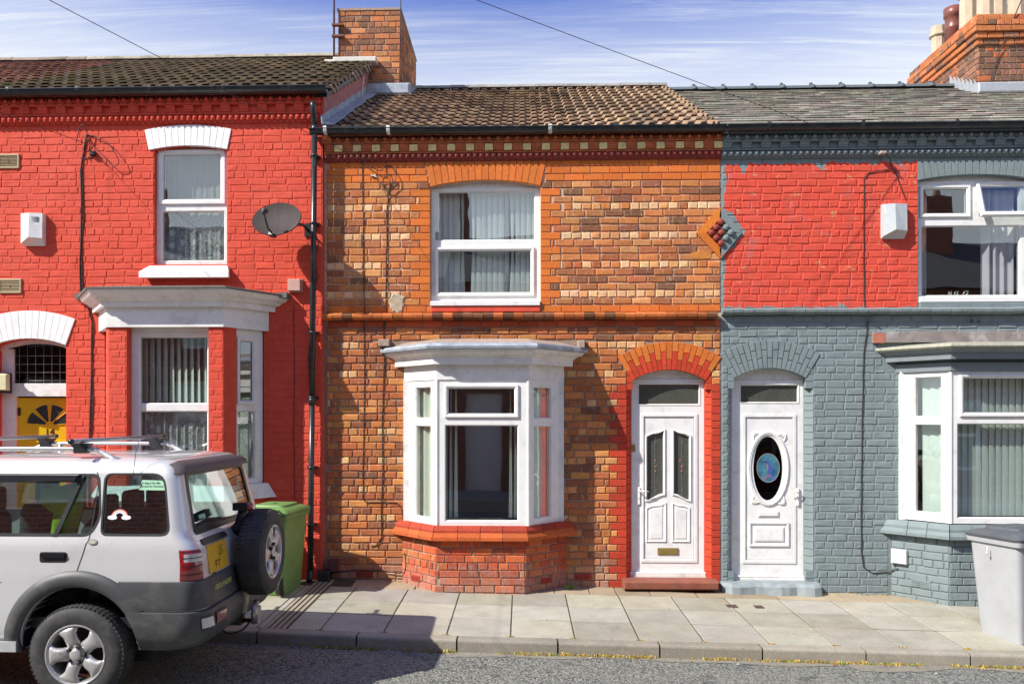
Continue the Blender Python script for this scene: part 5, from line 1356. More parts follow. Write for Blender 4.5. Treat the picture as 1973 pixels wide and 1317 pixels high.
for i, (y, r_, h2, kk) in enumerate(((.25, .13, .75, 0), (.72, .14, .9, 0), (1.15, .13, .7, 1), (1.62, .13, .62, 0))):
    for xx in (.26, .72):
        m = MB(); z = czr - .02; x_ = CR0 + xx; yc = cyr + y
        if kk: pf = [(r_, z), (r_ * .95, z + h2 * .5), (r_ * 1.05, z + h2 * .52), (r_ * .95, z + h2 * .56), (r_ * .95, z + h2 * .78), (r_ * 1.1, z + h2 * .8), (r_ * 1.1, z + h2), (r_ * .8, z + h2), (r_ * .8, z + h2 - .1)]
        else: pf = [(r_ * 1.15, z), (r_ * 1.1, z + .06), (r_ * .92, z + .1), (r_ * .88, z + h2 * .72), (r_ * 1.15, z + h2 * .75), (r_ * 1.15, z + h2 * .80), (r_ * .95, z + h2 * .82), (r_ * .98, z + h2), (r_ * .75, z + h2), (r_ * .75, z + h2 - .1)]
        m.lathe(pf, (x_, yc, 0), 'z', 8 if not kk else 16, smooth=bool(kk)); m.build('chimney_pot', POT if not kk else simple('brown_clay', (.20, .07, .05), .35, var=.1), stk2)
# lead flashings round the stacks and up the gable
FL = []
m = MB()
def roofz(y): return Ze + (Zr - Ze) * (y + EO) / (3.4 + EO)
n_ = 17; ring = []
for i in range(n_):
    y = -.12 + i * .205; z = roofz(y); wob = R.uniform(-.02, .02)
    if y < cy0 - .1: ring.append([(XL - .01, y, z + .15 + wob), (XL + .008, y, z + .15 + wob), (XL + .014, y, z + .075), (XL + .15 + wob, y, z + .055), (XL + .15 + wob, y, z + .05), (XL + .0, y, z + .04)])
m.loft(ring); m.build('gable_flashing', LEAD, mid)
m = MB()
for i in range(9):
    y = cy0 - .12 + i * .15; z = roofz(y)
    if y > 3.35: z = roofz(3.35)
    m.box(CM1 - .0, CM1 + .014, y, y + .147, z - .02, z + .16 - .05 * (i % 2)); m.add([(CM1 + .013, y, z + .07), (CM1 + .013, y + .149, z + .10), (CM1 + .17, y + .149, z + .085), (CM1 + .17, y, z + .05), (CM1 + .013, y, z + .05), (CM1 + .013, y + .149, z + .05), (CM1 + .17, y + .149, z + .05), (CM1 + .17, y, z + .03)], [(0, 1, 2, 3), (0, 3, 7, 4), (3, 2, 6, 7), (2, 1, 5, 6)])
m.cbox(XL - .02, CM1 + .16, cy0 - .14, cy0 + .0, roofz(cy0 - .14) + .03, roofz(cy0) + .14, .03)
m.build('chimney_flashing', LEAD, mid)
m = MB(); m.cbox(fx(646, cy0) , fx(726, cy0 - .1), cy0 - .16, cy0 + .0, fz(122, 690, cy0 - .1), fz(112, 690, cy0 - .1), .012); m.cbox(fx(628, cy0), fx(650, cy0), cy0 - .10, cy0 + .05, fz(125, 690, cy0), fz(119, 690, cy0), .012); m.build('chimney_flashing', simple('mortar_white', (.62, .60, .56), .9, bmp=.4), left)
def roofzr(y): return ZeR + (ZrR - ZeR) * (y + EO) / (3.4 + EO)
m = MB()
for i in range(7):
    y = cyr - .03 + i * .115; z = roofzr(min(y, 3.4)); m.add([(CR0 + .008, y, z - .03), (CR0 + .008, y + .118, z - .03), (CR0 + .008, y + .118, z + .20 + .03), (CR0 + .008, y, z + .07)] + [(CR0 + .03, y, z - .03), (CR0 + .03, y + .118, z - .03), (CR0 + .03, y + .118, z + .20 + .03), (CR0 + .03, y, z + .07)], [(0, 1, 2, 3), (4, 7, 6, 5), (3, 2, 6, 7), (0, 3, 7, 4), (1, 5, 6, 2)])
m.cbox(CR0 - .02, CR0 + 1.2, cyr - .09, cyr + .01, roofzr(cyr - .09) + .01, roofzr(cyr) + .12, .02)
m.build('chimney_flashing', simple('pale_lead', (.36, .39, .42), .6, .1, var=.15, bmp=.3, bscale=30), right)

# ---------------------------------------------------------------- neighbours beyond both ends, as far as the roofs show
def neighbour(label, X0, X1, wallmat, ze, zr, tm, tcf, tile, Yf):
    t = thing('terraced_house', label, 'house', ((X0 + X1) / 2, 0, 0), 'terraced houses along the street')
    m = MB(); hl = [(X0 + 1.0, X0 + 2.2, 3.5, 5.0), (X0 + .8, X0 + 2.4, .9, 2.6), (X0 + 3.2, X0 + 4.1, 0, 2.4)]
    wall_cells(m, X0, X1, -.6, ze - .15, Yf, Yf + .25, hl); m.box(X0, X1, 7.0, 7.25, -.6, ze - .15); m.box(X0 if X0 < 0 else X1 - .03, (X0 + .03) if X0 < 0 else X1, .25, 7, -.6, ze - .15); m.build('wall', wallmat, t)
    for (a, b, c, d) in hl[:2]: window(t, Matrix.Identity(4), (a, b, c, d), .05, [(a + .07, b - .07, c + .07, (c + d) / 2 - .03, 'fixed'), (a + .07, b - .07, (c + d) / 2 + .03, d - .07, 'fixed')], Yf + .08)
    a, b, c, d = hl[2]; m = MB(); m.box(a, b, Yf + .1, Yf + .15, c - .1, d); m.build('door', UPVC, t)
    m = MB(); m.box(X0 + .05, X1 - .05, 3, 3.02, -.5, ze - .2); m.build('room_walls', PLASTER, t)
    wd, n, prof, th, nm, lf, ov = tile
    roof(t, X0, X1, ze, zr, Yf - EO, 3.4, wd, n, prof, th, tm, tcf, .005, nm, lift=lf, over=ov, limit=90, part='slate' if ov else 'tile')
    ridge(t, X0, X1, 3.42, zr + .02, tm, (.30, .24, .19), .45, .1); gutter(t, X0, X1, Yf - .155, ze, .058)
neighbour('next red painted terraced house, only its reddish roof corner showing at the far left', -11.4, XLL - .01, P_RED, ZeL, ZrL, TILE_OLD, lambda x, r: jitc((.24, .13, .11), R, .25), (.33, 12, profL, .016, 'roof_tile', .035, None), YL)
neighbour('next slate roofed terraced house beyond the right-hand chimney, only its roof edge in view', XE + .01, 12.0, MORTAR, ZeR, ZrR, SLATE, scol, (.25, 19, profS, .009, 'roof_slate', .012, (0, .5)), 0)

# ================================================================== GROUND
def asphalt():
    m, t, b = newmat('asphalt'); p = worldpos(t)
    v = nd(t, 'ShaderNodeTexVoronoi'); t.links.new(p, v.inputs['Vector']); v.inputs['Scale'].default_value = 62
    f = ramp(t, noise(t, p, 48, 3, .7), .36, .62, .0, 1)
    c = mixc(t, f, (.075, .08, .072), (.30, .31, .27))
    sv = nd(t, 'ShaderNodeSeparateXYZ'); t.links.new(v.outputs['Color'], sv.inputs[0])
    c = mixc(t, ramp(t, sv.outputs['X'], .55, .95, 0, .7), c, (.38, .38, .34)); c = mixc(t, ramp(t, sv.outputs['Y'], .72, .9, 0, .85), c, (.035, .038, .036))
    c = mixc(t, ramp(t, noise(t, p, .9, 5, .6), .45, .75, 0, .5), c, (.24, .235, .20))
    c = mixc(t, ramp(t, noise(t, p, 2.3, 5, .6, 1.), .60, .66, 0, .5), c, (.055, .06, .06))
    t.links.new(c, b.inputs['Base Color']); b.inputs['Roughness'].default_value = .85; b.inputs['Specular IOR Level'].default_value = .3
    h = math2(t, 'ADD', noise(t, p, 110, 3, .6), math2(t, 'MULTIPLY', v.outputs['Distance'], -1.0)); bump(t, b, h, .8, .012)
    return m
ASPH = asphalt()
def slabmat(name, c1, c2, dark=(.16, .15, .125), yel=(.34, .30, .19)):
    m, t, b = newmat(name); p = worldpos(t); base = nd(t, 'ShaderNodeObjectInfo').outputs['Color']
    c = mixc(t, ramp(t, noise(t, p, 3.2, 6, .65), .35, .68), c1, c2)
    c = mixc(t, ramp(t, noise(t, p, 95, 3, .6), .55, .70, 0, .40), c, dark)
    c = mixc(t, ramp(t, noise(t, p, 1.2, 5, .6, .4), .50, .75, 0, .6), c, yel)
    c = mixc(t, ramp(t, noise(t, p, 26, 3, .5), .70, .74, 0, .7), c, (.08, .075, .07))
    c = mixc(t, ramp(t, noise(t, p, 5, 7, .75, .8), .56, .74, 0, .5), c, (.17, .165, .14)); c = mixc(t, ramp(t, noise(t, p, 60, 2, .5), .56, .66, 0, .30), c, (.52, .51, .46))
    c = mixc(t, 1.0, c, base, 'MULTIPLY')
    t.links.new(c, b.inputs['Base Color']); b.inputs['Roughness'].default_value = .9; b.inputs['Specular IOR Level'].default_value = .25
    bump(t, b, noise(t, p, 120, 4, .6), .35, .005); return m
SLAB = slabmat('paving_slab', (.33, .318, .265), (.43, .412, .35))
KERB = slabmat('kerb_stone', (.27, .255, .215), (.36, .335, .28), yel=(.32, .27, .20))
INFILL = slabmat('old_concrete', (.34, .28, .20), (.44, .37, .27), yel=(.38, .30, .19))
EARTH = simple('joint_dirt', (.06, .048, .028), .95, var=.4, scale=20, bmp=.5, dirt=(.13, .11, .035), dirtscale=5, space='w')
YW1, YW2, YWE, YK = 0.0, -.36, -2.05, -2.19
def sheet(name, mat, xs, ys, zf, kind='structure', thick=.0, **kw):
    m = MB(); nx, ny = len(xs), len(ys); vs = [(x, y, zf(x, y)) for y in ys for x in xs]
    m.add(vs, [(j * nx + i, j * nx + i + 1, (j + 1) * nx + i + 1, (j + 1) * nx + i) for j in range(ny - 1) for i in range(nx - 1)])
    return m.build(name, mat, None, kind=kind, recalc=False, **kw)
def frange(a, b, s): 
    n = int(round((b - a) / s)); return [a + (b - a) * i / n for i in range(n + 1)]
def roadz(x, y):
    d = min(abs(y - YK), abs(y + 9.2)); return ground(x, YK) - .112 + min(.022 * d, .07)
xs = frange(-16, 16, .5)
sheet('ground', EARTH, [-400, -60] + frange(-40, 40, 10) + [60, 400], [-400, -60, -30, -13, 0, 9, 30, 60, 400], lambda x, y: ground(max(-40, min(40, x)), 0) - .75)
sheet('road', ASPH, frange(-40, 40, .5), [-9.2, -7, -5.8, -4.5, -3.4, -2.8, -2.4, YK + .03], lambda x, y: roadz(x, max(y, -9.2)) if y > -9.19 else roadz(x, y))
sheet('pavement_bed', EARTH, frange(-40, 40, 1), [YK + .03, YWE, -1, .3], lambda x, y: ground(x, y) - .007)
pav = thing('pavement', None, None, (0, -1.2, 0)); pav['kind'] = 'structure'
def slab(name, x0, x1, y0, y1, mat, par, tilt=.003, gap=.012, col=None, th=.05):
    m = MB(); xc, yc = (x0 + x1) / 2, (y0 + y1) / 2; a, b_ = (x1 - x0) / 2 - gap / 2, (y1 - y0) / 2 - gap * .85; ch = .004
    dz = [ground(x0 if s < 0 else x1, y0 if t < 0 else y1) - ground(xc, yc) + R.uniform(-tilt, tilt) for s, t in ((-1, -1), (1, -1), (1, 1), (-1, 1))]
    cs = [(-a, -b_), (a, -b_), (a, b_), (-a, b_)]
    m.add([(x, y, -th) for x, y in cs] + [(x, y, dz[i] - ch) for i, (x, y) in enumerate(cs)] + [(x * (1 - ch / a), y * (1 - ch / b_), dz[i]) for i, (x, y) in enumerate(cs)],
          [(0, 1, 5, 4), (1, 2, 6, 5), (2, 3, 7, 6), (3, 0, 4, 7), (4, 5, 9, 8), (5, 6, 10, 9), (6, 7, 11, 10), (7, 4, 8, 11), (8, 9, 10, 11)])
    m.v = [v + Vector((xc, yc, ground(xc, yc))) for v in m.v]
    o = m.build(name, mat, par, recalc=False); k = R.uniform(.80, 1.10); c = col or (k, k * R.uniform(.97, 1.02), k * R.uniform(.90, 1.02)); o.color = (*c, 1); return o
rowsY = [YWE, -1.46, -.925, YW2]
SP = .592; X0J = fx(988, -.36) - SP * 14
DRX0, DRX1 = None, None
k = 0; x = X0J
dr_a = fx(602, -.36) - .02; dr_b = dr_a + .22            # strip of channel covers running from the wall to the kerb
while x < 9.5:
    for a, b in zip(rowsY, rowsY[1:]):
        xa, xb = x, x + SP
        off = R.uniform(-.004, .004)
        if xb > dr_a and xa < dr_b:
            if xa < dr_a - .04: slab('paving_slab', xa, dr_a, a, b, SLAB, pav)
            if xb > dr_b + .04: slab('paving_slab', dr_b, xb, a, b, SLAB, pav)
        else: slab('paving_slab', xa, xb + off * 0, a, b, SLAB, pav)
    x += SP; k += 1
# strip between slabs and wall: broken old concrete pieces
x = -7.6
while x < 9.0:
    wd = R.uniform(.30, .75)
    if not (x < dr_b and x + wd > dr_a): slab('infill_slab', x, x + wd, YW2, .04, INFILL, pav, .006, .010, col=(lambda q: (q, q * .96, q * .90))(R.uniform(.75, 1.1)))
    x += wd
m = MB()
for i in range(4):
    a = dr_a + .004 + i * .0545
    m.box(a, a + .032, YWE, -.02, -.2, .2)
m.v = [Vector((v.x, v.y, (ground(v.x, v.y) - (.0 if v.z > 0 else .05)))) for v in m.v]
dcv = m.build('channel_cover', KERB, pav, recalc=False); dcv.color = (1, .95, .88, 1)
m = MB(); m.box(dr_a - .002, dr_b + .002, YWE, -.02, -.2, .2); m.v = [Vector((v.x, v.y, ground(v.x, v.y) - (.018 if v.z > 0 else .05))) for v in m.v]; m.build('channel_bed', BLACKPL, pav)
kb = thing('kerb', None, None, (0, YK, 0)); kb['kind'] = 'structure'
x = fx(880, YK) - .915 * 8; first = True
while x < 9:
    xb = x + .915; m = MB(); rows_ = []
    for q in (x + .008, xb - .008):
        g_ = ground(q, -2.1); rows_.append([(q, YWE - .004, g_ - .3), (q, YK, g_ - .3), (q, YK, g_ - .022), (q, YK + .006, g_ - .008), (q, YK + .022, g_), (q, YWE - .008, g_ + .002), (q, YWE - .004, g_ - .003)])
    m.loft(rows_); o = m.build('kerb_stone', KERB, kb); kk = R.uniform(.82, 1.05); o.color = (kk, kk * .98, kk * .95, 1); x = xb
# patches along the channel of the road
m = MB(); x0 = fx(860, -2.3); top = []; bot = []
while x0 < 8:
    f = (.5 + .5 * math.sin(x0 * 1.9) * math.sin(x0 * 4.3 + 1)); dp = .03 + .10 * f + (.16 if x0 > 2.9 else 0) * (.5 + .5 * math.sin(x0 * 2.7)) + R.uniform(0, .025)
    top.append((x0, YK - .004)); bot.append((x0, YK - .02 - dp)); x0 += .06
m.loft([[(x_, y_, roadz(x_, y_) + .004) for x_, y_ in top], [(x_, y_, roadz(x_, y_) + .004) for x_, y_ in bot]], False, False)
m.build('road_patch', simple('worn_patch', (.24, .22, .175), .9, var=.35, scale=30, bmp=.5, dirt=(.12, .12, .11), dirtscale=8, dirtamt=.8, space='w'), None, kind='structure', recalc=False)
# opposite side of the street
m = MB(); m.box(-40, 40, -11.4, -9.2, -.35, -.03); m.v = [Vector((v.x, v.y, v.z + ground(max(-20, min(20, v.x)), 0))) for v in m.v]; m.build('far_pavement', SLAB, None, kind='structure').color = (1, 1, 1, 1)

# weeds, dead moss and litter in the kerb line and slab joints
def leafmat(name, c1, c2):
    m, t, b = newmat(name); at = nd(t, 'ShaderNodeAttribute', attribute_name='col').outputs['Color']
    t.links.new(at, b.inputs['Base Color']); b.inputs['Roughness'].default_value = .8; return m
WEED = leafmat('weed_leaf', 0, 0)
def tuft(mb, x, y, z, n, h, cols, rr=R, spread=.6):
    for i in range(n):
        a = rr.uniform(0, 2 * pi); l = h * rr.uniform(.4, 1.1); w_ = rr.uniform(.0025, .006); s = rr.uniform(.2, 1) * spread
        bx_, by_ = x + rr.uniform(-.02, .02), y + rr.uniform(-.012, .012); dx_, dy_ = cos(a), sin(a)
        mb.add([(bx_ - dy_ * w_, by_ + dx_ * w_, z), (bx_ + dy_ * w_, by_ - dx_ * w_, z), (bx_ + dx_ * l * s * .6 + dy_ * w_, by_ + dy_ * l * s * .6, z + l * .6), (bx_ + dx_ * l * s, by_ + dy_ * l * s, z + l * .7)], [(0, 1, 2), (0, 2, 3)], rr.choice(cols))
mb = MB(); dry = [(.58, .38, .04), (.62, .44, .07), (.44, .29, .06), (.26, .13, .05), (.20, .20, .05), (.45, .36, .10)]
x = fx(560, YK)
while x < 6.5:
    pxx = proj((x, YK, -.1))[0]; dens = .9 if pxx > 1500 else (.55 if pxx > 860 else .35)
    if math.sin(x * 3.1) + math.sin(x * 7.7 + 1) + R.uniform(-1, 1) > -.9 + (1 - dens): tuft(mb, x, YK - .012 - abs(R.gauss(0, .018)), roadz(x, YK - .02), R.randint(6, 13), R.uniform(.018, .052), dry if R.random() > .18 else [(.16, .26, .04), (.22, .30, .05)])
    x += R.uniform(.006, .018)
mb.build('kerb_weeds', WEED, None, kind='stuff', label='dry yellow moss and grass along the foot of the kerb', cat='weeds', recalc=False)
mb = MB()
for i in range(26):
    xj = X0J + SP * i
    if not (-2.2 < xj < 6.2): continue
    for j in range(40):
        f = R.random(); y = YWE + f * (YW2 - YWE)
        if R.random() < (.75 if y < -1.5 else .35): tuft(mb, xj + R.uniform(-.004, .004), y, ground(xj, y) - .012, 3, R.uniform(.008, .02), [(.30, .26, .05), (.20, .24, .04), (.36, .28, .07)])
    for j in range(10): tuft(mb, xj + R.uniform(-.03, .03), YWE + R.uniform(-.008, .008), ground(xj, YWE) - .004, 5, R.uniform(.012, .028), dry)
for i in range(150):
    x_ = R.uniform(-1.9, 6); tuft(mb, x_, R.uniform(-.06, -.015), ground(x_, 0) - .004, 4, R.uniform(.012, .03), dry + [(.12, .14, .04)])
mb.build('joint_weeds', WEED, None, kind='stuff', label='small dry weeds growing in the paving joints', cat='weeds', recalc=False)
mb = MB(); x_ = fx(1098, -.12)
for i in range(5): tuft(mb, x_ + R.uniform(-.05, .05), -.13 + R.uniform(-.02, .02), ground(x_, -.1) - .003, 9, .075, [(.22, .42, .04), (.30, .50, .06), (.16, .34, .03)])
mb.build('green_weed', WEED, None, label='bright green grass tuft at the foot of the bare brick wall right of the bay', cat='weed', recalc=False)
mb = MB()
for i in range(70):
    x_ = R.uniform(-2.2, 6.0); y_ = YK - abs(R.gauss(.05, .10)) - .02; s = R.uniform(.006, .022); a = R.uniform(0, 6); z_ = roadz(x_, y_) + .005
    mb.add([(x_ + s * cos(a + k_ * 2.1), y_ + s * sin(a + k_ * 2.1) * .7, z_ + R.uniform(0, .012)) for k_ in range(3)], [(0, 1, 2)], R.choice([(.30, .12, .04), (.45, .28, .06), (.20, .08, .03), (.5, .48, .42)]))
mb.build('leaf_litter', WEED, None, kind='stuff', label='dead leaves and scraps blown along the kerb', cat='litter', recalc=False)
m = MB(); m.cbox(0, .1, -.02, .02, 0, .01, .002); 
for i, (px, py, s_) in enumerate(((1410, 1165, .11), (1462, 1168, .09))):
    y_ = -.72; x_ = fx(px, y_); m = MB(); z_ = ground(x_, y_) + .002; m.box(x_ - s_ / 2, x_ + s_ / 2, y_ - .055, y_ + .055, z_ - .01, z_ + .003)
    m.build('stopcock_cover', MATS.get('rusty_iron') or simple('rusty_iron', (.10, .065, .05), .8, .3, var=.3, bmp=.4), None, label=('larger' if i == 0 else 'smaller') + ' rusty square stopcock cover in the slabs below the grey doorway', cat='cover', group='stopcock covers')

# ---------------------------------------------------------------- terrace across the street (it shows in the window glass)
def opposite(X0, label, grp):
    t = thing('terraced_house', label, 'house', (X0 + 2.3, -11.5, 0), grp)
    z0 = ground(max(-20, min(20, X0)), 0); m = MB(T := Matrix.Translation((0, -11.4, 0)) @ Matrix.Rotation(pi, 4, 'Z')); a = -X0 - 4.6
    hl = [(a + .7, a + 2.0, z0 + 3.3, z0 + 4.9), (a + .6, a + 2.2, z0 + .8, z0 + 2.5), (a + 3.1, a + 4.0, z0, z0 + 2.5), (a + 3.0, a + 3.9, z0 + 3.3, z0 + 4.9)]
    wall_cells(m, a, a + 4.6, z0 - .6, z0 + 5.4, 0, .25, hl); m.box(a, a + 4.6, 5, 5.2, z0 - .6, z0 + 5.4); m.box(a, a + .02, .25, 5, z0 - .6, z0 + 5.4); wallo = m.build('wall', OPPB, t)
    for q in (hl[0], hl[1], hl[3]): window(t, T, (q[0], q[1], q[2], q[3]), .05, [(q[0] + .08, q[1] - .08, q[2] + .08, (q[2] + q[3]) / 2 - .03, 'fixed'), (q[0] + .08, q[1] - .08, (q[2] + q[3]) / 2 + .03, q[3] - .08, 'fixed')], .08)
    m = MB(T); m.box(hl[2][0], hl[2][1], .1, .16, z0 - .05, hl[2][3]); m.build('door', UPVC, t)
    m = MB(T); m.box(a + .03, a + 4.57, 2.5, 2.52, z0, z0 + 5.3); m.build('room_walls', PLASTER, t)
    m = MB(T); e_ = z0 + 5.35; m.add([(a, -.25, e_), (a + 4.6, -.25, e_), (a + 4.6, 3.0, e_ + 1.9), (a, 3.0, e_ + 1.9), (a + 4.6, 6.2, e_), (a, 6.2, e_)], [(0, 1, 2, 3), (3, 2, 4, 5), (0, 3, 5), (1, 4, 2)]); m.build('roof', OPPR, t)
    m = MB(T); m.cbox(a - .4, a + .4, 2.2, 3.4, e_ + 1.0, e_ + 3.0, .02); ch = m.build('chimney_stack', OPPB, t)
    for q in (-.2, .2): m = MB(T); m.lathe([(.11, e_ + 3), (.10, e_ + 3.4), (.12, e_ + 3.45), (.12, e_ + 3.5), (.08, e_ + 3.5)], (a + q, 2.8, 0), 'z', 10); m.build('chimney_pot', POT, ch)
mo, to, bo = newmat('street_brick'); po = worldpos(to); bt = nd(to, 'ShaderNodeTexBrick'); mp = nd(to, 'ShaderNodeMapping'); to.links.new(po, mp.inputs[0]); mp.inputs['Rotation'].default_value = (-pi / 2, 0, 0); to.links.new(mp.outputs[0], bt.inputs[0])
bt.inputs['Color1'].default_value = (.33, .09, .045, 1); bt.inputs['Color2'].default_value = (.20, .07, .04, 1); bt.inputs['Mortar'].default_value = (.30, .24, .2, 1); bt.inputs['Scale'].default_value = 1; bt.inputs['Brick Width'].default_value = .23; bt.inputs['Row Height'].default_value = .085; bt.inputs['Mortar Size'].default_value = .008
to.links.new(bt.outputs[0], bo.inputs['Base Color']); bo.inputs['Roughness'].default_value = .9; OPPB = mo
OPPR = simple('street_slates', (.10, .095, .09), .8, var=.4, scale=12, bmp=.6, bscale=20, space='w')
for i in range(-4, 5): opposite(i * 4.6 - 2.0, 'brick terraced house across the street, seen only as a reflection in window glass', 'terraced houses across the street')

# ================================================================== FITTINGS ON THE WALLS
def downpipe():
    Y = YL - .085; x = fx(606, Y); zt = fz(188, 606, YL - .155); t = thing('drainpipe', 'black plastic drainpipe running down the right edge of the red house', 'drainpipe', (x, Y, 0))
    xb = fx(598, Y); pts = [(x, YL - .155, zt - .05), (x, YL - .155, zt - .10), (x - .0, YL - .14, zt - .17), (x, Y - .02, zt - .24), (x, Y, zt - .32)]
    m = MB(); m.tube(pts, .034, 12); m.build('swan_neck', GUTTER, t)
    cuts = [zt - .30, fz(765, 600, Y), ground(xb, 0) + .10]
    for i, (a, b) in enumerate(zip(cuts, cuts[1:])):
        fa = (cuts[0] - a) / (cuts[0] - cuts[-1]); fb = (cuts[0] - b) / (cuts[0] - cuts[-1]); m = MB(); m.tube([(x + (xb - x) * fa, Y, a), (x + (xb - x) * fb, Y, b)], .033, 14); m.build('pipe', GUTTER, t)
        m = MB(); m.tube([(x + (xb - x) * fa, Y, a - .09), (x + (xb - x) * fa, Y, a + .01), ], .040, 14); m.build('socket', GUTTER, t)
    for py in (300, 430, 640, 765, 900, 1010):
        z = fz(py, 602, Y); f = (cuts[0] - z) / (cuts[0] - cuts[-1]); xx = x + (xb - x) * f; m = MB(); m.tube([(xx, Y, z - .012), (xx, Y, z + .012)], .042, 14); m.box(xx - .06, xx + .06, Y + .03, YL + .002, z - .012, z + .012); m.build('pipe_clip', GUTTER, t)
    m = MB(); m.tube([(xb, Y, cuts[-1] + .02), (xb, Y - .02, cuts[-1] - .05), (xb, Y - .06, cuts[-1] - .09)], .035, 12); m.build('shoe', GUTTER, t)
downpipe()
def dish():
    cx_, cz_ = fx(533, YL - .35), fz(422, 533, YL - .35); t = thing('satellite_dish', 'grey oval satellite dish fixed to the red wall beside the drainpipe', 'satellite dish', (cx_, YL - .3, cz_))
    T = Matrix.Translation((cx_, YL - .36, cz_)) @ Matrix.Rotation(radians(-14), 4, 'Z') @ Matrix.Rotation(radians(-24), 4, 'X') @ Matrix.Rotation(radians(9), 4, 'Y')
    a, b = .305, .215; rings = []
    for k in range(9):
        f = k / 8; rings.append([(a * f * cos(2 * pi * i / 40), .055 * (1 - f * f), b * f * sin(2 * pi * i / 40)) for i in range(40)])
    r2 = [[(p[0], p[1] + .006, p[2]) for p in r] for r in reversed(rings)]
    m = MB(T); m.loft(rings[:] , True, False, smooth=True); m.loft(r2, True, False, smooth=True); m.loft([rings[-1], [(p[0] * 1.03, p[1] - .004, p[2] * 1.03) for p in rings[-1]], [(p[0] * 1.03, p[1] + .010, p[2] * 1.03) for p in rings[-1]], r2[0]], True, False, smooth=True)
    m.build('reflector', simple('dish_grey', (.030, .017, .016), .75, var=.25, scale=5, dirt=(.10, .08, .08), dirtscale=4), t, sharp=60)
    m = MB(T); m.tube([(.02, .05, -.19), (.03, -.10, -.20), (.02, -.24, -.11)], .011, 8); m.box(-.02, .05, -.005, .06, -.215, -.185); m.build('feed_arm', BLACKPL, t)
    m = MB(T); m.tube([(.02, -.23, -.115), (.015, -.27, -.08)], .018, 8); m.tube([(.015, -.265, -.085), (.01, -.215, -.055)], [.024, .030], 10); m.build('receiver', simple('lnb_grey', (.05, .055, .06), .5), t)
    m = MB(); bx_, bz_ = fx(588, YL - .1), fz(437, 588, YL - .1); m.tube([(cx_ + .02, YL - .30, cz_ - .03), (bx_, YL - .22, bz_), (bx_ + .01, YL - .02, bz_ - .02)], .015, 8); m.box(bx_ - .03, bx_ + .05, YL - .02, YL + .003, bz_ - .09, bz_ + .06); m.build('wall_bracket', BLACKPL, t)
dish()
def alarm(px0, px1, py0, py1, Y, mat, label, vents):
    x0, x1, z1, z0 = fx(px0, Y - .1), fx(px1, Y - .1), fz(py0, px0, Y - .1), fz(py1, px0, Y - .1)
    t = thing('alarm_box', label, 'alarm box', ((x0 + x1) / 2, Y, z0)); m = MB(); w_ = x1 - x0; h_ = z1 - z0; d = .10; k = .46; xm = x0 + w_ * k
    V = [(x0, Y, z1), (x1, Y, z1), (x1, Y, z0 + .02), (x0, Y, z0 + .02), (x0, Y - d * .7, z1 - .005), (xm, Y - d, z1 - .005), (x1, Y - d * .72, z1 - .005), (x0, Y - d * .75, z0 + .005), (xm, Y - d * 1.25, z0 + h_ * .22), (x1, Y - d * .8, z0 + h_ * .20), (x0 + .004, Y - d * .1, z0), (x1 - .004, Y - d * .1, z0)]
    V[7] = (x0 + .002, Y - d * .75, z0 + .02)
    m.add(V, [(0, 1, 6, 5, 4), (4, 5, 8, 7), (5, 6, 9, 8), (0, 4, 7, 3), (1, 2, 9, 6), (7, 8, 9, 11, 10), (3, 7, 10), (2, 11, 9), (0, 3, 2, 1), (3, 10, 11, 2)]); m.build('cover', mat, t)
    if vents:
        m = MB()
        for i in range(5):
            z = z1 - .055 - i * .014; u = .60; a = (xm + (x1 - xm) * .15, Y - d * 1.0 + .004 - .002, z); b = (xm + (x1 - xm) * .75, Y - d * .80 - .004, z + .002); m.tube([a, b], .0022, 4)
        m.build('vent_slots', BLACKPL, t)
alarm(37, 79, 409, 471, YL, UPVC, 'white alarm box with vent slots on the red wall', True)
alarm(1704, 1750, 391, 457, 0, simple('grey_white_plastic', (.50, .54, .55), .5, var=.1, dirt=(.75, .77, .77), dirtscale=6, dirtamt=.7, space='w'), 'pale grey angular box on the red patch left of the upstairs window', False)
VENTC = simple('beige_plastic', (.46, .37, .22), .5, var=.1)
for i, (a, b, c, d) in enumerate(((-3, 38, 297, 325), (-1, 42, 537, 565))):
    x0, x1, z1, z0 = fx(a, YL), fx(b, YL), fz(c, 20, YL), fz(d, 20, YL); t = thing('wall_vent', ('upper' if i == 0 else 'lower') + ' beige louvred vent at the left edge of the red wall', 'vent', ((x0 + x1) / 2, YL, z0), 'louvred vents')
    m = MB(); prof_rect(m, x0, x1, z0, z1, [(0, YL + .003), (0, YL - .014), (.005, YL - .018), (.018, YL - .018), (.022, YL - .012), (.022, YL + .003)]); m.box(x0 + .01, x1 - .01, YL - .001, YL + .004, z0 + .01, z1 - .01); m.build('frame', VENTC, t)
    m = MB()
    for j in range(8):
        z = z0 + .026 + j * (z1 - z0 - .05) / 7; m.add([(x0 + .02, YL - .004, z + .007), (x1 - .02, YL - .004, z + .007), (x1 - .02, YL - .016, z - .003), (x0 + .02, YL - .016, z - .003), (x0 + .02, YL - .004, z + .004), (x1 - .02, YL - .004, z + .004)], [(0, 1, 2, 3), (3, 2, 5, 4)])
    m.build('louvre', VENTC, t); m = MB(); m.lathe([(0, YL - .021), (.006, YL - .020), (.006, YL - .012)], ((x0 + x1) / 2, 0, (z0 + z1) / 2), 'y', 8); m.build('screw', BLACKPL, t)
x0, x1, z1, z0 = fx(556, YL - .05), fx(580, YL - .05), fz(538, 566, YL - .05), fz(561, 566, YL - .05)
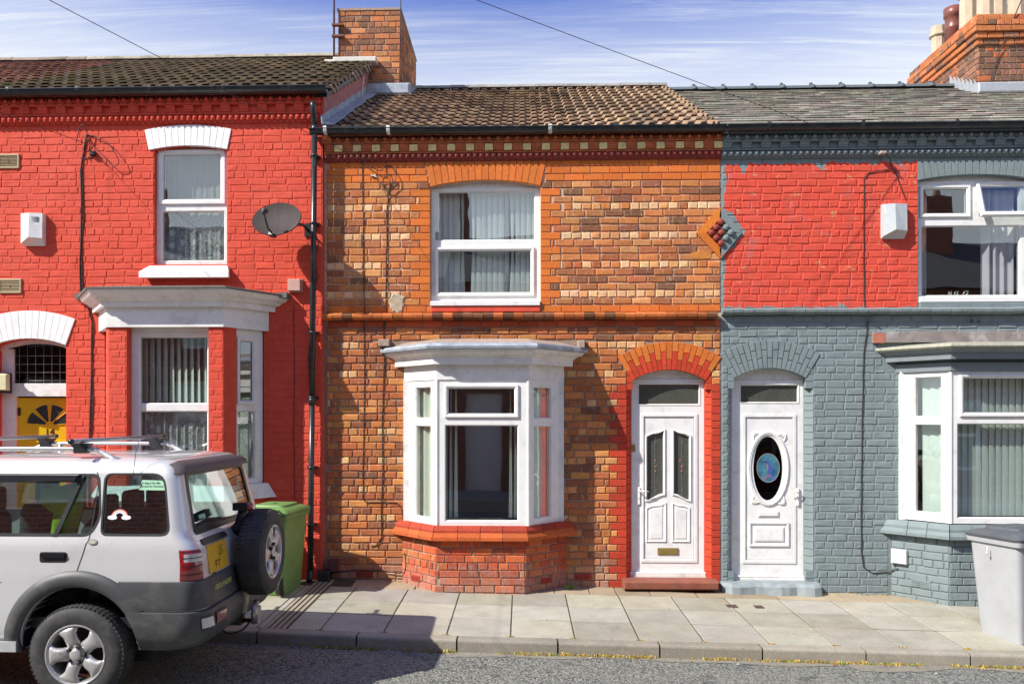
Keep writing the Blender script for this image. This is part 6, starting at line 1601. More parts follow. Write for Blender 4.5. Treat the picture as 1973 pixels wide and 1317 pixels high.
m = MB(); m.cbox(x0, x1, YL - .09, YL + .003, z0, z1, .006); m.cbox(x0 - .008, x1 + .008, YL - .02, YL + .003, z0 - .008, z1 + .008, .003); m.build('outlet_cowl', simple('pink_plastic', (.56, .33, .27), .5, var=.08), None, label='small pinkish outlet cowl on the red wall right of the bay roof', cat='vent')
x0, x1, z1, z0 = fx(1714, -.25), fx(1741, -.25), fz(1062, 1728, -.25), fz(1090, 1728, -.25)
fc = faces(RP2); T, ang, ln = fc[0]; xm = ln * .17
m = MB(T); m.cbox(xm - .085, xm + .085, -.055, .002, z0, z1, .012); m.build('junction_box', UPVC, None, label='white cable junction box on the grey bay plinth', cat='junction box')
x0, x1, z1, z0 = fx(2, YL + .08), fx(22, YL + .08), fz(718, 12, YL + .08), fz(757, 12, YL + .08)
t = thing('door_lamp', 'boxy wall lamp with cream cover beside the yellow door', 'lamp', ((x0 + x1) / 2, YL, z0)); xj = ldx0 + .005
m = MB(); m.cbox(x0 - .06, x1 - .05, YL + .02, YDl - .002, z0, z1, .01); m.build('lamp_back', BLACKPL, t); m = MB(); m.cbox(x0 - .045, x1, YL - .01, YL + .05, z0 + .03, z1 - .015, .012); m.build('lamp_cover', simple('cream_cover', (.66, .60, .36), .45), t)
# bare render patch left of the upper window
P = []; pc = (fx(764), fz(583, 764))
for i in range(22):
    a = 2 * pi * i / 22; P.append((pc[0] + .105 * cos(a) * R.uniform(.75, 1.15), pc[1] + .125 * sin(a) * R.uniform(.8, 1.12)))
m = MB(); m.loft([[(x_, .01, z_) for x_, z_ in P], [(x_, -.004, z_) for x_, z_ in P], [(pc[0] + (x_ - pc[0]) * .85 + R.uniform(-.004, .004), -.012 + R.uniform(-.003, .003), pc[1] + (z_ - pc[1]) * .85) for x_, z_ in P]]); m.build('mortar_patch', simple('mortar_patch', (.46, .38, .27), .95, var=.35, scale=25, bmp=.8, bscale=60, dirt=(.25, .2, .13), dirtscale=14, space='w'), mid)

def cable(name, label, pts, Y, r=.006, group=None, wob=.004, seg=6, mat=None, raw=False):
    """cable clipped to a wall: way points (px, py) on the wall plane, sagging a little between clips"""
    P = []
    if raw: W = [Vector(p) for p in pts]
    else: W = [Vector((fx(px, Y), Y - r - (e[0] if e else 0), fz(py, px, Y))) for px, py, *e in pts]
    for a, b in zip(W, W[1:]):
        n = max(1, int((b - a).length / .12)) if not raw else 24
        for i in range(n):
            q = a.lerp(b, i / n)
            if not raw: q = q + Vector((R.uniform(-wob, wob), 0, 0)) if i else q
            else: q = q - Vector((0, 0, 4 * wob * (i / n) * (1 - i / n)))
            P.append(q)
    P.append(W[-1]); m = MB(); m.tube(P, r, 6, caps=False); return m.build(name, mat or CABLE, None, label=label, cat='cable', group=group)
def smoothpts(pts, k=3):
    out = []
    for i in range(len(pts) - 1):
        p0, p1, p2, p3 = (Vector(pts[max(0, min(len(pts) - 1, j))]) for j in (i - 1, i, i + 1, i + 2))
        for s in range(k):
            t_ = s / k; out.append(tuple(.5 * ((2 * p1) + (p2 - p0) * t_ + (2 * p0 - 5 * p1 + 4 * p2 - p3) * t_ * t_ + (3 * p1 - p0 - 3 * p2 + p3) * t_ ** 3)))
    out.append(tuple(pts[-1])); return out
cable('wall_cable', 'left of the two thin cables down the bare brick wall, ending beside the bay', [(699, 312), (700, 450), (702, 597), (701, 612), (703, 700), (701, 850), (699, 960), (705, 967), (740, 967), (765, 968), (774, 978), (778, 1005)], -.0, .0055)
cable('wall_cable', 'right of the two cables down the bare brick wall, hanging from the coil', [(752, 352), (748, 385), (745, 410), (746, 480), (744, 560), (744, 600), (739, 640), (741, 700), (737, 800), (738, 900), (735, 985), (735, 1035), (725, 1050), (715, 1052)], -.0, .007)
lp = smoothpts([(699, 312), (718, 325), (735, 331), (741, 322), (752, 320), (762, 332), (764, 345), (758, 358), (752, 372), (742, 365), (738, 352), (742, 343), (752, 338), (757, 348), (752, 362)], 4)
cable('cable_coil', 'coiled loops of black cable on the orange bricks left of the upper window', [(a, b, .02 + .02 * sin(i * .3)) for i, (a, b) in enumerate(lp)], 0, .0055, wob=0)
m = MB(); bx_, bz_ = fx(720), fz(339, 720); m.cbox(bx_ - .03, bx_ + .03, -.02, .0, bz_ - .01, bz_ + .012, .003); m.tube([(bx_, -.015, bz_), (bx_ + .02, -.06, bz_ - .02), (bx_ + .08, -.06, bz_ - .05)], .004, 6); m.build('cable_hook', simple('pale_steel', (.55, .53, .5), .5, .3), None, label='small pale metal cable bracket left of the cable coil', cat='bracket')
cable('wall_cable', 'black cables hanging down the red wall left of the white bay', [(165, 275), (159, 310), (156, 330), (158, 400), (155, 520), (156, 560), (170, 590), (178, 620), (176, 760), (172, 860), (172, 1000)], YL, .009)
cable('wall_cable', 'second thinner cable twisting beside the thick one on the red wall', [(178, 303), (157, 306), (160, 360), (162, 420), (157, 480), (161, 560), (174, 600), (181, 640), (177, 700), (180, 780), (174, 870), (173, 1000)], YL, .006)
lp = smoothpts([(150, 278), (158, 250), (166, 245), (172, 262), (165, 285), (166, 262), (176, 262), (205, 272), (225, 295), (234, 315), (222, 322), (200, 300), (180, 280), (168, 262), (164, 300)], 4)
cable('cable_coil', 'tangled loops of black cable on the red wall above the cables', [(a, b, .03 + .03 * sin(i * .23)) for i, (a, b) in enumerate(lp)], YL, .005, wob=0)
m = MB(); bx_, bz_ = fx(181, YL), fz(296, 181, YL); m.cbox(bx_ - .03, bx_ + .03, YL - .05, YL, bz_ - .03, bz_ + .02, .008); m.tube([(bx_, YL - .03, bz_), (bx_, YL - .10, bz_ + .02)], .006, 6); m.build('cable_hook', BLACKPL, None, label='black cable hook on the red wall in the tangled cables', cat='bracket')
cable('wall_cable', 'thin dark cable down the red wall beside the drainpipe', [(566, 590), (567, 700), (566, 850), (568, 960)], YL, .004)
cable('wall_cable', 'thin cable looping beside the drainpipe under the satellite dish', [(590, 440), (606, 445), (613, 470), (604, 500), (612, 530), (606, 560), (600, 640), (594, 690), (599, 760)], YL, .0045)
cable('wall_cable', 'grey-black cable down the grey house from the cornice to the white junction box', [(1712, 327), (1690, 330), (1672, 334), (1664, 344), (1664, 480), (1665, 588), (1668, 604, .10), (1672, 620), (1664, 680), (1661, 800), (1660, 900), (1659, 1060), (1664, 1092), (1680, 1103), (1712, 1101), (1726, 1092, .06)], 0, .006)
cable('wall_cable', 'short cable tail hanging across the red patch above the pale grey box', [(1694, 297, .1), (1705, 310, .12), (1715, 325, .03), (1724, 328), (1731, 350), (1745, 385)], 0, .0055)
m = MB(); bx_, bz_ = fx(1694), fz(299, 1694); m.cbox(bx_ - .035, bx_ + .035, -.12, -.05, bz_ - .015, bz_ + .015, .004); m.build('cable_hook', simple('pale_steel2', (.5, .45, .42), .5, .3), None, label='pale cable bracket under the grey cornice above the red patch', cat='bracket')
cable('wall_cable', 'black cable along the foot of the wall, left of the brick bay plinth', [(640, 1102), (690, 1096, .03), (740, 1098, .02), (770, 1103, .02), (781, 1100, .04), (784, 1085, .05), (781, 1062, .06)], 0, .006)
# overhead telephone wires
def wire(label, a, b, sag): return cable('overhead_wire', label, [a, b], 0, .0032, 'overhead wires', wob=sag, raw=True)
def far(px, py, Y): return (fx(px, Y), Y, fz(py, px, Y))
wire('thin overhead wire crossing the mossy roof down to the coil on the bare brick wall', (fx(699), -.05, fz(311, 699)), far(-420, -271, -4.5), .02)
wire('thin overhead wire coming from the left edge to the tangled cables on the red wall', (fx(172, YL), YL - .09, fz(281, 172, YL)), far(-500, 18, -5), .02)
wire('thin overhead wire crossing the sky and falling to the grey house cornice', (fx(1696), -.13, fz(298, 1696)), far(-100, -385, -3.5), .02)
t = thing('aerial_pole', 'thin rusty aerial pole strapped to the left side of the orange chimney', 'aerial', (CM0 - .06, cy0, czt))
m = MB(); m.tube([(CM0 - .05, cy0 - .04, czt - 1.0), (CM0 - .05, cy0 - .04, czt + 1.6)], .016, 8); m.build('pole', simple('rusty_steel', (.12, .06, .05), .7, .3), t)
for k_ in (.25, .42): m = MB(); m.box(CM0 - .08, CM0 + .10, cy0 - .07, cy0 - .002, czt - k_, czt - k_ + .025); m.build('strap', simple('rust', (.18, .07, .04), .8), t)
cable('chimney_cable', 'pale cable hanging down the pink gable wall under the orange chimney', [(XL + .03, 2.3, fz(126, 703, 2.2)), (XL + .03, 2.1, fz(190, 707, 2.1))], 0, .008, wob=0, raw=True, mat=WPAINT)
cable('chimney_cable', 'thin aerial cable down the right corner of the orange chimney', [(CM1 + .01, cy0 - .012, czt + .5), (CM1 + .0, cy0 - .012, czt), (CM1 - .02, cy0 - .014, czt - 1.4)], 0, .008, wob=0, raw=True)
cable('chimney_cable', 'dark cable crossing the front of the right-hand chimney', [(CR0 + .6, cyr - .1, czr + .2), (CR0 + .3, cyr - .02, czr - .6), (CR0 + .06, cyr - .012, czr - 1.4)], 0, .008, wob=0, raw=True)

# ================================================================== BLINDS AND CURTAINS
def lacemat():
    m, t, b = newmat('lace'); p = worldpos(t); out = [n for n in t.nodes if n.type == 'OUTPUT_MATERIAL'][0]
    v = nd(t, 'ShaderNodeTexVoronoi'); t.links.new(p, v.inputs['Vector']); v.inputs['Scale'].default_value = 7.5; v.inputs['Randomness'].default_value = .8
    v2 = nd(t, 'ShaderNodeTexVoronoi', feature='DISTANCE_TO_EDGE'); t.links.new(p, v2.inputs['Vector']); v2.inputs['Scale'].default_value = 26
    w1_ = ramp(t, math2(t, 'ADD', v.outputs['Distance'], math2(t, 'MULTIPLY', noise(t, p, 40, 3, .6), .5)), .50, .60, 1, 0); w2_ = ramp(t, v2.outputs['Distance'], .03, .10, .8, 0); w3_ = ramp(t, noise(t, p, 30, 4, .6, 2.), .52, .58, 0, .8)
    d = math2(t, 'MAXIMUM', math2(t, 'MAXIMUM', w1_, w2_), math2(t, 'MULTIPLY', w3_, .7)); a = math2(t, 'ADD', math2(t, 'MULTIPLY', d, .70), .22, True)
    b.inputs['Base Color'].default_value = (.78, .82, .80, 1); b.inputs['Roughness'].default_value = .9
    t.links.new(a, b.inputs['Alpha']); return m
LACE = lacemat()
SHEER, ts, bs = newmat('sheer_curtain'); bs.inputs['Base Color'].default_value = (.78, .84, .72, 1); bs.inputs['Roughness'].default_value = .9; bs.inputs['Alpha'].default_value = .96
VOILE, ts, bs = newmat('thin_voile'); bs.inputs['Base Color'].default_value = (.62, .66, .64, 1); bs.inputs['Roughness'].default_value = .9; bs.inputs['Alpha'].default_value = .42
LILAC = simple('lilac_curtain', (.60, .55, .60), .9, var=.05)
# red house upstairs
curtain('net_curtain', 'white lace net curtain in the red house upstairs window, lower half', lx(306), lx(436), lz(506), lz(400), YWl + .13, LACE, 8, .014)
curtain('net_curtain', 'plain sheer curtain in the top half of the red house upstairs window', lx(312), lx(430), lz(396), lz(296), YWl + .16, VOILE, 9, .010)
# red house bay
slats('vertical_blind', 'green-grey vertical blind with half turned slats above the lace in the red house bay', 'blind', wl(262), wl(404), wz(782), wz(636), LBY + .26, 11, BLIND_GREEN, lambda i: -(.55 + .05 * i) + R.uniform(-.06, .06), None, bow=0)
curtain('net_curtain', 'white lace net curtain in the lower front pane of the red house bay', wl(262), wl(404), wz(955), wz(786), LBY + .21, LACE, 11, .018)
T, ang, ln = fcs[2]
curtain('net_curtain', 'white lace net curtain in the narrow right pane of the red house bay', ln * .34, ln * .85, fz(926, 480, -.3), fz(786, 480, -.3), .16, LACE, 4, .012, T=T)
# middle house upstairs blind
ang_up = {3: .25, 4: .3, 5: 1.15, 6: .2, 12: .35, 13: .9}
slats('vertical_blind', 'white vertical blind with crooked slats in the upstairs window of the bare brick house', 'blind', fx(833, .2), fx(1036, .2), zz(572, .2), zz(364, .2), YW + .13, 19, BLIND, lambda i: ang_up.get(i, .42) + R.uniform(-.07, .07), None, skip=(6,), bow=lambda i: {5: .5, 7: .55, 14: .55}.get(i, .0))
m = MB(); m.cbox(fx(905, .6), fx(950, .6), .60, .66, 2.75, zz(480, .6), .02); m.build('wardrobe', simple('brown_wood', (.22, .11, .05), .5), None, label='brown wooden wardrobe behind the blind in the upstairs window of the bare brick house', cat='wardrobe')
# middle house bay
fcm = faces(plan)
for i, lab in ((0, 'pale green curtain behind the left side pane of the bare brick house bay'), (2, 'pale green curtain behind the right side pane of the bare brick house bay')):
    T, ang, ln = fcm[i]; curtain('curtain', lab, ln * .30 if i == 0 else ln * .12, ln * .90 if i == 0 else ln * .66, bz(1003), bz(742), .085, SHEER, 3, .022, T=T)
slats('vertical_blind', 'drawn-back vertical blind strips behind the large pane of the bare brick house bay', 'blind', plan[1][0] + .06, plan[2][0] - .06, bz(1000), bz(742), BYF + .16, 16, BLIND, lambda i: 1.42 + R.uniform(-.03, .06), None, skip=tuple(range(3, 13)))
# grey house
slats('vertical_blind', 'pale green vertical blind closed behind the large pane of the grey house bay', 'blind', RP[1][0] + .05, RP[2][0] - .05, rb(996), rb(724), RBY + .15, 13, simple('pale_green_blind', (.78, .85, .78), .8), lambda i: .24 + R.uniform(-.05, .05), None)
T, ang, ln = faces(RP)[0]
slats('vertical_blind', 'pale green vertical blind behind the left side pane of the grey house bay', 'blind', ln * .34, ln * .98, rb(992), rb(724), .15, 4, MATS['pale_green_blind'], lambda i: .35, None, T=T)
curtain('curtain', 'narrow lilac curtain at the left of the grey house upstairs window', rx(1773), rx(1798), rzz(572), rzz(360), YWr + .16, LILAC, 3, .02)
curtain('curtain', 'wide lilac curtain drawn to the right of the grey house upstairs window', rx(1905), rx(1968), rzz(572), rzz(360), YWr + .16, LILAC, 4, .035)
m = MB(); zc_ = rzz(568)
for (px, dx_) in ((1838, .018), (1850, .022), (1868, .03)):
    x_ = rx(px); m.tube([(x_ - dx_, YWr + .09, zc_ + .01), (x_ - dx_ * .3, YWr + .09, zc_ + .05), (x_ + dx_, YWr + .09, zc_ + .06), (x_ + dx_ * .9, YWr + .09, zc_ + .02), (x_, YWr + .09, zc_ + .012)], .007, 6)
m.box(rx(1832), rx(1876), YWr + .075, YWr + .105, zc_ - .002, zc_ + .008); m.build('window_ornament', simple('silver_ornament', (.62, .62, .60), .35, .6), None, label='small curly silver ornament on the grey house upstairs window ledge', cat='ornament')

# ================================================================== WHEELIE BINS
def bin_(name, label, cx_, cy_, ang, w_, d_, h_, body, lid, z0, number=False, dented=0.0):
    t = thing(name, label, 'wheelie bin', (cx_, cy_, z0), 'wheelie bins'); T = Matrix.Translation((cx_, cy_, z0)) @ Matrix.Rotation(ang, 4, 'Z')
    def ring(a, b, z, r, n=4, off=0):
        out = []
        for (sx, sy, a0) in ((1, -1, -pi / 2), (1, 1, 0), (-1, 1, pi / 2), (-1, -1, pi)):
            for i in range(n + 1):
                t_ = a0 + pi / 2 * i / n; out.append((sx * (a - r) + r * cos(t_), sy * (b - r) + r * sin(t_) + off, z))
        return out
    wb, db = w_ * .78, d_ * .74
    L_ = [(0, wb, db, .035), (.02, wb + .01, db + .01, .05), (h_ * .45, w_ * .885, d_ * .87, .05), (h_ * .80, w_ * .955, d_ * .955, .045), (h_ * .86, w_ * .965, d_ * .965, .04)]
    m = MB(T); m.loft([ring(a / 2, b / 2, z, r) for z, a, b, r in L_], smooth=True); bd = m.build('body', body, t, sharp=50)
    m = MB(T); m.loft([ring(a / 2, b / 2, z, r) for z, a, b, r in ((h_ * .84, w_ * .97, d_ * .97, .04), (h_ * .85, w_ * 1.05, d_ * 1.04, .04), (h_ * .89, w_ * 1.07, d_ * 1.06, .04), (h_ * .90, w_ * 1.0, d_ * 1.0, .04))], smooth=True); m.build('rim', body, t, sharp=40)
    m = MB(T)
    for k_ in range(0): m.box(-w_ * .3 + k_ * w_ * .1 - .004, -w_ * .3 + k_ * w_ * .1 + .004, -d_ * .515, -d_ * .47, h_ * .825, h_ * .845)
    rings = []
    for f, gx_, zt in ((1.08, 1.08, .895), (1.10, 1.10, .915), (1.06, 1.06, .93), (.86, .86, .955), (.5, .5, .985), (.1, .1, .99)): rings.append([(p[0], p[1], p[2] + dented * .03 * sin(p[0] * 9) * (1.1 - f)) for p in ring(w_ / 2 * f, d_ / 2 * f, h_ * zt, .05 * f)])
    m = MB(T); m.loft(rings, smooth=True); ld = m.build('lid', lid, t, sharp=35)
    m = MB(T); m.loft([ring(w_ * .36, d_ * .34, h_ * .962, .06, off=-.01), ring(w_ * .34, d_ * .32, h_ * .988, .05, off=-.01), ring(w_ * .30, d_ * .28, h_ * .99, .04, off=-.01)], smooth=True); m.build('lid_panel', lid, ld, sharp=35)
    m = MB(T); m.tube([(-w_ * .42, d_ * .56, h_ * .93), (-w_ * .42, d_ * .62, h_ * .95), (w_ * .42, d_ * .62, h_ * .95), (w_ * .42, d_ * .56, h_ * .93)], .014, 8); m.build('handle', lid, t)
    for s in (-1, 1):
        m = MB(T); m.lathe([(.0, s * w_ * .34 - .02), (.095, s * w_ * .34 - .022), (.10, s * w_ * .34), (.095, s * w_ * .34 + .022), (0, s * w_ * .34 + .02)], (0, d_ * .40, .10), 'x', 20); m.build('wheel', BLACKPL, t, sharp=40)
    m = MB(T); m.tube([(-w_ * .42, d_ * .42, .10), (w_ * .42, d_ * .42, .10)], .012, 8); m.build('axle', BLACKPL, t)
    return t, T
BGREEN = simple('green_bin_plastic', (.135, .255, .07), .5, var=.12, scale=5, dirt=(.32, .42, .22), dirtscale=4, dirtamt=.35, bmp=.1, space='w')
BGREY = simple('pale_grey_bin_plastic', (.40, .415, .43), .55, var=.10, scale=4, dirt=(.36, .35, .33), dirtscale=5, dirtamt=.5, bmp=.1, space='w')
BLID = simple('dark_grey_lid', (.085, .095, .105), .5, var=.2, scale=6, dirt=(.20, .21, .22), dirtscale=5, dirtamt=.5, space='w')
gx, gy = -2.72, -.66
bin_('wheelie_bin', 'lime green wheelie bin behind the car, against the red wall', gx, gy, radians(172), .52, .62, .97, BGREEN, BGREEN, ground(gx, gy))
gx, gy = 4.76, -1.60
tb, Tb = bin_('wheelie_bin', 'pale grey wheelie bin with dark lid in front of the grey bay', gx, gy, radians(-72), .56, .66, 1.07, BGREY, BLID, ground(gx, gy), dented=1)
m = MB(Tb); m.lathe([(0, -.012), (.010, -.010), (.010, 0)], (-.02, -.365, .82), 'y', 8); m.tube([(-.02, -.365, .88), (-.02, -.370, .80)], .004, 6); m.build('rivet', WPAINT, tb)
# small bits beside the drainpipe
m = MB(); m.cbox(fx(637), fx(654), -.10, -.004, fz(1098, 645), fz(1075, 645), .004); m.build('loose_brick', B_SM_OBJ, None, label='dark red glazed brick standing beside the drainpipe foot', cat='brick').color = (.14, .05, .05, 1)
m = MB(); m.cbox(fx(618), fx(640), -.16, -.02, fz(1116, 630), fz(1095, 630), .01); m.build('drain_box', BLACKPL, None, label='black gully surround at the drainpipe foot', cat='gully')

# ================================================================== THE CAR
CWX, CYC = fx(147, -3.92), -3.07
CZ = roadz(CWX, -3.9) + .005
car = thing('parked_car', 'silver off-road car with grey cladding, spare wheel and roof bars, parked at the kerb', 'car', (CWX, CYC, CZ))
TC = Matrix.Translation((CWX, CYC, CZ))
def carpaint(name, col):
    m, t, b = newmat(name); p = worldpos(t)
    c = mixc(t, ramp(t, noise(t, p, 900, 2, .5), .35, .65), tuple(v * .82 for v in col), tuple(v * 1.12 for v in col))
    sp_ = nd(t, 'ShaderNodeSeparateXYZ'); t.links.new(p, sp_.inputs[0])
    d = ramp(t, noise(t, p, 4, 6, .65), .5, .8, 0, .35); c = mixc(t, d, c, (.42, .41, .38))
    t.links.new(c, b.inputs['Base Color']); b.inputs['Metallic'].default_value = .30; b.inputs['Roughness'].default_value = .33
    b.inputs['Coat Weight'].default_value = .9; b.inputs['Coat Roughness'].default_value = .05
    return m
SILVER = carpaint('silver_car_paint', (.74, .742, .74))
CLAD = simple('grey_cladding', (.062, .066, .068), .5, var=.18, scale=5, dirt=(.16, .155, .14), dirtscale=3, dirtamt=.7, bmp=.15, bscale=400, space='w')
RUBBER = simple('tyre_rubber', (.035, .035, .036), .72, var=.25, scale=20, dirt=(.13, .12, .105), dirtscale=8, dirtamt=.55)
ALLOY = simple('alloy_rim', (.56, .56, .55), .32, .6, var=.08, scale=6, dirt=(.16, .12, .09), dirtscale=14, dirtamt=.5)
DARKMET = simple('dark_metal', (.05, .045, .04), .6, .4)
SEATF = simple('seat_fabric', (.035, .04, .05), .9)
REDL = simple('red_lens', (.26, .008, .012), .15, var=.1, spec=.8, coat=1); CLEARL = simple('clear_lens', (.62, .60, .56), .15, spec=.8, coat=1)
LAY = [  # z, tail x, nose x, half width, rear corner radius, front radius
 (.34, .78, -3.20, .76, .20, .3), (.42, .86, -3.34, .81, .20, .3), (.50, .885, -3.38, .83, .19, .3), (.64, .875, -3.40, .84, .16, .3), (.86, .86, -3.38, .845, .12, .3),
 (.98, .85, -3.34, .838, .11, .35), (1.03, .845, -2.75, .834, .11, .4), (1.06, .84, -2.30, .832, .11, .3), (1.12, .80, -2.12, .828, .11, .12), (1.165, .762, -2.02, .818, .11, .12),
 (1.62, .665, -1.32, .725, .09, .12), (1.665, .635, -1.22, .70, .10, .15), (1.695, .57, -1.12, .655, .12, .2), (1.715, .46, -1.0, .56, .15, .2), (1.727, .25, -.8, .35, .15, .15)]
def lay_at(z):
    for a, b in zip(LAY, LAY[1:]):
        if z <= b[0]:
            f = max(0, (z - a[0]) / (b[0] - a[0])); return [a[i] + (b[i] - a[i]) * f for i in range(6)]
    return list(LAY[-1])
def outline(L, n=7, d=0.0):
    z, xr, xf, w_, rr_, rf = L; xr -= d; xf += d; w_ -= d; rr_ = max(rr_ - d * .5, .03); out = []
    for (sx, sy, a0, r, X) in ((1, -1, -pi / 2, rr_, xr), (1, 1, 0, rr_, xr), (-1, 1, pi / 2, rf, xf), (-1, -1, pi, rf, xf)):
        cx_, cy_ = X - sx * r, sy * (w_ - r)
        for i in range(n + 1):
            t_ = a0 + pi / 2 * i / n; out.append((cx_ + r * cos(t_), cy_ + r * sin(t_), z))
    return out
def layers(z0, z1, step=.04):
    zs = {z0, z1} | {l[0] for l in LAY if z0 < l[0] < z1}; s = sorted(zs); out = [s[0]]
    for a, b in zip(s, s[1:]):
        n = max(1, int((b - a) / step + .5)); out += [a + (b - a) * (i + 1) / n for i in range(n)]
    return out
def boolean(o, cutters, op='DIFFERENCE'):
    for c in cutters:
        b = o.modifiers.new('b', 'BOOLEAN'); b.object = c; b.solver = 'EXACT'; b.operation = op
    bpy.context.view_layer.update(); me = bpy.data.meshes.new_from_object(o.evaluated_get(bpy.context.evaluated_depsgraph_get()))
    o.modifiers.clear(); o.data = me
def rmv(*os):
    for o in os: bpy.data.objects.remove(o)
def rpoly(pts, r, n=4):
    """round the corners of an (x, z) polygon"""
    out = []; k = len(pts)
    for i in range(k):
        p = Vector(pts[i]); a = (Vector(pts[i - 1]) - p); b = (Vector(pts[(i + 1) % k]) - p); ra = min(r if not isinstance(r, (list, tuple)) else r[i], a.length * .45, b.length * .45)
        a = p + a.normalized() * ra; b = p + b.normalized() * ra
        for j in range(n + 1):
            t_ = j / n; out.append(tuple((1 - t_) ** 2 * a + 2 * t_ * (1 - t_) * p + t_ * t_ * b))
    return out
body = MB(TC); body.loft([outline(lay_at(z)) for z in layers(.36, 1.727, .06)], smooth=True); bo = body.build('body', SILVER, car, origin=(CWX, CYC, CZ))
cav = MB(TC); cav.loft([outline(lay_at(z), d=.045) for z in layers(.80, 1.66, .10)]); co = cav.build('c', SILVER, origin=(CWX, CYC, CZ))
SQ = rpoly([(.155, 1.175), (.650, 1.175), (.575, 1.605), (.140, 1.605)], [.05, .07, .09, .06])          # rear quarter light
SD = rpoly([(-.86, 1.17), (.085, 1.17), (.145, 1.30), (.105, 1.60), (-.80, 1.60)], [.03, .10, .06, .05, .03])   # rear door glass
SF = rpoly([(-1.80, 1.17), (-.95, 1.17), (-.90, 1.60), (-1.34, 1.60)], .04)
RG = rpoly([(-.64, 1.19), (.60, 1.19), (.55, 1.59), (-.59, 1.59)], .05)                            # (y, z) tailgate glass
WG = rpoly([(-.66, 1.16), (.66, 1.16), (.60, 1.58), (-.60, 1.58)], .06)
cuts = []
for P in (SQ, SD, SF):
    c = MB(TC); c.prism(P, -1.2, 1.2); cuts.append(c.build('c', SILVER, origin=(CWX, CYC, CZ)))
def xprism(mb, P, x0, x1): mb.loft([[(x, y, z) for y, z in P] for x in (x0, x1)])
c = MB(TC); xprism(c, RG, .45, 1.2); cuts.append(c.build('c', SILVER, origin=(CWX, CYC, CZ)))
c = MB(TC); xprism(c, WG, -2.6, -1.0); cuts.append(c.build('c', SILVER, origin=(CWX, CYC, CZ)))
for wx in (0, -2.56):
    for s in (-1, 1):
        c = MB(TC); c.lathe([(0, s * .50), (.415, s * .50), (.415, s * 1.3), (0, s * 1.3)], (wx, 0, .40), 'y', 36, smooth=False, caps=False); cuts.append(c.build('c', SILVER, origin=(CWX, CYC, CZ)))
boolean(bo, [co] + cuts); bo.data.set_sharp_from_angle(angle=radians(32)); rmv(co, *cuts)
def yside(z, d=.0): return -(lay_at(z)[3] - d)
def side_patch(P, name, mat, par, d, th=.006, both=False, smooth=False):
    """plate following the car's flank: outline (x, z), set d inside (+) or proud (-)"""
    for s in ((1, -1) if both else (1,)):
        m = MB(TC); m.loft([[(x, s * (yside(z, d) + q), z) for x, z in P] for q in (0, th)]); m.build(name, mat, par)
side_patch(SQ, 'quarter_light', CARGLASS, car, .012, both=True); side_patch(SD, 'door_window', CARGLASS, car, .014, both=True); side_patch(SF, 'door_window', CARGLASS, car, .014, both=True)
def tailx(z, y=0): return lay_at(z)[1]
m = MB(TC); m.loft([[(tailx(z) - .012 + q, y, z) for y, z in RG] for q in (0, .006)]); m.build('tailgate_glass', CARGLASS, car)
m = MB(TC)
m.loft([[(lay_at(z)[2] + .012 + q, y, z) for y, z in WG] for q in (0, .006)]); m.build('windscreen', CARGLASS, car)
# rubber seals round the glass
def seal(P, name, d, w_=.012, mat=None):
    m = MB(TC); cx_ = sum(p[0] for p in P) / len(P); cz_ = sum(p[1] for p in P) / len(P)
    for s in (1, -1): m.loft([[(x, s * yside(z, dd), z) for x, z in shrink(P, k)] for k, dd in ((-.004, -.0015), (w_, -.001), (w_, .02), (-.002, .02))], True, False, loop=True)
    m.build(name, mat or BLACKPL, car)
seal(SQ, 'window_seal', 0, .010); seal(SD, 'window_seal', 0, .016)
m = MB(TC)
for s in (1, -1): m.loft([[(x, s * yside(z, dd), z) for x, z in P] for dd, P in ((-.003, [(-.19, 1.165), (-.155, 1.165), (-.0, 1.605), (-.03, 1.605)]), (.012, [(-.19, 1.165), (-.155, 1.165), (-.0, 1.605), (-.03, 1.605)]))])
m.build('glass_divider', BLACKPL, car)
m = MB(TC); m.loft([[(x, yside(z, dd), z) for x, z in P] for dd, P in ((-.028, [(-.80, 1.545), (-.06, 1.555), (-.045, 1.595), (-.80, 1.592)]), (-.002, [(-.80, 1.545), (-.06, 1.545), (-.03, 1.60), (-.80, 1.602)]))]); m.build('wind_deflector', simple('smoked_plastic', (.02, .02, .025), .2), car)
# shut lines, and a body crease drawn as a dark line
m = MB(TC)
def line_on_side(m, pts, w_=.0035):
    for a, b in zip(pts, pts[1:]):
        d = Vector((b[0] - a[0], b[1] - a[1])); n_ = Vector((-d.y, d.x)).normalized() * w_
        m.add([(a[0] + n_.x, yside(a[1], -.0012), a[1] + n_.y), (b[0] + n_.x, yside(b[1], -.0012), b[1] + n_.y), (b[0] - n_.x, yside(b[1], -.0012), b[1] - n_.y), (a[0] - n_.x, yside(a[1], -.0012), a[1] - n_.y)], [(0, 1, 2, 3)])
line_on_side(m, smoothpts([(-.62, 1.645), (.0, 1.645), (.07, 1.63), (.10, 1.56), (.095, 1.40), (.085, 1.25), (.075, 1.15), (.055, 1.11), (.045, 1.07), (.0, .93)], 3))
line_on_side(m, [(-.90, 1.645), (-.93, 1.2), (-.95, .45)])
line_on_side(m, [(-2.0, .846), (-.54, .846)], .003)  # crease along the doors, its shade put in as a flat dark strip
m.build('shut_and_crease_lines', BLACKPL, car)
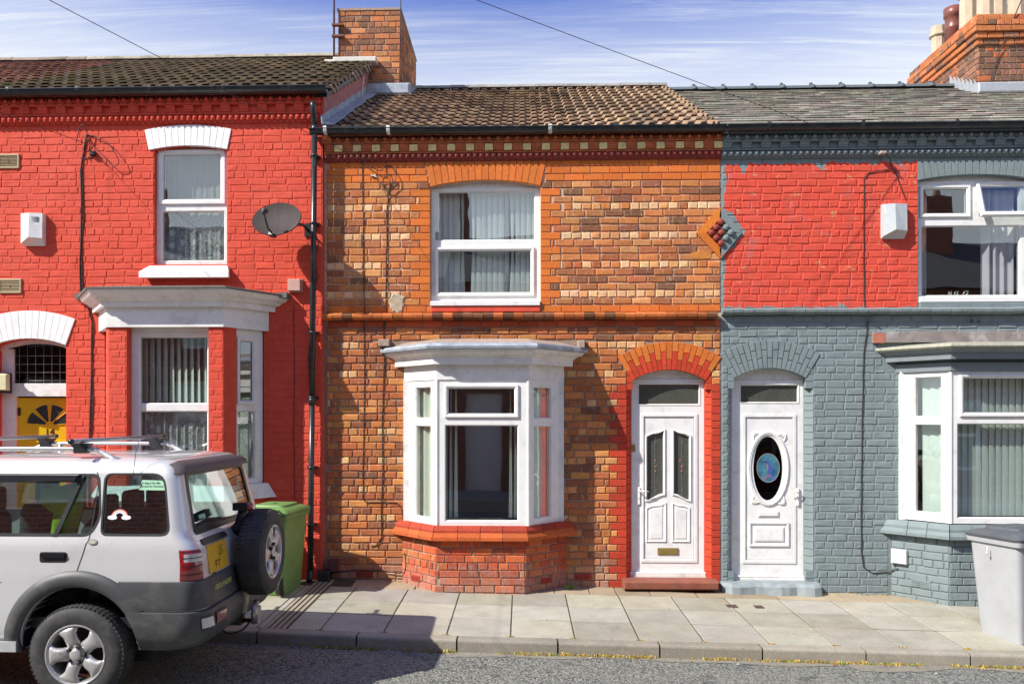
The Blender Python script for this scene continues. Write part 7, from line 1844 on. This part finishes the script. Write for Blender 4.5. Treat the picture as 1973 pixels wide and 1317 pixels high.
# plastic cladding: sweeping round the tail, cut by the wheel arch
def clad_ring(zs, offs, x0):
    """U-shaped band along the near flank, round the tail and back along the far flank"""
    rings = []
    for z, o in zip(zs, offs):
        L_ = lay_at(z); O = outline(L_, 7, -o); near = [p for p in O[:8]]; far = [p for p in O[8:16]]
        rings.append([(x0, near[0][1], z)] + near + far + [(x0, far[-1][1], z)])
    inner = []
    for z, o in zip(zs, offs):
        L_ = lay_at(z); O = outline(L_, 7, .03); near = O[:8]; far = O[8:16]; inner.append([(x0, near[0][1], z)] + near + far + [(x0, far[-1][1], z)])
    return rings, inner
def band(name, zs, offs, x0, mat):
    r, i = clad_ring(zs, offs, x0); m = MB(TC); k = len(r); n = len(r[0])
    loops = r + i[::-1]; vs = [p for q in loops for p in q]; fs = []
    K = len(loops)
    for a in range(K):
        b = (a + 1) % K
        for j in range(n - 1): fs.append((a * n + j, a * n + j + 1, b * n + j + 1, b * n + j))
    fs.append(tuple(a * n for a in range(K))); fs.append(tuple(a * n + n - 1 for a in range(K - 1, -1, -1)))
    m.add(vs, fs, smooth=True); o = m.build(name, mat, car, origin=(CWX, CYC, CZ))
    cs = []
    for s in (-1, 1):
        c = MB(TC); c.lathe([(0, s * .48), (.43, s * .48), (.43, s * 1.3), (0, s * 1.3)], (0, 0, .39), 'y', 40, smooth=False, caps=False); cs.append(c.build('c', SILVER, origin=(CWX, CYC, CZ)))
    boolean(o, cs); rmv(*cs); o.data.set_sharp_from_angle(angle=radians(35)); return o
cl = band('side_cladding', [.655, .68, .83, .853, .858], [.014, .018, .016, .012, .003], .30, CLAD)
bu_ = band('rear_bumper', [.36, .40, .47, .56, .60, .638, .645], [.008, .022, .032, .036, .034, .030, .008], .36, CLAD)
for s in (-1, 1):
    m = MB(TC)
    # flared arch lip, an annulus proud of the flank
    n = 30; rings = []
    for r_, o_ in ((.425, .010), (.432, .030), (.50, .026), (.535, .012), (.545, -.004)):
        ring = []
        for i in range(n + 1):
            a = radians(10) + (radians(176)) * i / n; x = r_ * cos(a) * 1.0; z = .39 + r_ * sin(a)
            ring.append((x, s * (lay_at(max(.36, z))[3] + o_), z))
        rings.append(ring)
    m.loft(rings, False, False, smooth=True)
    m.loft([rings[0], [(p[0], p[1] - s * .10, p[2]) for p in rings[0]]], False, False, smooth=True)
    m.build('wheel_arch', CLAD, car)
for s in (-1, 1):
    m = MB(TC); ring = []
    for r_, o_ in ((.425, .010), (.432, .030), (.50, .026), (.54, .003)):
        ring.append([(-2.56 + r_ * cos(radians(-14) + radians(208) * i / 24), s * (lay_at(max(.36, .39 + r_ * sin(radians(-14) + radians(208) * i / 24)))[3] + o_), .39 + r_ * sin(radians(-14) + radians(208) * i / 24)) for i in range(25)])
    m.loft(ring, False, False, smooth=True); m.build('wheel_arch', CLAD, car)
TRIM = simple('silver_trim', (.42, .43, .44), .45)
for s in (-1, 1): m = MB(TC); m.box(-2.12, -.43, s * .845 - .012, s * .845 + .012, .36, .43); m.build('sill_trim', TRIM, car)
m = MB(TC); m.box(-3.2, .55, -.60, .60, .30, .40); m.lathe([(0, .50), (.42, .50), (.42, .70), (0, .70)], (0, 0, .40), 'y', 24, smooth=False); m.build('underbody', BLACKPL, car)
for wx in (0, -2.56):
    for s in (-1, 1): m = MB(TC); m.lathe([(.414, s * .51), (.414, s * .80)], (wx, 0, .40), 'y', 28, smooth=True, caps=False, a0=-.1, a1=pi + .1); m.box(wx - .41, wx + .41, s * .505 - .01, s * .505 + .01, .2, .81); m.build('wheel_well', BLACKPL, car)
# tail lamps, handle, badge, plate
def tailpatch(P, name, mat, par, d, th=.01, far=False):
    """plate on the tail: outline in (y, z)"""
    m = MB(TC); m.loft([[(tailx(z) + d + q, y, z) for y, z in P] for q in (0, th)]); return m.build(name, mat, par)
for s in (-1, 1):
    L0 = MB(TC); z0_, z1_ = .85, 1.085; rings = []
    for z in (z0_, z0_ + .02, (z0_ + z1_) / 2, z1_ - .03, z1_):
        O = outline(lay_at(z), 9, -.008 if z0_ < z < z1_ else .004); O = O[:10] if s < 0 else O[10:20][::-1]
        O = [(lay_at(z)[1] - lay_at(z)[4] - .005 + (.01 if z in (z0_, z1_) else 0), s * (lay_at(z)[3] + (.008 if z0_ < z < z1_ else -.004)), z)] + O[:9]
        rings.append(O)
    L0.loft(rings, False, False, smooth=True); tl = L0.build('tail_lamp', REDL, car)
    m = MB(TC)
    for z, h_2, mt in ((1.02, .028, 0),):
        O = outline(lay_at(z), 9, -.0105); O = O[:10] if s < 0 else O[10:20][::-1]; O = O[1:9]; m.loft([[(p[0], p[1], z + q) for p in O] for q in (-h_2, h_2)], False, False, smooth=True)
    m.build('clear_lens_band', CLEARL, tl)
    m = MB(TC)
    for z in (z0_ + .055, z0_ + .115, z0_ + .17, z1_ - .02):
        O = outline(lay_at(z), 9, -.012); O = O[:10] if s < 0 else O[10:20][::-1]; O = O[0:9]; m.loft([[(p[0], p[1], z + q) for p in O] for q in (-.003, .003)], False, False, smooth=True)
    m.build('lamp_bars', BLACKPL, tl)
    # fog lamp in the bumper corner
    def cornerband(z_a, z_b, i0, i1, o_):
        rr_ = []
        for z in (z_a, z_b): O = outline(lay_at(z), 11, -o_); O = O[:12] if s < 0 else O[12:24][::-1]; rr_.append(O[i0:i1])
        return rr_
    m = MB(TC); m.loft(cornerband(.505, .605, 6, 13, .040), False, False, smooth=True); 
    xx = tailx(.55) + .040; m.add([(xx + .0, s * .66, .505), (xx + .001, s * .44, .515), (xx + .001, s * .44, .600), (xx + .0, s * .66, .605)], [(0, 1, 2, 3)]); fg = m.build('fog_lamp', BLACKPL, car)
    m = MB(TC); m.loft(cornerband(.52, .592, 6, 11, .044), False, False, smooth=True); m.build('reversing_lens', CLEARL, fg)
    m = MB(TC); xx += .004; m.cbox(0, 0, 0, 0, 0, 0) if False else None
    m.add([(xx, s * .655, .52), (xx + .003, s * .47, .524), (xx + .003, s * .47, .588), (xx, s * .655, .592)], [(0, 1, 2, 3)]); m.build('red_lens', REDL, fg)
hx0, hx1 = -.27, -.075
for s in (-1,):
    m = MB(TC); yy = yside(1.03); m.loft([[(x, yy + q, z) for x, z in rpoly([(hx0, .985), (hx1, .985), (hx1, 1.06), (hx0, 1.06)], .02)] for q in (-.004, .002)]); hh = m.build('door_handle', BLACKPL, car)
    m = MB(TC); m.loft([[(x, yy + q, z) for x, z in rpoly([(hx0 + .01, 1.02), (hx1 - .01, 1.02), (hx1 - .01, 1.052), (hx0 + .01, 1.052)], .012)] for q in (-.018, .0)]); m.build('handle_grip', simple('handle_black', (.01, .01, .012), .3), hh)
m = MB(TC); E = [(.105 + .034 * cos(2 * pi * i / 20), 1.132 + .019 * sin(2 * pi * i / 20)) for i in range(20)]; m.loft([[(x, yside(z, -.001), z) for x, z in E], [(x, yside(z, -.006), z) for x, z in E]]); bd_ = m.build('oval_badge', simple('badge_silver', (.5, .5, .46), .3, .7), car)
m = MB(TC); E = [(.105 + .027 * cos(2 * pi * i / 20), 1.132 + .013 * sin(2 * pi * i / 20)) for i in range(20)]; m.loft([[(x, yside(z, -.0065), z) for x, z in E], [(x, yside(z, -.0075), z) for x, z in E]]); m.build('badge_face', simple('badge_green', (.40, .46, .34), .3), bd_)
tailpatch(rpoly([(-.66, 1.085), (-.20, 1.085), (-.20, 1.125), (-.66, 1.125)], .02), 'plate_lamp_recess', BLACKPL, car, .002, .012)
pl = tailpatch([(-.64, .875), (-.27, .875), (-.27, 1.075), (-.64, 1.075)], 'number_plate', simple('plate_yellow', (.72, .42, .03), .4, var=.05, space='w'), car, .004, .008)
PM = simple('plate_smudge', (.20, .12, .02), .6, var=.2, space='w')
TP = Matrix.Translation((CWX + tailx(.98) + .017, CYC, CZ)) @ Matrix.Rotation(pi / 2, 4, 'Z')
text('S', 'plate_mark', PM, TP @ Matrix.Translation((-.42, 0, .980)), .11, pl, .002); text('FT', 'plate_mark', PM, TP @ Matrix.Translation((-.48, 0, .89)), .09, pl, .002)
DKTX = simple('badge_text_dark', (.04, .04, .045), .4); YGTX = simple('badge_text_yellow', (.55, .55, .16), .5)
text('Td4', 'model_lettering', DKTX, Matrix.Translation((CWX + tailx(.87) + .004, CYC, CZ)) @ Matrix.Rotation(pi / 2, 4, 'Z') @ Matrix.Translation((-.56, 0, .818 + .042)), .055, car, .003, shear=.2)
text('FREELANDER', 'model_lettering', YGTX, Matrix.Translation((CWX + tailx(.75) + .019, CYC, CZ)) @ Matrix.Rotation(pi / 2, 4, 'Z') @ Matrix.Translation((-.43, 0, .745)), .056, car, .003, shear=.25)
# tailgate edges, window surround, hood over the rear glass, wiper, high level lamp
m = MB(TC); m.loft([[(tailx(z) + dd, y, z) for y, z in shrink(RG, k)] for k, dd in ((-.035, .0015), (-.03, .004), (.012, .003), (.012, -.02))], True, False, loop=False); m.build('window_seal', BLACKPL, car)
m = MB(TC)
rings = []
for z, dd in ((1.605, .030), (1.655, .035), (1.70, .0), (1.722, -.10)):
    O = outline(lay_at(z), 7, -.006); xx = lay_at(z)[1]; rings.append([(min(p[0] + dd, 2), p[1] * 1.0, z) for p in O[2:14]])
m.loft(rings, False, False, smooth=True); m.loft([rings[0], [(p[0] - .06, p[1] * .95, p[2] + .01) for p in rings[0]]], False, False); m.build('roof_hood', simple('hood_taupe', (.12, .10, .095), .55, var=.1), car)
m = MB(TC); m.tube([(tailx(1.2) + .03, .05, 1.205), (tailx(1.22) + .03, -.40, 1.235)], .007, 6); m.tube([(tailx(1.24) + .016, -.15, 1.225), (tailx(1.24) + .016, -.58, 1.262)], .005, 6); m.build('rear_wiper', BLACKPL, car)
sx_, sz_ = .985, .80      # spare wheel centre
m = MB(TC); m.tube([(.74, .02, 1.02), (.86, .0, 1.14), (.90, -.04, 1.27)], [.05, .045, .035], 10); m.loft([[(x, y, z) for y, z in ((-.11, 1.27), (.0, 1.265), (.0, 1.325), (-.11, 1.33))] for x in (.84, .945)]); hl_ = m.build('brake_lamp_arm', BLACKPL, car)
m = MB(TC); m.lathe([(0, .985), (.026, .98), (.036, .955), (.036, .94)], (0, -.055, 1.297), 'x', 14); m.build('brake_lamp', REDL, hl_)
# wheels
def wheel(name, c, axis, s, par, spare=False):
    """tyre, rim with five broad spokes, hub and nuts; outer face along s"""
    base = Matrix.Translation(Vector((CWX, CYC, CZ)) + Vector(c)) @ (Matrix.Rotation(0 if s < 0 else pi, 4, 'Z') if axis == 'y' else Matrix.Rotation(pi / 2, 4, 'Z'))
    w_ = MB(base); hw = .098; R_ = .343
    prof = [(.205, -hw + .02), (.215, -hw - .0), (.255, -hw - .012), (.300, -hw - .006), (.325, -hw + .008), (.336, -hw + .022), (R_, -hw + .04), (R_ + .002, 0), (R_, hw - .04), (.336, hw - .022), (.32, hw - .006), (.26, hw + .008), (.205, hw - .02)]
    w_.lathe(prof, (0, 0, 0), 'y', 64, caps=False); ty = w_.build('tyre' if spare else name, RUBBER, par, sharp=40, origin=tuple(base.translation))
    tr = MB(base)
    for i in range(64):
        a = 2 * pi * i / 64; b = 2 * pi * (i + .62) / 64
        for (y0, y1, r0, r1, sk) in ((-hw + .010, -hw + .036, .326, .3435, .0), (-hw + .042, -.030, .338, .3475, .03), (-.024, .024, .338, .3475, -.02), (.030, hw - .042, .338, .3475, .03), (hw - .036, hw - .010, .326, .3435, 0)):
            v = [(r_ * cos(t_ + sk_), y_, r_ * sin(t_ + sk_)) for y_, sk_ in ((y0, 0), (y1, sk)) for r_ in ((r1, r0) if False else (r0, r1 if abs(y_) < hw - .02 else r0 + .012)) for t_ in (a, b)]
            tr.add(v, [(0, 1, 3, 2), (4, 6, 7, 5), (2, 3, 7, 6), (0, 2, 6, 4), (1, 5, 7, 3)])
    tr.build('tread', RUBBER, ty, kind='stuff')
    rm = MB(base); rm.lathe([(.206, -hw + .012), (.216, -hw + .002), (.216, -hw - .004), (.208, -hw - .006), (.198, -hw + .004), (.188, -hw + .03), (.180, .02), (.196, hw - .02), (.206, hw - .01)], (0, 0, 0), 'y', 48, caps=False)
    rm.lathe([(0, .03), (.17, .04)], (0, 0, 0), 'y', 24, caps=False, mi=1)
    rim = rm.build('rim', [ALLOY, DARKMET], ty, sharp=50)
    sp = MB(base)
    for k in range(5):
        a = 2 * pi * k / 5 + pi / 2 + .35; ca, sa = cos(a), sin(a); rings = []
        for r_, wd, dep, yy in ((.03, .050, .03, -hw + .045), (.07, .052, .040, -hw + .028), (.105, .048, .042, -hw + .014), (.14, .050, .038, -hw + .010), (.165, .064, .034, -hw + .006), (.186, .080, .025, -hw + .004), (.200, .092, .012, -hw + .010)):
            ring = []
            for i in range(12):
                t_ = 2 * pi * i / 12; u = wd * cos(t_); v = dep * sin(t_); v = v if v < 0 else v * .6
                ring.append((r_ * ca - u * sa, yy + v * .8 + .012, r_ * sa + u * ca))
            rings.append(ring)
        sp.loft(rings, smooth=True)
    sp.build('spokes', ALLOY, rim, sharp=60)
    hb = MB(base); hb.lathe([(.085, -hw + .045), (.080, -hw + .022), (.045, -hw + .018), (.040, -hw - .002), (.030, -hw - .008), (0, -hw - .008)], (0, 0, 0), 'y', 28); hb.build('hub_cap', ALLOY, rim, sharp=35)
    for k in range(5):
        nt_ = MB(base); a = 2 * pi * k / 5 + pi / 2 + .35 + pi / 5; nt_.lathe([(.014, -hw + .03), (.014, -hw - .004), (.009, -hw - .008), (0, -hw - .008)], (.060 * cos(a), 0, .060 * sin(a)), 'y', 6, smooth=False); nt_.build('wheel_nut', DARKMET, rim)
    return ty
wheel('wheel', (0, -.765, .343), 'y', -1, car); wheel('wheel', (0, .765, .343), 'y', 1, car); wheel('wheel', (-2.56, -.765, .343), 'y', -1, car); wheel('wheel', (-2.56, .765, .343), 'y', 1, car)
spw = wheel('spare_wheel', (1.005, .10, .915), 'x', 1, car); spw.name = 'spare_wheel'
# roof rails and cross bars
RS = simple('rail_silver', (.40, .41, .42), .35, .5); 
for s in (-1, 1):
    m = MB(TC); y_ = s * .60; m.tube(smoothpts([(-1.25, y_, 1.69), (-1.15, y_, 1.745), (-.95, y_, 1.772), (-.06, y_, 1.775), (.0, y_, 1.770), (.07, y_, 1.735), (.14, y_, 1.69)], 4), .017, 8); m.tube([(.04, y_, 1.755), (.15, y_, 1.69), (.22, y_, 1.68)], [.018, .03, .02], 8); m.tube([(-.95, y_, 1.77), (-.97, y_, 1.68)], .02, 8); m.build('roof_rail', RS, car)
for xx in (-.10, -1.08):
    m = MB(TC); m.tube([(xx, -.74, 1.835), (xx, .74, 1.835)], .016, 10); cbar = m.build('roof_bar', RS, car)
    for s in (-1, 1):
        m = MB(TC); m.tube([(xx, s * .73, 1.835), (xx, s * .755, 1.835)], .019, 10); m.build('bar_end', BLACKPL, cbar)
        m = MB(TC); m.loft([[(xx + a * .5, s * .60 + b, z) for a, b in ((-.09, -.03), (.09, -.03), (.09, .03), (-.09, .03))] for z, a_ in ((1.745, 1), (1.78, 1))] + [[(xx + a * .8, s * .60 + b, 1.818) for a, b in ((-.09, -.035), (.09, -.035), (.09, .035), (-.09, .035))]]); m.build('bar_foot', BLACKPL, cbar)
m = MB(TC); m.cbox(.02, .07, -.0, 0, 0, 0) if False else None
# glass mounted aerial, stickers
m = MB(TC); zA = 1.555; yA = yside(zA); m.box(.335, .375, yA - .020, yA + .002, zA - .02, zA + .012); ae = m.build('glass_aerial', BLACKPL, car); m = MB(TC); m.tube([(.352, yA - .018, zA), (.375, yA - .01, zA + .20), (.39, yA + .0, zA + .28)], .0022, 5); m.build('aerial_whip', BLACKPL, ae)
SG = simple('sticker_green', (.34, .62, .40), .5, var=.02)
def slope_T(x, z, d): # plane of the flank glass at (x, z): text stands on it
    L0_, L1_ = lay_at(1.2), lay_at(1.6); tilt = math.atan((L0_[3] - L1_[3]) / .4); return Matrix.Translation((CWX + x, CYC + yside(z, d), CZ + z)) @ Matrix.Rotation(-tilt, 4, 'X')
side_patch([(.395, 1.49), (.590, 1.487), (.60, 1.555), (.41, 1.560)], 'window_sticker', SG, car, .0105, .001)
text('A dog is for life,', 'sticker_lettering', DKTX, slope_T(.41, 1.532, .0095), .021, car, .0008, 'LEFT'); text('not just for Christmas', 'sticker_lettering', DKTX, slope_T(.405, 1.510, .0095), .0185, car, .0008, 'LEFT')
for k, (r0, r1, cc_) in enumerate(((.060, .052, (.62, .16, .12)), (.052, .045, (.75, .62, .45)), (.045, .038, (.45, .62, .72)), (.038, .028, (.70, .66, .74)))):
    m = MB(TC); A = [(.272 + r_ * cos(t_), 1.305 + r_ * .85 * sin(t_)) for r_, ts_ in ((r0, range(0, 13)), (r1, range(12, -1, -1))) for t_ in [pi * q / 12 for q in ts_]]; m.loft([[(x, yside(z, dd), z) for x, z in A] for dd in (.009, .0102)]); m.build('rainbow_arc', simple('rainbow_%s' % 'abcd'[k], cc_, .5, var=0), car)
m = MB(TC)
for s in (-1, 1):
    for q, w2_ in ((-.018, .016), (0, .020), (.018, .016)): E = [(.272 + s * .05 + q + w2_ * cos(2 * pi * i / 12), 1.298 + w2_ * .8 * sin(2 * pi * i / 12)) for i in range(12)]; m.loft([[(x, yside(z, dd), z) for x, z in E] for dd in (.0075 - .0003 * q * 50, .0088)])
m.build('rainbow_clouds', simple('cloud_white', (.82, .82, .82), .6, var=0), car)
tg = tailpatch([(-.52, 1.24), (-.40, 1.24), (-.40, 1.285), (-.52, 1.285)], 'window_sticker', SG, car, -.004, .002)
# seats, headrests, dashboard, a lime hi-vis vest on a seat
m = MB(TC); m.box(-1.95, .72, -.74, .74, .50, .58); m.build('cabin_floor', BLACKPL, car)
def cushion(mb, x0, x1, y0, y1, z0, z1, r=.05):
    rings = []
    for f, k in ((0, .86), (.12, .97), (.5, 1), (.88, .97), (1, .82)):
        z = z0 + (z1 - z0) * f; xc, yc, a, b = (x0 + x1) / 2, (y0 + y1) / 2, (x1 - x0) / 2 * k, (y1 - y0) / 2 * k
        rings.append([(xc + a * (abs(cos(t)) ** .5) * (1 if cos(t) > 0 else -1), yc + b * (abs(sin(t)) ** .5) * (1 if sin(t) > 0 else -1), z) for t in [2 * pi * i / 20 for i in range(20)]])
    mb.loft(rings, smooth=True)
m = MB(TC); cushion(m, -.15, .02, -.62, .62, .75, 1.24); cushion(m, -.55, -.05, -.62, .62, .6, .82); rs = m.build('rear_seat', SEATF, car)
for y_ in (-.42, 0, .42): m = MB(TC); cushion(m, -.06, .04, y_ - .13, y_ + .13, 1.25, 1.42); m.build('headrest', SEATF, rs)
for s in (-1, 1):
    m = MB(TC); cushion(m, -1.05, -.90, s * .36 - .25, s * .36 + .25, .75, 1.28); cushion(m, -1.45, -.95, s * .36 - .25, s * .36 + .25, .6, .8); fsq = m.build('front_seat', SEATF, car); m = MB(TC); cushion(m, -.98, -.88, s * .36 - .13, s * .36 + .13, 1.29, 1.47); m.build('headrest', SEATF, fsq)
m = MB(TC); cushion(m, -2.1, -1.65, -.7, .7, .85, 1.16); m.build('dashboard', BLACKPL, car)
m = MB(TC); m.box(.05, .80, -.72, .72, 1.10, 1.115); m.build('parcel_shelf', BLACKPL, car)
m = MB(); VT = TC; m = MB(VT); P = [(-.40, 1.48), (-.18, 1.52), (-.10, 1.40), (-.16, 1.15), (-.26, 1.0), (-.33, 1.14), (-.31, 1.30), (-.42, 1.38)]
m.loft([[(x + R.uniform(-.004, .004), y, z) for x, z in P] for y in (-.60, -.57, -.54)], smooth=True); m.build('safety_vest', simple('lime_fabric', (.42, .62, .03), .8, bmp=.4, bscale=12), None, label='lime yellow safety vest hung inside the silver car', cat='vest')
# tow bar
m = MB(TC); m.box(.55, .86, .02, .12, .33, .39); m.tube([(.84, .07, .36), (.94, .07, .36), (.97, .07, .42), (.97, .07, .46)], .018, 8); tb_ = m.build('tow_bar', DARKMET, car)
m = MB(TC); m.lathe([(0, .53), (.02, .525), (.028, .50), (.020, .475), (.018, .44)], (.97, .07, 0), 'z', 14); m.box(.945, .995, .02, .12, .34, .47); m.tube([(.985, -.02, .36), (.985, -.02, .52)], [.026, .026], 10); m.build('tow_ball', simple('dull_steel', (.35, .35, .36), .4, .8), tb_)
m = MB(TC); m.box(.90, .935, -.06, .0, .45, .63); m.build('tow_socket_flap', simple('yellowed_plastic', (.45, .42, .33), .5), tb_)
m = MB(TC); m.tube(smoothpts([(.70, -.05, .34), (.78, -.03, .28), (.88, .0, .30), (.93, .03, .36)], 4), .008, 6); m.build('tow_cable', BLACKPL, tb_)
# front end, plain: headlamps, grille, bumper
for s in (-1, 1): m = MB(TC); m.box(-3.41, -3.20, s * .58 - .15, s * .58 + .15, .72, .90); m.build('headlamp', CLEARL, car)
m = MB(TC); m.box(-3.415, -3.3, -.40, .40, .74, .88); m.build('grille', BLACKPL, car)
for s in (-1, 1):
    m = MB(TC); cushion(m, -1.92, -1.80, s * .97 - .10, s * .97 + .10, 1.14, 1.30); m.box(-1.88, -1.84, min(s * .80, s * .9), max(s * .80, s * .9), 1.16, 1.20); m.build('door_mirror', BLACKPL, car)
